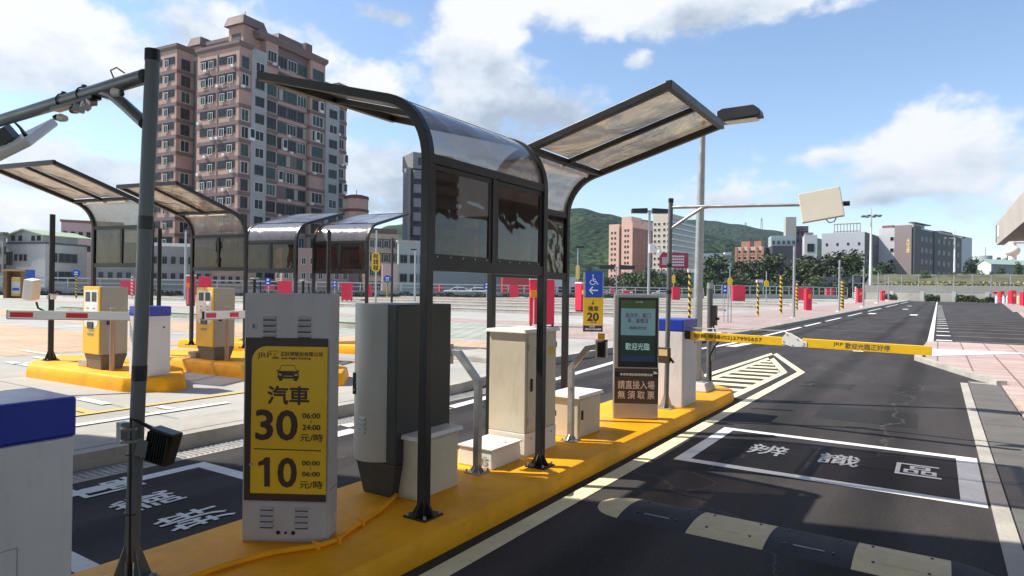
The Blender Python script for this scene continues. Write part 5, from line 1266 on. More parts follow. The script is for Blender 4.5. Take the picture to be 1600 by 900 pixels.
def hedge(label, a, b, h, w_, n, mat, size=.25, nm='hedge'):
    t = thing(nm, label, 'hedge', a, math.atan2((b-a).y, (b-a).x)); Ls = (b-a).length; pts = []
    for i in range(n):
        x = random.uniform(0, Ls); hh = h*(.75+.25*math.sin(x*.9)+.15*math.sin(x*2.3)); pts.append((x, random.uniform(-w_, w_), random.uniform(0, hh)))
    o = bpy.data.objects.new('foliage', leaf_card_mesh('foliage', pts, size, mat)); C.objects.link(o); o.parent = t
    mb = MB(); mb.box(0, Ls, -w_*.3, w_*.3, 0, h*.35, bark); mb.build('stems', t); return t
nrm = (B1-B0).normalized(); off = Vector((nrm.y, -nrm.x, 0))*1.2
hedge('low dark hedge along the foot of the left railing', B0+off+nrm*50, B0+off+nrm*190, .9, .5, 12000, fol_d, .16)
# right boundary
RB = Vector((-19, 193, 0)); RC = Vector((75, 196, 0))
wl = thing('boundary_wall', 'pale concrete boundary wall across the end of the road', 'wall', (-19, 193, 0))
mb = MB(); mb.box(0, 94, 0, .4, 0, 2.0, M('wall_concrete', (.42, .39, .34), .85, var=.15, scale=.15, dirt=.4)); mb.build('wall', wl)
for i in range(6):
    x = 2+i*6.6
    mb = MB(); mb.box(x, x+.8, -.2, -.01, 0, 2.4, M('pier_concrete', (.5, .48, .44), .85)); mb.build('pier', wl)
hedge('clipped green hedge in front of the wall at the end of the road', Vector((3.5, 190.5, 0)), Vector((17, 190.5, 0)), 1.6, .5, 2500, fol_m, .25)
for px, py in ((1457, 468), (1390, 466)): 
    q_ = at(px, py, 158); hedge('small green bush at the wall left of the road end' if px == 1457 else 'small weedy bush left of the last roadside poles', Vector((q_.x-1.5, q_.y, 0)), Vector((q_.x+1.5, q_.y, 0)), 1.6, .8, 400, fol_m, .3, 'bush')
fe = thing('tall_fence', 'tall wire fence with thin posts behind the wall at the road end', 'fence', (-19, 194.5, 0))
for i in range(26):
    mb = MB(); x = i*3.7; mb.cyl((x, 0, 0), (x, 0, 6.6), .10, m=galv, n=8); mb.build('post', fe)
for zz in (2.6, 4.4, 6.5):
    mb = MB(); mb.box(0, 92, -.03, .03, zz-.04, zz+.04, galv); mb.build('rail', fe)
gw = MB(); gw.box(0, 90, 0, .5, 0, 4.0, M('retaining_wall', (.30, .29, .26), .85, var=.15, scale=.1)); o = gw.build('retaining_wall', label='long dull grey retaining wall beyond the wire fence', cat='wall'); o.location = (-17, 204, 0)
# planted slope beyond
sl_ = MB()
pts_s = []; nx, ny = 90, 14; v = []; f = []
for i in range(nx+1):
    for j in range(ny+1):
        x = -19+i*2.8; y = 208+j*4; v.append((x, y, 1.5+min(j*.62, 6.6)+.25*math.sin(i*1.7+j)+.2*random.random()+max(0, (x-20))*.012))
for i in range(nx):
    for j in range(ny): a = i*(ny+1)+j; f.append((a, a+ny+1, a+ny+2, a+1))
sl_.add(v, f, M('slope_grass', (.095, .09, .045), .9, var=.4, scale=.12)); sl_.build('terrain', smooth=True, kind='structure')
pts = [(random.uniform(-15, 110), random.uniform(209, 226)) for _ in range(20000)]
pts = [(x, y, 1.6+min((y-208)/4*.62, 6.6)+random.uniform(0, 1.1)+max(0, (x-20))*.012) for x, y in pts]
o = bpy.data.objects.new('slope_shrubs', leaf_card_mesh('slope_shrubs', pts, .42, fol_y)); C.objects.link(o); tag(o, 'yellowish green ground cover on the bank behind the wire fence', 'ground cover', kind='stuff')

# ================================================================== TREES
def crown(rx, rz, n, size, mat, seed, lobes=9):
    random.seed(seed); ls = []
    for i in range(lobes):
        a = random.uniform(0, 6.28); q = random.uniform(.15, .75); ls.append((q*rx*math.cos(a), q*rx*math.sin(a), random.uniform(-.45, .75)*rz, random.uniform(.28, .5)))
    pts = []
    while len(pts) < n:
        l = random.choice(ls); d = Vector((random.gauss(0, 1), random.gauss(0, 1), random.gauss(0, 1))).normalized()*random.uniform(.55, 1.05)
        pts.append((l[0]+d.x*rx*l[3], l[1]+d.y*rx*l[3], l[2]+d.z*rz*l[3]*1.1))
    return leaf_card_mesh('crown', pts, size, mat), ls
TP = []
for i, m in enumerate((fol_d, fol_m, fol_d, fol_m)):
    me, ls = crown(1, .8, 1500, .07, m, 40+i); 
    mb = MB(); mb.tube([(0, 0, -1.35), (.02, 0, -.8), (0, .02, -.2)], [.07, .05, .035], bark, n=8)
    for l in ls[:6]: mb.tube([(0, 0, -.7), (l[0]*.4, l[1]*.4, l[2]*.3-.3), (l[0]*.85, l[1]*.85, l[2]*.8)], [.035, .02, .008], bark, n=6)
    TP.append((me, mb.mesh('trunk', smooth=True)))
random.seed(11)
def tree(label, px, top, d, wpx, kind, base=None, grp='trees beyond the car park', z0=0.):
    s = d/F; rx = wpx*s/2; zt = at(px, top, d).z; q_ = at(px, 460, d)
    hz = (zt-z0)/2.15
    t = thing('tree', label, 'tree', (q_.x, q_.y, z0), random.uniform(0, 6), grp)
    for me, nm in zip(TP[kind], ('crown', 'trunk')):
        o = bpy.data.objects.new(nm, me); C.objects.link(o); o.parent = t; o.location = (0, 0, 1.35*hz); o.scale = (rx, rx, hz)
    return t
for lab, px, top, w_, kd in [('dark round tree under the brick apartments at their left', 1128, 398, 60, 0), ('dark tree directly below the brick apartment block', 1170, 405, 50, 2), ('dense dark tree between brick apartments and grey factory', 1215, 396, 62, 0),
                             ('lighter tree right of the nearest roadside pole', 1250, 402, 56, 1), ('dark bushy tree below the pale factory wall', 1285, 398, 60, 2), ('broad dark tree under the factory billboard', 1320, 391, 66, 0),
                             ('round green tree left of the tall mast', 1345, 394, 50, 1), ('dark tree at the left foot of the hotel', 1378, 408, 36, 2), ('low green tree at the hotel corner', 1396, 422, 24, 1),
                             ('green tree in front of the office block base', 1065, 418, 50, 1), ('bushy green tree below the pink apartment tower', 985, 424, 36, 1), ('bushy green tree between the two lamp heads poles', 1010, 420, 40, 0), ('green tree right under the red billboard', 1045, 424, 34, 2),
                             ('low shrubby tree right of the lamp post', 1112, 424, 34, 0), ('dark tree glimpsed right of the blue wheelchair sign', 948, 432, 28, 0),
                             ('small tree left of the thin pole behind the canopy', 925, 436, 26, 1)]:
    tree(lab, px, top, 235+random.uniform(-12, 12), w_*1.45, kd)
for i, (px, top, w_, kd, lab) in enumerate([(1443, 421, 22, 1, 'bright green bush tree on the bank, left end'), (1464, 428, 14, 3, 'small bush on the bank second from left'), (1505, 422, 16, 1, 'spindly tree on the bank under the hotel right wing'), (1531, 420, 16, 3, 'spindly tree on the bank left of the white shed'),
                                            (1566, 416, 18, 1, 'spindly tree on the bank before the white shed'), (1588, 410, 22, 0, 'dark tree on the bank at the right edge'), (1486, 424, 16, 3, 'yellowish bush tree on the bank by the second mast'), (1548, 423, 14, 3, 'pale bush on the bank below the shed door')]):
    tree(lab, px, top, 205, w_, kd, grp='small trees on the planted bank', z0=2.5)
tree('dark tree behind the white shed at the right', 1520, 402, 240, 30, 0); tree('dark spiky tree above the white shed at the right edge', 1568, 398, 240, 26, 2)

random.seed(5); pts = []
for _ in range(16000):
    u = random.random(); px_ = 900+u*500; d_ = random.uniform(212, 232); q_ = at(px_, 460, d_); hh_ = 5.2+1.6*math.sin(px_*.045)+1.2*math.sin(px_*.11)
    pts.append((q_.x, q_.y, random.uniform(0, max(1.5, hh_))))
o = bpy.data.objects.new('thicket', leaf_card_mesh('thicket', pts, .55, fol_d)); C.objects.link(o); tag(o, 'dark green undergrowth filling the ground under the far trees', 'undergrowth', kind='stuff')
# ================================================================== HILLS
def hills(prof, d, depth, mat, seed, base=-5, name='hills', rough=14):
    random.seed(seed); v = []; f = []; cols = 220; rows = 26
    ph = [random.uniform(0, 6.28) for _ in range(14)]
    def topy(px):
        for (a, b), (c, e_) in zip(prof[:-1], prof[1:]):
            if a <= px <= c: u = (px-a)/(c-a); u = u*u*(3-2*u); return b+(e_-b)*u
        return prof[-1][1]
    pa, pb = prof[0][0], prof[-1][0]
    for i in range(cols+1):
        px = pa+(pb-pa)*i/cols; zt = at(px, topy(px), d).z
        for j in range(rows+1):
            u = j/rows; dd = d-depth*(1-u)
            q_ = at(px, 460, dd)
            hh = base+(zt-base)*(math.sin(u*math.pi/2)**1.1)*dd/d
            n_ = sum(math.sin(q_.x*.013*(k_+1)+q_.y*.011*(k_+1.3)+ph[k_])/(k_+1) for k_ in range(8))
            n2_ = math.sin(q_.x*.05+ph[9])*math.sin(q_.y*.045+ph[10])
            hh += (n_*rough*.5+n2_*rough*.25)*math.sin(u*math.pi)*.75*(1 if u < .75 else .4)
            v.append((q_.x, q_.y, hh))
    for i in range(cols):
        for j in range(rows): a = i*(rows+1)+j; f.append((a, a+rows+1, a+rows+2, a+1))
    mb = MB(); mb.add(v, f, mat); o = mb.build(name, smooth=True, kind='structure'); return o
def forest(name, a, b, c_):
    m, t, nw, L, bs = nodes_of(name); g_ = nw('ShaderNodeNewGeometry')
    n = nw('ShaderNodeTexVoronoi'); n.inputs['Scale'].default_value = .11; L.new(g_.outputs['Position'], n.inputs['Vector'])
    n2 = nw('ShaderNodeTexNoise'); n2.inputs['Scale'].default_value = .012; n2.inputs['Detail'].default_value = 8; L.new(g_.outputs['Position'], n2.inputs['Vector'])
    ad = nw('ShaderNodeMath', operation='MULTIPLY_ADD'); L.new(n.outputs[0], ad.inputs[0]); ad.inputs[1].default_value = -.35; L.new(n2.outputs[0], ad.inputs[2])
    cr_n = nw('ShaderNodeValToRGB'); L.new(ad.outputs[0], cr_n.inputs[0]); e_ = cr_n.color_ramp.elements
    e_[0].position = .15; e_[0].color = (*a, 1); e_[1].position = .55; e_[1].color = (*c_, 1); x_ = e_.new(.38); x_.color = (*b, 1)
    L.new(cr_n.outputs[0], bs.inputs['Base Color']); bs.inputs['Roughness'].default_value = .95; bs.inputs['Specular IOR Level'].default_value = .1
    bp = nw('ShaderNodeBump'); bp.inputs['Strength'].default_value = 1; bp.inputs['Distance'].default_value = 7; bp.invert = True; L.new(n.outputs[0], bp.inputs['Height']); L.new(bp.outputs[0], bs.inputs['Normal'])
    return m
fh = forest('forest_hill', (.010, .024, .012), (.024, .048, .019), (.065, .085, .03))
hills([(500, 400), (560, 372), (610, 352), (680, 340), (760, 338), (840, 332), (905, 325), (945, 334), (985, 342), (1060, 350), (1130, 372), (1200, 400), (1260, 430)], 900, 520, fh, 3)
hills([(880, 380), (1000, 352), (1085, 343), (1112, 345), (1145, 350), (1200, 359), (1245, 366), (1300, 376), (1380, 392), (1500, 408), (1620, 415), (1760, 420)], 1500, 700, forest('forest_far', (.010, .024, .014), (.02, .042, .022), (.04, .06, .028)), 5, rough=20)
hills([(-500, 445), (-200, 440), (100, 430), (300, 425), (500, 410), (560, 430)], 1100, 500, fh, 8)

# transmission towers on the ridge
for px, lab in ((1165, 'small lattice pylon on the ridge, left one'), (1190, 'taller lattice pylon on the ridge, right one')):
    q_ = at(px, 357, 1470); h_ = 14 if px == 1165 else 24; t = thing('pylon', lab, 'pylon', (q_.x, q_.y, q_.z-4))
    mb = MB()
    for a, b in ((-1, -1), (1, -1), (1, 1), (-1, 1)): mb.bar((a*2, b*2, 0), (a*.4, b*.4, h_+4), .35, .35, dk)
    mb.build('mast', t); mb = MB(); mb.box(-4, 4, -.2, .2, h_, h_+.5, dk); mb.box(-3, 3, -.2, .2, h_-3, h_-2.5, dk); mb.build('crossarm', t)

# ================================================================== BUILDINGS
win_cache = {}
wf = M('window_frame_pale', (.55, .55, .52), .5); wfd = M('window_frame_dark', (.10, .10, .10), .5)
def glassm(nm, c):
    m = M(nm, c, .30, var=.3, scale=.3); m.node_tree.nodes['Principled BSDF'].inputs['Specular IOR Level'].default_value = .22; return m
gl_d = glassm('window_dark', (.012, .014, .016)); gl_g = glassm('window_green', (.02, .055, .05)); gl_b = glassm('window_blue', (.05, .12, .15))
def win_mesh(w_, h_, frame, glass, bars=1, dep=.12):
    k_ = (round(w_, 2), round(h_, 2), frame.name, glass.name, bars)
    if k_ not in win_cache:
        mb = MB(); b = min(.12, w_*.08)
        mb.box(b, w_-b, -.03, .0, b, h_-b, glass)
        mb.box(0, w_, -dep, .0, 0, b, frame); mb.box(0, w_, -dep, .0, h_-b, h_, frame); mb.box(0, b, -dep, .0, b, h_-b, frame); mb.box(w_-b, w_, -dep, .0, b, h_-b, frame)
        for i in range(bars): x = w_*(i+1)/(bars+1); mb.box(x-b*.35, x+b*.35, -dep*.7, -.031, b, h_-b, frame)
        win_cache[k_] = mb.mesh('window')
    return win_cache[k_]
class Bld:
    """N corner nearest the viewer at px, local +x runs along the right-hand face, +y along the left-hand face"""
    def __init__(s, name, label, px, d, alpha, pxL, pxR, ytop, z0=0., cat='building'):
        s.d = d; q_ = at(px, 458, d); s.t = thing(name, label, cat, (q_.x, q_.y, z0), YAW+math.pi/2-R(alpha)); s.z0 = z0; s.px = px
        x = (px-800)/F*d; kR = (pxR-800)/F; kL = (pxL-800)/F; sa, ca = math.sin(R(alpha)), math.cos(R(alpha))
        s.LR = (kR*d-x)/(sa-kR*ca); s.LL = (kL*d-x)/(-ca-kL*sa); s.h = at(px, ytop, d).z-z0; s.wins = []
        if not 0 < s.LL < 75: s.LL = 12.
        if not 0 < s.LR < 160: s.LR = 12.
        print('BLD', px, round(s.LL, 1), round(s.LR, 1), round(s.h, 1)) if False else None
    def z(s, py): return at(s.px, py, s.d).z-s.z0
    def wall(s, m, x0=0, x1=None, y0=0, y1=None, z0=0, z1=None, name='wall'):
        mb = MB(); mb.box(x0, s.LR if x1 is None else x1, y0, s.LL if y1 is None else y1, z0, s.h if z1 is None else z1, m); return mb.build(name, s.t)
    def parapet(s, m, x0, x1, y0, y1, z, o=.5, h=1.2, name='parapet'):
        mb = MB(); mb.frus((x0-.05, x1+.05, y0-.05, y1+.05), z, (x0-o, x1+o, y0-o, y1+o), z+h*.5, m); mb.box(x0-o, x1+o, y0-o, y1+o, z+h*.5, z+h, m); return mb.build(name, s.t)
    def win(s, face, u, z, w_, h_, frame=wf, glass=gl_d, bars=1, off=0.):
        s.wins.append((face, u, z, w_, h_, frame, glass, bars, off))
    def flush(s, limit=95, nm='window'):
        s.wins.sort(key=lambda a: -a[3]*a[4]); rest = MB()
        for i, (face, u, z, w_, h_, fr, gl, bars, off) in enumerate(s.wins):
            me = win_mesh(w_, h_, fr, gl, bars)
            if face == 'R': X = Matrix.Translation((u, off-.01, z))
            else: X = Matrix.Translation((off-.01, u+w_, z)) @ Matrix.Rotation(-math.pi/2, 4, 'Z')
            if i < limit or len(s.wins) <= 100:
                o = bpy.data.objects.new(nm, me); C.objects.link(o); o.parent = s.t; o.matrix_local = X
            else:
                b_ = len(rest.v); rest.v += [tuple(X @ vv.co) for vv in me.vertices]
                for p in me.polygons: rest.f.append([b_+k_ for k_ in p.vertices]); rest.m.append(rest.mat(me.materials[p.material_index]))
        if rest.v: o = rest.build(nm, s.t); o['kind'] = 'stuff'
pinkw = M('pink_tile', (.40, .25, .20), .7, var=.16, scale=.25, dirt=.28, streak=1)
brownw = M('mauve_tile', (.15, .098, .09), .7, var=.12, scale=.25)
greyw = M('grey_tile', (.32, .32, .32), .7, var=.14, scale=.3, dirt=.25, streak=1)
ac_m = M('ac_unit', (.62, .62, .60), .5)
def tower_block(b, x0, x1, y0, y1, ztop, floors, spec_R, spec_L, wallm, bandm, fh_, rec=.0):
    """one shaft of the pink tower, banded floors and windows"""
    mb = MB(); mb.box(x0, x1, y0, y1, 0, ztop, wallm); mb.build('wall', b.t)
    mb = MB()
    for i in range(floors):
        z = ztop-1.6-(i+1)*fh_+.1
        if z < 2: break
        mb.box(x0-.12, x1+.12, y0-.12, y1+.12, z-.35, z+.55, bandm)
    mb.build('floor_band', b.t)
    for i in range(floors):
        z = ztop-1.6-(i+1)*fh_+.1
        if z < 2: break
        for (a, w_, kind) in spec_R:
            if random.random() < .93:
                g_ = random.choice((gl_d, gl_d, gl_g)); fr_ = random.choice((wf, wfd, wfd)); b.win('R', x0+a, z+.75, w_, fh_-1.35, fr_, g_, 2 if w_ > 3 else 1, y0)
        for (a, w_, kind) in spec_L:
            if kind == 'bal':
                bal.append((x0, y0+a, z+.6, w_, fh_-1.0))
            else: b.win('L', y0+a, z+.75, w_, fh_-1.35, random.choice((wf, wfd)), random.choice((gl_d, gl_g)), 1, x0)
random.seed(21)
b = Bld('apartment_tower', 'tall pink and mauve tiled apartment tower with grey window strips, behind the canopies', 369, 160, 27, 304, 539, 71)
fh_ = 27.6*160/F*1.0; T_ = b.h; bal = []
Lw = lambda px: ((px-800)/F*160-(369-800)/F*160)/(math.sin(R(27))-(px-800)/F*math.cos(R(27)))
xs = {p_: Lw(p_) for p_ in (388, 412, 431, 482, 505, 526, 539)}
tower_block(b, 0, xs[388], 0, b.LL, T_, 16, [(xs[388]*.2, xs[388]*.6, 'w')], [(b.LL*.08, b.LL*.40, 'bal'), (b.LL*.55, b.LL*.38, 'bal')], pinkw, brownw, fh_)
# flat dark panels stand for the shaded balcony recesses on the sunlit face
mp_ = MB(); acm = MB(); acm.box(-.75, -.02, 0, .9, 0, .65, ac_m); acm = acm.mesh('air_conditioner', bevel=.03)
for (x0, y, z, w_, h_) in bal:
    m1_ = MB(); m1_.box(x0-.14, x0-.01, y, y+w_*.97, z+h_*.42, z+h_, gl_d); m1_.build('balcony_shade', b.t)
    b.win('L', y+w_*.12, z+.25*h_, w_*.30, h_*.6, wf, gl_d, 1, x0-.15)
    if random.random() < .6: b.win('L', y+w_*.58, z+.2*h_, w_*.3, h_*.62, wf, gl_g, 1, x0-.3)
    if random.random() < .7: yy = y+w_*random.choice((.02, .48, .9)); o_ = bpy.data.objects.new('air_conditioner', acm); C.objects.link(o_); o_.parent = b.t; o_.location = (x0, yy, z+.1)
mp_.box(-.14, -.01, b.LL*.49, b.LL*.51, 2, T_-1, brownw); mp_.build('drain_pipe', b.t)
b.parapet(brownw, 0, xs[388], 0, b.LL, T_, .5, 1.3)
# grey strip 1
def strip_block(xa, xb, yoff, top, wm, wins_m, dep):
    mb = MB(); mb.box(xa, xb, yoff, dep, 0, top, wm); mb.build('wall', b.t)
    i = 0
    while top-2.2-(i+1)*fh_+.1 > 2:
        z = top-2.2-(i+1)*fh_+.9; b.win('R', xa+(xb-xa)*.24, z, (xb-xa)*.58, fh_*.58, random.choice((wf, wfd, wfd)), random.choice((gl_d, gl_d, gl_g)), 1, yoff); i += 1
strip_block(xs[388], xs[412], -.2, T_+.8, greyw, None, b.LL+4)
T2 = T_+4.3
tower_block(b, xs[412], xs[431], .3, b.LL+4, T2, 17, [((xs[431]-xs[412])*.12, (xs[431]-xs[412])*.76, 'w')], [], pinkw, brownw, fh_)
tower_block(b, xs[431], xs[482], 1.4, b.LL+4, T2, 17, [((xs[482]-xs[431])*.04, (xs[482]-xs[431])*.30, 'w'), ((xs[482]-xs[431])*.37, (xs[482]-xs[431])*.28, 'w'), ((xs[482]-xs[431])*.68, (xs[482]-xs[431])*.28, 'w')], [], brownw, pinkw, fh_)
tower_block(b, xs[482], xs[505], .3, b.LL+4, T2, 17, [((xs[505]-xs[482])*.14, (xs[505]-xs[482])*.74, 'w')], [], pinkw, brownw, fh_)
strip_block(xs[505], xs[526], -.2, T2-4.5, greyw, None, b.LL)
tower_block(b, xs[526], xs[539], .3, b.LL, T2-4.4, 16, [((xs[539]-xs[526])*.1, (xs[539]-xs[526])*.6, 'w')], [], pinkw, brownw, fh_)
random.seed(33)
cur_m = M('curtain_pane', (.30, .29, .25), .5); wbox = M('enclosure_white', (.66, .66, .64), .5)
for k_ in range(46):
    sec = random.choice(((xs[388]*.3, xs[388]*.8, 0), (xs[412]+.2, xs[431]-1, .3), (xs[431]+.3, xs[482]-1, 1.4), (xs[431]+.3, xs[482]-1, 1.4), (xs[482]+.3, xs[505]-1, .3), (xs[526]+.2, xs[539]-1, .3)))
    fl = random.randint(0, 13); z_ = T2-1.6-(fl+1)*fh_+.1; x_ = random.uniform(sec[0], sec[1])
    if z_ < 4: continue
    if k_ % 4 == 0:
        q = MB(); q.box(x_, x_+1.5, sec[2]-.8, sec[2]-.02, z_+.6, z_+fh_-.7, wbox); q.box(x_+.15, x_+1.35, sec[2]-.83, sec[2]-.801, z_+1.3, z_+fh_-.9, gl_d); q.build('window_enclosure', b.t)
    elif k_ % 4 == 1:
        q = MB(); q.box(x_, x_+1.3, sec[2]-.14, sec[2]-.05, z_+.85, z_+fh_-.7, cur_m); q.build('curtained_pane', b.t)
    else:
        o_ = bpy.data.objects.new('air_conditioner', acm); C.objects.link(o_); o_.parent = b.t; o_.location = (x_, sec[2]-.02, z_+.1); o_.rotation_euler = (0, 0, math.pi/2)
b.parapet(brownw, xs[412]-2, xs[505], .3, b.LL+4, T2, .6, 1.8); b.parapet(brownw, xs[526], xs[539], .3, b.LL, T2-4.4, .4, 1.2)
# left wing of the tower
inv = Matrix.Rotation(-b.t.rotation_euler.z, 4, 'Z') @ Matrix.Translation(-b.t.location)
wN = inv @ Vector((*at(271.5, 458, 172).xy, 0)); wx, wy = wN.x, wN.y
wl_ = 11.0; wr_ = 5.0; TW = at(271.5, 76, 172).z
mb = MB(); mb.box(wx+wr_+.8, wx+wr_+9, wy-3.4, wy+wl_, 0, TW-1.2, greyw); mb.build('wall', b.t)
for i in range(15):
    z = TW-5.2-i*fh_
    if z > 2: b.win('R', wx+wr_+1.6, z, 1.9, fh_*.55, wfd, gl_d, 1, wy-3.42)
bal = []
tower_block(b, wx, wx+wr_, wy, wy+wl_, TW, 16, [(1.2, 2.7, 'w')], [(.5, 4.6, 'bal'), (5.6, 4.6, 'bal')], pinkw, brownw, fh_)
for (x0, y, z, w_, h_) in bal:
    m1_ = MB(); m1_.box(x0-.14, x0-.01, y+w_*.1, y+w_*.97, z+h_*.45, z+h_, gl_d); m1_.build('balcony_shade', b.t)  # dark panel paints the shade inside the wing's balcony recess
    b.win('L', y+w_*.55, z+.2*h_, w_*.34, h_*.62, wf, gl_d, 1, x0-.22)
b.parapet(brownw, wx, wx+wr_, wy, wy+wl_, TW, .5, 1.4)
# roof houses
def roofhouse(x0, x1, y0, y1, z0, z1):
    mb = MB(); mb.box(x0, x1, y0, y1, z0, z1-1.6, pinkw); mb.frus((x0-.9, x1+.9, y0-.9, y1+.9), z1-2.4, (x0-.2, x1+.2, y0-.2, y1+.2), z1, brownw)
    mb.box(x0-.06, x0-.005, y0+1, y1-1, z0+1, z0+(z1-z0)*.45, M('stair_slats', (.12, .08, .07), .8)); mb.build('roof_house', b.t, bevel=.0)
roofhouse(3.0, 9, 2.2, 7.5, T_+1.2, T_+9.2); rq = inv @ Vector((*at(308, 458, 180).xy, 0)); zr = at(308, 57, 180).z; roofhouse(rq.x, rq.x+7, rq.y, rq.y+3.6, zr-8, zr); roofhouse(17, 25, 5, 10, T2+1.6, T2+5.6)
mb = MB(); mb.box(26, 28.5, 4, 7, T2+1.7, T2+6, brownw); mb.cyl((5, 4, T_+9), (5, 4, T_+11), .08, m=dk); mb.each('roof_tank', b.t)
b.flush()

# left white house with green roof
b = Bld('white_house', 'whitewashed house with shallow green metal roof at the far left', 70, 137, 14, 7, 150, 381)
hw = M('whitewash', (.50, .49, .46), .8, var=.12, scale=.2, dirt=.35, streak=1); hw2 = M('dull_whitewash', (.22, .22, .205), .8, var=.2, scale=.25, dirt=.5, streak=1)
b.wall(hw, 0, b.LR*.8); mb = MB(); mb.box(-.15, b.LR*.8, -.15, b.LL+.15, b.h, b.h+.4, M('dark_ledge', (.12, .11, .10), .8)); mb.build('ledge', b.t)
mb = MB(); zt = b.z(358)-b.z(381); yL = b.LL
mb.prof([(0, 0)], 0, 0) if False else None
v = [(.4, 1.2, b.h+.4), (.4, yL, b.h+.4), (.4, yL, b.h+1.6), (.4, yL*.52, b.h+zt), (.4, 1.2, b.h+2.0)]
v2 = [(b.LR*.7, p[1], p[2]) for p in v]; mb.add(v+v2, [(0, 4, 3, 2, 1), (5, 6, 7, 8, 9), (0, 5, 9, 4), (1, 2, 7, 6)], hw); mb.build('upper_wall', b.t)
mb = MB(); gm = M('green_roof', (.34, .42, .27), .6, var=.1); rx0, rx1 = -.6, b.LR*.95
for a, c_ in (((yL+.8, b.h+1.5), (yL*.52, b.h+zt+.15)), ((yL*.52, b.h+zt+.15), (.2, b.h+1.9))):
    mb.add([(rx0, a[0], a[1]), (rx1, a[0], a[1]), (rx1, c_[0], c_[1]), (rx0, c_[0], c_[1]), (rx0, a[0], a[1]-.25), (rx1, a[0], a[1]-.25), (rx1, c_[0], c_[1]-.25), (rx0, c_[0], c_[1]-.25)], [(0,1,2,3),(7,6,5,4),(0,4,5,1),(2,6,7,3),(0,3,7,4),(1,5,6,2)], gm)
mb.build('roof', b.t)
for u in (.16, .30, .62, .80): b.win('L', yL*u, b.h+.7, .9, 1.1, wfd, gl_d, 1, .4)
for u in (.50, .62, .76): b.win('L', yL*u*.9, b.h-3.6, .8, 1.4, wfd, gl_d, 1)
b.win('L', yL*.80, b.h-4.6, 2.4, 3.0, M('green_shutter', (.10, .16, .12), .6), gl_d, 3)
for r_ in range(2):
    for u in (.12, .30, .45, .60): b.win('R', b.LR*u*.8, b.h-3.8-r_*3.9, b.LR*.12, 2.0, wfd, gl_g, 3)
b.flush()
def simple(name, label, px, d, al, pxL, pxR, top, m, rows=0, colsL=0, colsR=0, rowh=3.2, roof=None, glass=gl_d, frame=wfd, m2=None, z0=0., fr=.55, wh=.45, par=None):
    b = Bld(name, label, px, d, al, pxL, pxR, top, z0); b.wall(m)
    if m2:
        mb = MB(); mb.box(.0, b.LR, -.05, -.003, .1, b.h-.1, m2); mb.build('side_face', b.t)  # right-hand face takes a second colour
    for r_ in range(rows):
        z = b.h-1.0-(r_+1)*rowh+rowh*.2
        if z < 1: break
        for c_ in range(colsL): b.win('L', b.LL*(c_+.5-fr/2)/colsL, z, b.LL/colsL*fr, rowh*wh, frame, glass)
        for c_ in range(colsR): b.win('R', b.LR*(c_+.5-fr/2)/colsR, z, b.LR/colsR*fr, rowh*wh, frame, glass, off=-.05 if m2 else 0)
    if par: b.parapet(par, 0, b.LR, 0, b.LL, b.h, .25, .7)
    if roof:
        mb = MB(); x0, x1, y0, y1, hh = roof[:5]; mb.box(b.LR*x0, b.LR*x1, b.LL*y0, b.LL*y1, b.h+(.7 if par else 0), b.h+hh, roof[5] if len(roof) > 5 else m); mb.build('roof_house', b.t)
    b.flush(); return b
dull = M('dull_plaster', (.19, .19, .175), .8, var=.2, scale=.25, dirt=.5, streak=1)
simple('grey_house', 'dull grey house cut by the left edge beside the white house', 4, 134, 20, -60, 9, 368, dull, 3, 4, 1, 3.6, par=M('dark_ledge', (.12, .11, .10), .8))
simple('pink_roofed_building', 'long low building with pink fascia behind the white house', 94, 165, 60, 93, 190, 347, M('pale_pink_wall', (.52, .36, .33), .7), 2, 0, 8, 3.5, par=M('maroon_edge', (.25, .10, .10), .7))
simple('grey_apartments', 'stained grey walk-up apartments behind the leftmost canopy wall', 150, 140, 70, 148, 236, 382, hw2, 3, 0, 6, 3.6, par=dull, frame=wfd, glass=gl_g)
simple('grey_apartments', 'stained pale walk-up apartments just right of the thick foreground pole', 236, 142, 70, 234, 330, 384, hw2, 3, 0, 7, 3.6, par=white)
simple('brown_apartments', 'brownish walk-up apartments under the pink tower right of the second booth canopy', 330, 145, 65, 322, 400, 392, M('tan_plaster', (.30, .22, .17), .8, var=.2, scale=.3, dirt=.3), 3, 1, 6, 3.4)
simple('pink_low_block', 'low pinkish block in front of the pink tower right part', 440, 143, 65, 430, 545, 386, M('pink_low', (.33, .22, .19), .8, dirt=.3), 3, 1, 8, 3.3, glass=gl_g, frame=wf)
# octagonal brown tower
q_ = at(555, 458, 175); t = thing('octagonal_tower', 'pinkish brown tower with dark red bands right of the big pink tower', 'building', (q_.x, q_.y, 0), YAW)
r_ = 18.5*175/F; zt = at(555, 312, 175).z; oc = lambda r_: [(r_*math.cos(math.pi/8+i*math.pi/4), r_*math.sin(math.pi/8+i*math.pi/4)) for i in range(8)]
mb = MB(); mb.prism(oc(r_), 0, zt, pinkw); mb.build('wall', t)
mb = MB(); dr2 = M('oxblood_band', (.12, .035, .03), .7); mb.prism(oc(r_*1.05), zt, zt+.8, dr2); mb.prism(oc(r_*.7), zt+.8, zt+1.1, dr2)
for i in range(1, 6): mb.prism(oc(r_*1.06), zt-i*3.4, zt-i*3.4+.7, dr2)
mb.cyl((0, 0, zt+1), (0, 0, zt+2.6), .08, m=dk); mb.build('band', t)
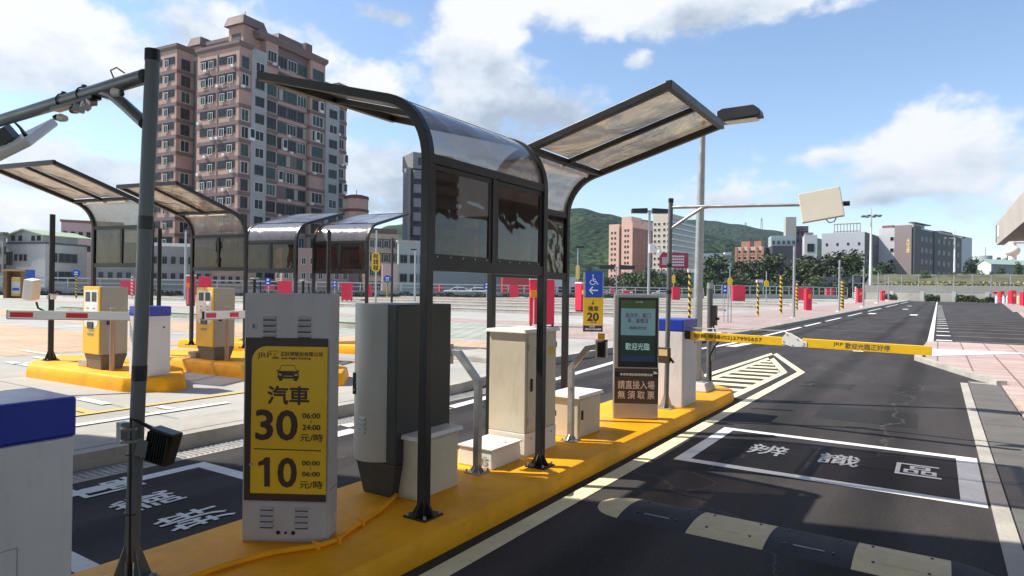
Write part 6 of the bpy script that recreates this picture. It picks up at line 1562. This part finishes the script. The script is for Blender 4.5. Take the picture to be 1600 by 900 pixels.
# apartments with balconies (575-618)
b = Bld('balcony_apartments', 'tan apartments with stacked balconies behind the yellow oval sign', 575, 142, 65, 560, 619, 356)
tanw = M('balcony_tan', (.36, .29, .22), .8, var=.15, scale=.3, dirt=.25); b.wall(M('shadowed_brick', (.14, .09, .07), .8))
for i in range(5):
    mb = MB(); z = b.h-1.2-i*3.1; mb.box(-.2, b.LR+.3, -.9, -.05, z-1.1, z, tanw); mb.build('balcony', b.t)
    for c_ in range(4): b.win('R', b.LR*(c_*.25+.03), z-3.0, b.LR*.17, 1.7, wf, gl_g)
b.flush()
simple('pink_gabled_shed', 'plain pink walled building under the balcony apartments', 597, 136, 55, 596, 622, 412, M('plain_pink', (.50, .36, .31), .8), 0)
simple('grey_low_block', 'grey low block with wide openings beside the nearest canopy post', 622, 138, 65, 620, 668, 380, M('grey_green_wall', (.30, .33, .31), .8, dirt=.3), 3, 0, 3, 4.0, fr=.75, glass=gl_d, par=greyw)
simple('grey_low_block', 'dark grey workshop seen under the nearest canopy wall', 664, 138, 70, 662, 800, 424, M('dark_grey_wall', (.16, .19, .20), .8), 1, 0, 8, 4.0, fr=.7)
simple('red_shed', 'low red shed seen between the first two near canopy posts', 785, 135, 70, 783, 848, 429, M('shed_red', (.45, .04, .05), .6), 0, par=white_p)
simple('white_shed', 'white and grey sheds seen under the second near canopy', 850, 140, 70, 848, 900, 432, M('pale_shed', (.45, .46, .45), .7), 1, 0, 5, 3, par=dull)
# dark grey tall building
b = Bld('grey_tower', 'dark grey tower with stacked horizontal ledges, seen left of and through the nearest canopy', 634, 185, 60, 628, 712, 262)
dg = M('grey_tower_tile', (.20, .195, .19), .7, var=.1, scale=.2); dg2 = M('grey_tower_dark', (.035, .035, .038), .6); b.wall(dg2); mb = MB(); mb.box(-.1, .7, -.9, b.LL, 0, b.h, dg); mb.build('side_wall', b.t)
for i in range(20):
    z = b.h-(i+1)*4.0
    if z < 0: break
    mb = MB(); mb.box(1.6, b.LR, -1.2, -.02, z+1.0, z+3.4, dg); mb.build('balcony_ledge', b.t)
mb = MB(); mb.box(1.5, 14, -.5, 8, b.h, b.h+4.6, dg); mb.box(3, 6, -.6, -.51, b.h+1, b.h+3.2, dg2); mb.build('roof_house', b.t)
b = simple('shadow_block', 'mid rise block seen through the second pane of the nearest canopy', 745, 170, 60, 740, 800, 345, M('brown_grey_block', (.22, .18, .16), .8), 8, 1, 5, 3.4)

# pink twin tower (952-1012)
b = Bld('pink_apartment_tower', 'distant salmon pink apartment tower with a dark slot, in front of the hill', 987, 330, 38, 970, 1019, 346)
sal = M('salmon_tile', (.60, .38, .30), .7, var=.06, scale=.1); sald = M('salmon_dark', (.22, .12, .10), .7)
b.wall(sal); mb = MB(); mb.box(.5, b.LR, -.05, -.01, 2, b.h-3, sald); mb.build('side_face', b.t)  # darker salmon sheet paints the shade of the right-hand face
for i in range(15):
    z = b.h-5-i*2.75
    if z < 3: break
    for u in (.32, .58): b.win('L', b.LL*u, z, .9, 1.2, sald, gl_d, 0)
    for u in (.08, .30, .52, .72, .90): b.win('R', b.LR*u, z, 1.5, 1.3, sal, gl_d, 0, off=-.06)
mb = MB(); mb.box(-.0, b.LR*.5, b.LL*.1, b.LL, b.h, b.h+2.6, sal); mb.box(b.LR*.5, b.LR, 0, b.LL*.6, b.h, b.h+1.2, sal); mb.build('roof_house', b.t)
mb = MB(); mb.box(1.5, b.LR*.5, b.LL, b.LL+1.2, 0, b.h-2, sald); mb.build('slot', b.t)
mb = MB(); w2_ = 15*330/F; mb.box(-.5, 8, b.LL+1.2, b.LL+1.2+w2_*1.2, 0, b.h-1.0, sal)
mb.build('left_wing', b.t)
for i in range(15):
    z = b.h-6-i*2.75
    if z > 3:
        for u in (.3, .62): b.win('L', b.LL+1.2+w2_*1.2*u, z, .9, 1.2, sald, gl_d, 0, off=-.5)
b.flush()
# office
b = Bld('office_block', 'cream and glass office block with white horizontal bands behind the slim camera pole', 1048, 305, 35, 1019, 1097, 342)
b.wall(M('office_cream', (.55, .47, .38), .7)); mb = MB(); mb.box(0, b.LR, -.2, -.01, 0, b.h, M('office_glass', (.03, .07, .08), .1)); mb.build('glass_front', b.t)
for i in range(14):
    z = b.h-1.6-i*2.72
    if z < 2: break
    mb = MB(); mb.box(-.1, b.LR+.1, -.7, -.21, z, z+.7, white); mb.build('band', b.t)
    for u in (.1, .32, .6, .82): b.win('L', b.LL*u, z-1.2, b.LL*.13, 1.3, wf, gl_d, 0)
mb = MB(); mb.box(0, b.LR*.5, 1, b.LL, b.h, b.h+2.8, M('office_cream', (.55, .47, .38))); mb.build('roof_house', b.t); b.flush()
# billboard
q_ = at(1052, 420, 262); t = thing('red_billboard', 'crimson billboard with rows of white lettering on a low roof', 'billboard', q_, YAW); s = 262/F
mb = MB(); mb.box(-22*s, 23*s, -.3, 0, 1*s, 25*s, M('crimson', (.50, .01, .05), .5)); mb.build('board', t)
mb = MB()
for i in range(4):
    for k_ in range(6): mb.box((-2+k_*3.2)*s, (.4+k_*3.2)*s, -.34, -.301, (18-i*4.5)*s, (20.8-i*4.5)*s, wht_t)
mb.box(-18*s, -9*s, -.34, -.301, 6*s, 18*s, M('billboard_patch', (.62, .45, .42), .6)); mb.each('lettering', t)
mb = MB(); 
for a in (-18, -4, 10, 20): mb.box(a*s-.15, a*s+.15, .01, .4, -18, 1*s+4, dk)
mb.build('support', t)
simple('grey_low_block', 'low grey industrial roof under the crimson billboard', 1062, 268, 20, 1004, 1092, 423, M('industrial_grey', (.30, .29, .28), .8, dirt=.3), 1, 5, 2, 3.5)
# white factories far
for px, a, b_, top, lab in ((1130, 1098, 1131, 396, 'long white factory roof below the ridge'), (1142, 1132, 1150, 394, 'pale factory block left of the brick apartments')):
    simple('far_factory', lab, px, 520, 10, a, b_+2, top, M('factory_white', (.55, .56, .56), .7), 1, 6, 0, 4, z0=8)
# brick apartments
b = Bld('brick_apartments', 'salmon and brick striped walk-up apartments above the trees', 1193, 300, 35, 1148, 1207, 385)
ora = M('brick_orange', (.42, .20, .13), .8); b.wall(M('salmon_pale', (.55, .42, .35), .8)); mb = MB(); mb.box(.02, b.LR, -.06, -.01, 0, b.h, greyw); mb.build('side_face', b.t)
for u in (.0, .22, .50, .72, .93): mb = MB(); mb.box(-.4, -.01, b.LL*u, b.LL*(u+.07), 0, b.h, ora); mb.build('brick_pier', b.t)
for i in range(7):
    z = b.h-3-i*2.9
    if z < 1: break
    mb = MB(); mb.box(-.3, -.01, 0, b.LL, z-.6, z-.0, ora); mb.build('floor_band', b.t)
    for u in (.09, .31, .38, .60, .80): b.win('L', b.LL*u, z+.1, b.LL*.09, 1.2, ora, gl_d, 0)
for u0, u1 in ((.1, .35), (.5, .8)): mb = MB(); mb.box(.5, 5, b.LL*u0, b.LL*u1, b.h, b.h+2.6, ora); mb.build('roof_house', b.t)
b.flush()
simple('dark_wall_block', 'dark windowless block right of the brick apartments', 1240, 292, 12, 1206, 1244, 384, M('charcoal_wall', (.06, .06, .065), .7), 0)
tl = simple('teal_building', 'pale building with teal glass and an arch above the dark block', 1243, 315, 15, 1204, 1258, 368, M('teal_pale', (.35, .42, .40), .7), 3, 5, 1, 4, glass=gl_b, roof=(.0, .6, .0, .42, 9, M('tan_arch', (.40, .38, .32), .7)))
simple('purple_block', 'dull purple rooftop block left of the pale factory', 1262, 318, 15, 1243, 1266, 353, M('plum', (.17, .10, .15), .7), 2, 3, 1, 4, glass=gl_d)
simple('pale_factory', 'pale grey flat factory wall left of the factory billboard', 1276, 285, 20, 1256, 1300, 367, M('factory_grey', (.48, .49, .50), .7, var=.05), 1, 1, 2, 8, roof=(.1, .9, .3, .9, 1.2, dull))
fb = simple('grey_factory', 'large grey factory block under the roof billboard frame', 1350, 290, 40, 1283, 1373, 362, M('factory_grey2', (.44, .45, .47), .7, var=.05), 3, 4, 2, 6, m2=M('factory_dark', (.10, .10, .11), .7), fr=.2, wh=.2)
mb = MB()
for a in range(9): mb.box(.3, .6, fb.LL*(.1+a*.075), fb.LL*(.1+a*.075)+.25, fb.h, fb.h+4, M('billboard_frame', (.30, .18, .18), .6))
for z in (.3, 3.7): mb.box(.3, .6, fb.LL*.1, fb.LL*.72, fb.h+z, fb.h+z+.4, M('billboard_frame', (.30, .18, .18), .6))
mb.build('billboard_frame', fb.t)
# hotel
b = Bld('hotel_block', 'brown and grey hotel with a glowing vertical sign and rows of windows', 1424, 300, 50, 1372, 1518, 354)
hg = M('hotel_grey', (.50, .50, .50), .7, var=.05); hb = M('hotel_brown', (.25, .20, .19), .7, var=.06); hd_ = M('hotel_dark', (.085, .088, .085), .7)
b.wall(hg); y_ = b.LL*.50; mb = MB(); mb.box(-.6, -.01, 0, y_, 0, b.h+.8, hb); mb.build('brown_panel', b.t)
mb = MB(); mb.box(.0, b.LR*.78, -.5, -.01, 0, b.h-.8, hd_); mb.build('dark_front', b.t); mb = MB(); mb.box(0, b.LR*.10, -1.0, -.51, 0, b.h+.6, hd_); mb.box(b.LR*.30, b.LR*.36, -1.0, -.51, 0, b.h-.3, hd_); mb.each('pilaster', b.t)
rowh = (b.h-5)/5.2
for r_ in range(5):
    z = b.h-3.2-(r_+1)*rowh+rowh*.45
    for c_ in range(8):
        u = (.11+c_*.065) if c_ < 3 else (.37+(c_-3)*.082); b.win('R', b.LR*u, z, b.LR*.042, rowh*.42, greyw, gl_d, 0, off=-.52)
    b.win('L', y_+b.LL*.03, z, b.LL*.12, rowh*.35, hg, gl_d, 0)
mb = MB(); mb.box(b.LR*.1, b.LR*.25, 2, 10, b.h, b.h+2.2, hg); mb.box(b.LR*.55, b.LR*.75, 3, 12, b.h-.5, b.h+1.6, hd_); mb.box(b.LR*.05, b.LR*.3, .5, 3, b.h+2.2, b.h+2.6, hd_); mb.box(2, 8, b.LL*.62, b.LL*.95, b.h, b.h+1.4, M('maroon_roof', (.2, .08, .09), .7)); mb.each('roof_house', b.t)
em = screenmat('lit_sign', (1.0, .72, .30), .55)
lt = text_mesh('大\n飯\n店', em, .03, 'sign_lettering')
xs_ = [v_.co.x for v_ in lt.vertices]; ys_ = [v_.co.y for v_ in lt.vertices]
for v_ in lt.vertices:
    u = (v_.co.x-min(xs_))/(max(xs_)-min(xs_)); q = (v_.co.y-min(ys_))/(max(ys_)-min(ys_)); v_.co = (-.68, 2.1-u*1.5, 0+q*6.6)
lo = bpy.data.objects.new('sign_lettering', lt); C.objects.link(lo); lo.parent = b.t; lo.location = (0, 0, b.h-12)
b.flush()
# white shed on the bank
b = Bld('bank_shed', 'white shed with pale green roof on the planted bank at the right', 1548, 215, 70, 1527, 1640, 409, z0=6)
b.wall(M('shed_white', (.70, .72, .70), .6), z1=b.h-.6, x1=.5); b.wall(M('shed_side', (.30, .31, .28), .7), x0=.51, z1=b.h-.62, name='side_wall')
mb = MB(); gr_ = M('shed_roof', (.36, .46, .38), .6); ym = b.LL/2
for a, c_ in (((-.4, b.h-.7), (ym, b.h+1.0)), ((b.LL+.4, b.h-.7), (ym, b.h+1.0))):
    mb.add([(-.3, a[0], a[1]), (b.LR, a[0], a[1]), (b.LR, c_[0], c_[1]), (-.3, c_[0], c_[1]), (-.3, a[0], a[1]-.2), (b.LR, a[0], a[1]-.2), (b.LR, c_[0], c_[1]-.2), (-.3, c_[0], c_[1]-.2)], [(0,1,2,3),(7,6,5,4),(0,4,5,1),(2,6,7,3),(0,3,7,4),(1,5,6,2)], gr_)
mb.build('roof', b.t); mb = MB(); mb.add([(-.02, 0, b.h-.6), (-.02, b.LL, b.h-.6), (-.02, ym, b.h+.9)], [(0, 2, 1)], M('shed_white', (.70, .72, .70))); mb.build('gable', b.t)
simple('dark_low_building', 'blue grey low building behind the roadside poles', 1345, 215, 15, 1280, 1350, 433, M('slate_roof', (.10, .11, .12), .6), 0)
# high masts
def mast(label, px, top, d, base_y, wb, n=8):
    q_ = at(px, 450, d); zt = at(px, top, d).z; s = d/F; t = thing('high_mast_light', label, 'high mast light', (q_.x, q_.y, 0), YAW, 'high mast lights')
    mb = MB(); mb.cyl((0, 0, 0), (0, 0, zt), wb*s*.5, wb*s*.22, white_p, n=14); mb.cyl((0, 0, zt), (0, 0, zt+2.5), .06, m=galv); mb.build('mast', t, smooth=True)
    for i in range(n):
        a = i*2*math.pi/n; mb = MB(); c_, s_ = math.cos(a), math.sin(a); L_ = 12*s
        mb.bar((0, 0, zt), (c_*L_, s_*L_, zt+.2), .12, .12, galv); mb.box(c_*L_-.5, c_*L_+.5, s_*L_-.4, s_*L_+.4, zt-.15, zt+.25, M('lamp_dark', (.16, .16, .15), .5)); mb.build('lamp', t)
mast('white high mast light with a ring of lamps left of the hotel', 1360, 338, 198, 458, 5.2); mast('white high mast light in front of the hotel right wing', 1491, 372, 212, 420, 4.2, 6)
# drum shaped water tank far
q_ = at(1540, 408, 420); t = thing('water_tank', 'grey round tank with an antenna beyond the white shed', 'tank', (q_.x, q_.y, 8), 0)
mb = MB(); mb.cyl((0, 0, 0), (0, 0, q_.z-8+3.4), 3.6, m=M('tank_grey', (.3, .32, .34), .6), n=20); mb.build('drum', t); mb = MB(); mb.cyl((0, 0, q_.z-8+3.4), (0, 0, q_.z-8+9), .15, m=dk); mb.build('antenna', t)

# ================================================================== CONCRETE STATION EDGE (right) AND ADDED SHADE DECK OVERHEAD
vc = M('viaduct_concrete', (.42, .38, .33), .85, var=.12, scale=.4, bump=.3, bscale=8, dirt=.25, streak=1)
# right-hand elevated slab running alongside the road
pe = at(1557, 383, 52); Xr, Ye = pe.x, pe.y; zb_ = pe.z; zt_ = at(1557, 350, 52).z
t = thing('station_slab', 'overhanging concrete station slab jutting in at the right edge', 'elevated structure', (Xr, Ye, 0))
mb = MB(); mb.box(0, .5, -70, 0, zb_, zt_, vc); mb.box(.5, 14, -70, -.3, zb_+.25, zb_+.9, vc); mb.build('deck', t)
mb = MB(); mb.box(-.04, -.005, -2.6, -.9, zb_+.5, zt_-.3, M('slab_white_panel', (.7, .7, .68), .6)); mb.box(-.05, .45, .005, .08, zb_+.2, zt_-.1, dk); mb.each('notice_panel', t)
for y_ in (-14, -34, -54):
    mb = MB(); mb.box(4.6, 5.8, y_-1, y_+1, 0, zb_+.25, vc); mb.build('column', t)
# unseen deck added over the viewer to cast the broad foreground shade
DECKZ = 6.6
k_ = DECKZ/math.tan(SUN_EL); shift = -SUN_H*k_
g0 = Vector((*gp(300, 722, .0).xy, 0)); g1 = Vector((*gp(1600, 856, 0).xy, 0))
e0_, e1_ = g0-shift, g1-shift
# shift back along the light, then extend both ways
dr_ = (e1_-e0_).normalized(); e0_ = e0_-dr_*14; e1_ = e1_+dr_*9
nb = Vector((dr_.y, -dr_.x, 0))
if nb.dot(fw) > 0: nb = -nb
t = thing('shade_deck', 'unseen concrete deck added over and behind the viewpoint to shade the foreground', 'shade_deck', (0, 0, 0))
mb = MB(); q = [e0_, e1_, e1_+nb*15, e0_+nb*15]
n_ = (q[1]-q[0]).cross(q[2]-q[1]).z; q = q if n_ > 0 else q[::-1]
mb.prism([(p.x, p.y) for p in q], DECKZ, DECKZ+.5, vc); mb.build('deck', t)
for f_ in (.08, .97):
    c_ = e0_.lerp(e1_, f_)+nb*13.5; mb = MB(); mb.cyl((c_.x, c_.y, 0), (c_.x, c_.y, DECKZ), .5, m=vc, n=20); mb.build('column', t)
# dome camera at right edge
q_ = at(1582, 392, 11); t = thing('dome_camera', 'white dome camera hanging at the right edge below the concrete slab', 'camera', q_); s = 11/F
mb = MB(); mb.sph((0, 0, 0), 10*s, white_p, 20, 12, .9); mb.cyl((0, 0, 6*s), (0, 0, 14*s), 5*s, m=white_p); mb.build('dome', t, smooth=True)
mb = MB(); mb.cyl((0, 0, -14*s), (0, 0, -7*s), 5.5*s, m=white_p); mb.build('lens_ring', t, smooth=True)
mb = MB(); a = Vector((0, 0, 13*s)); bb = cr_*.55+Vector((0, 0, 14*s)); mb.tube([a, bb], .02, white_p)
mb.build('arm', t, smooth=True)
t = thing('camera_mast', 'slim grey mast just outside the right edge carrying the dome camera', 'pole', (q_.x+cr_.x*.58, q_.y+cr_.y*.58, 0)); mb = MB(); mb.cyl((0, 0, 0), (0, 0, q_.z+.5), .05, m=galv); mb.build('pole', t, smooth=True)

# ================================================================== CARS BEYOND THE RAILING
def make_car(label, paintm):
    t = thing('parked_car', label, 'car', (0, 0, 0), 0, 'cars beyond the railing')
    mb = MB(); prf = [(-2.1, .35), (-2.15, .75), (-1.95, .92), (-1.2, .98), (-.55, 1.40), (.75, 1.42), (1.45, 1.02), (2.05, .95), (2.15, .6), (2.1, .35)]
    mb.prof(prf, -.85, .85, paintm); mb.build('body', t, bevel=.06)
    mb = MB(); mb.prof([(-1.05, 1.0), (-.5, 1.34), (.70, 1.36), (1.25, 1.02)], -.87, .87, gl_d); mb.build('window', t)
    for x_ in (-1.3, 1.3):
        for y_ in (-.80, .80):
            mb = MB(); mb.cyl((x_, y_-.1, .33), (x_, y_+.1, .33), .33, m=blk, n=18); w_o = mb.build('wheel', t)
            mb = MB(); mb.cyl((x_, y_-.105, .33), (x_, y_+.105, .33), .19, m=alu, n=12); mb.build('rim', w_o)
    return t
cw_ = M('car_white', (.75, .75, .74), .2, coat=.6); cs_ = M('car_silver', (.35, .36, .37), .25, .5, coat=.6)
c0 = make_car('white car beyond the railing, seen under the nearest canopy wall at left', cw_)
c1_ = make_car('silver car beyond the railing, left of the pink tower foot', cs_)
def put(o, px, d, rz): q_ = at(px, 458, d); o.location = (q_.x, q_.y, .0); o.rotation_euler = (0, 0, rz); o.scale = (1.35, 1.35, 1.35)
put(c0, 716, 128, YAW+.05); put(c1_, 955, 175, YAW)
for px, d, src, lab in ((746, 129, c0, 'white car beyond the railing, between the near canopy posts'), (938, 176, c0, 'white car beyond the railing just right of the blue wheelchair sign'),
                   (972, 178, c0, 'white car below the pink apartment tower'), (1035, 182, c1_, 'silver car beyond the railing under the red billboard')):
    o = dup(src, label=lab); put(o, px, d, YAW+random.uniform(-.1, .1))

# ================================================================== HAZE
hz = bpy.data.materials.new('haze'); hz.use_nodes = True; ht = hz.node_tree; ht.nodes.remove(ht.nodes['Principled BSDF'])
pv_ = ht.nodes.new('ShaderNodeVolumePrincipled'); pv_.inputs['Density'].default_value = .00010; pv_.inputs['Color'].default_value = (.80, .88, 1, 1); pv_.inputs['Anisotropy'].default_value = .3
ht.links.new(pv_.outputs[0], ht.nodes['Material Output'].inputs['Volume']); hz.cycles.homogeneous_volume = True if hasattr(hz.cycles, 'homogeneous_volume') else None
mb = MB(); mb.box(-1950, 1950, -450, 2350, -6, 260, hz); o = mb.build('haze'); tag(o, 'thin pale haze over the whole place', 'haze', kind='stuff'); o.display_type = 'WIRE'
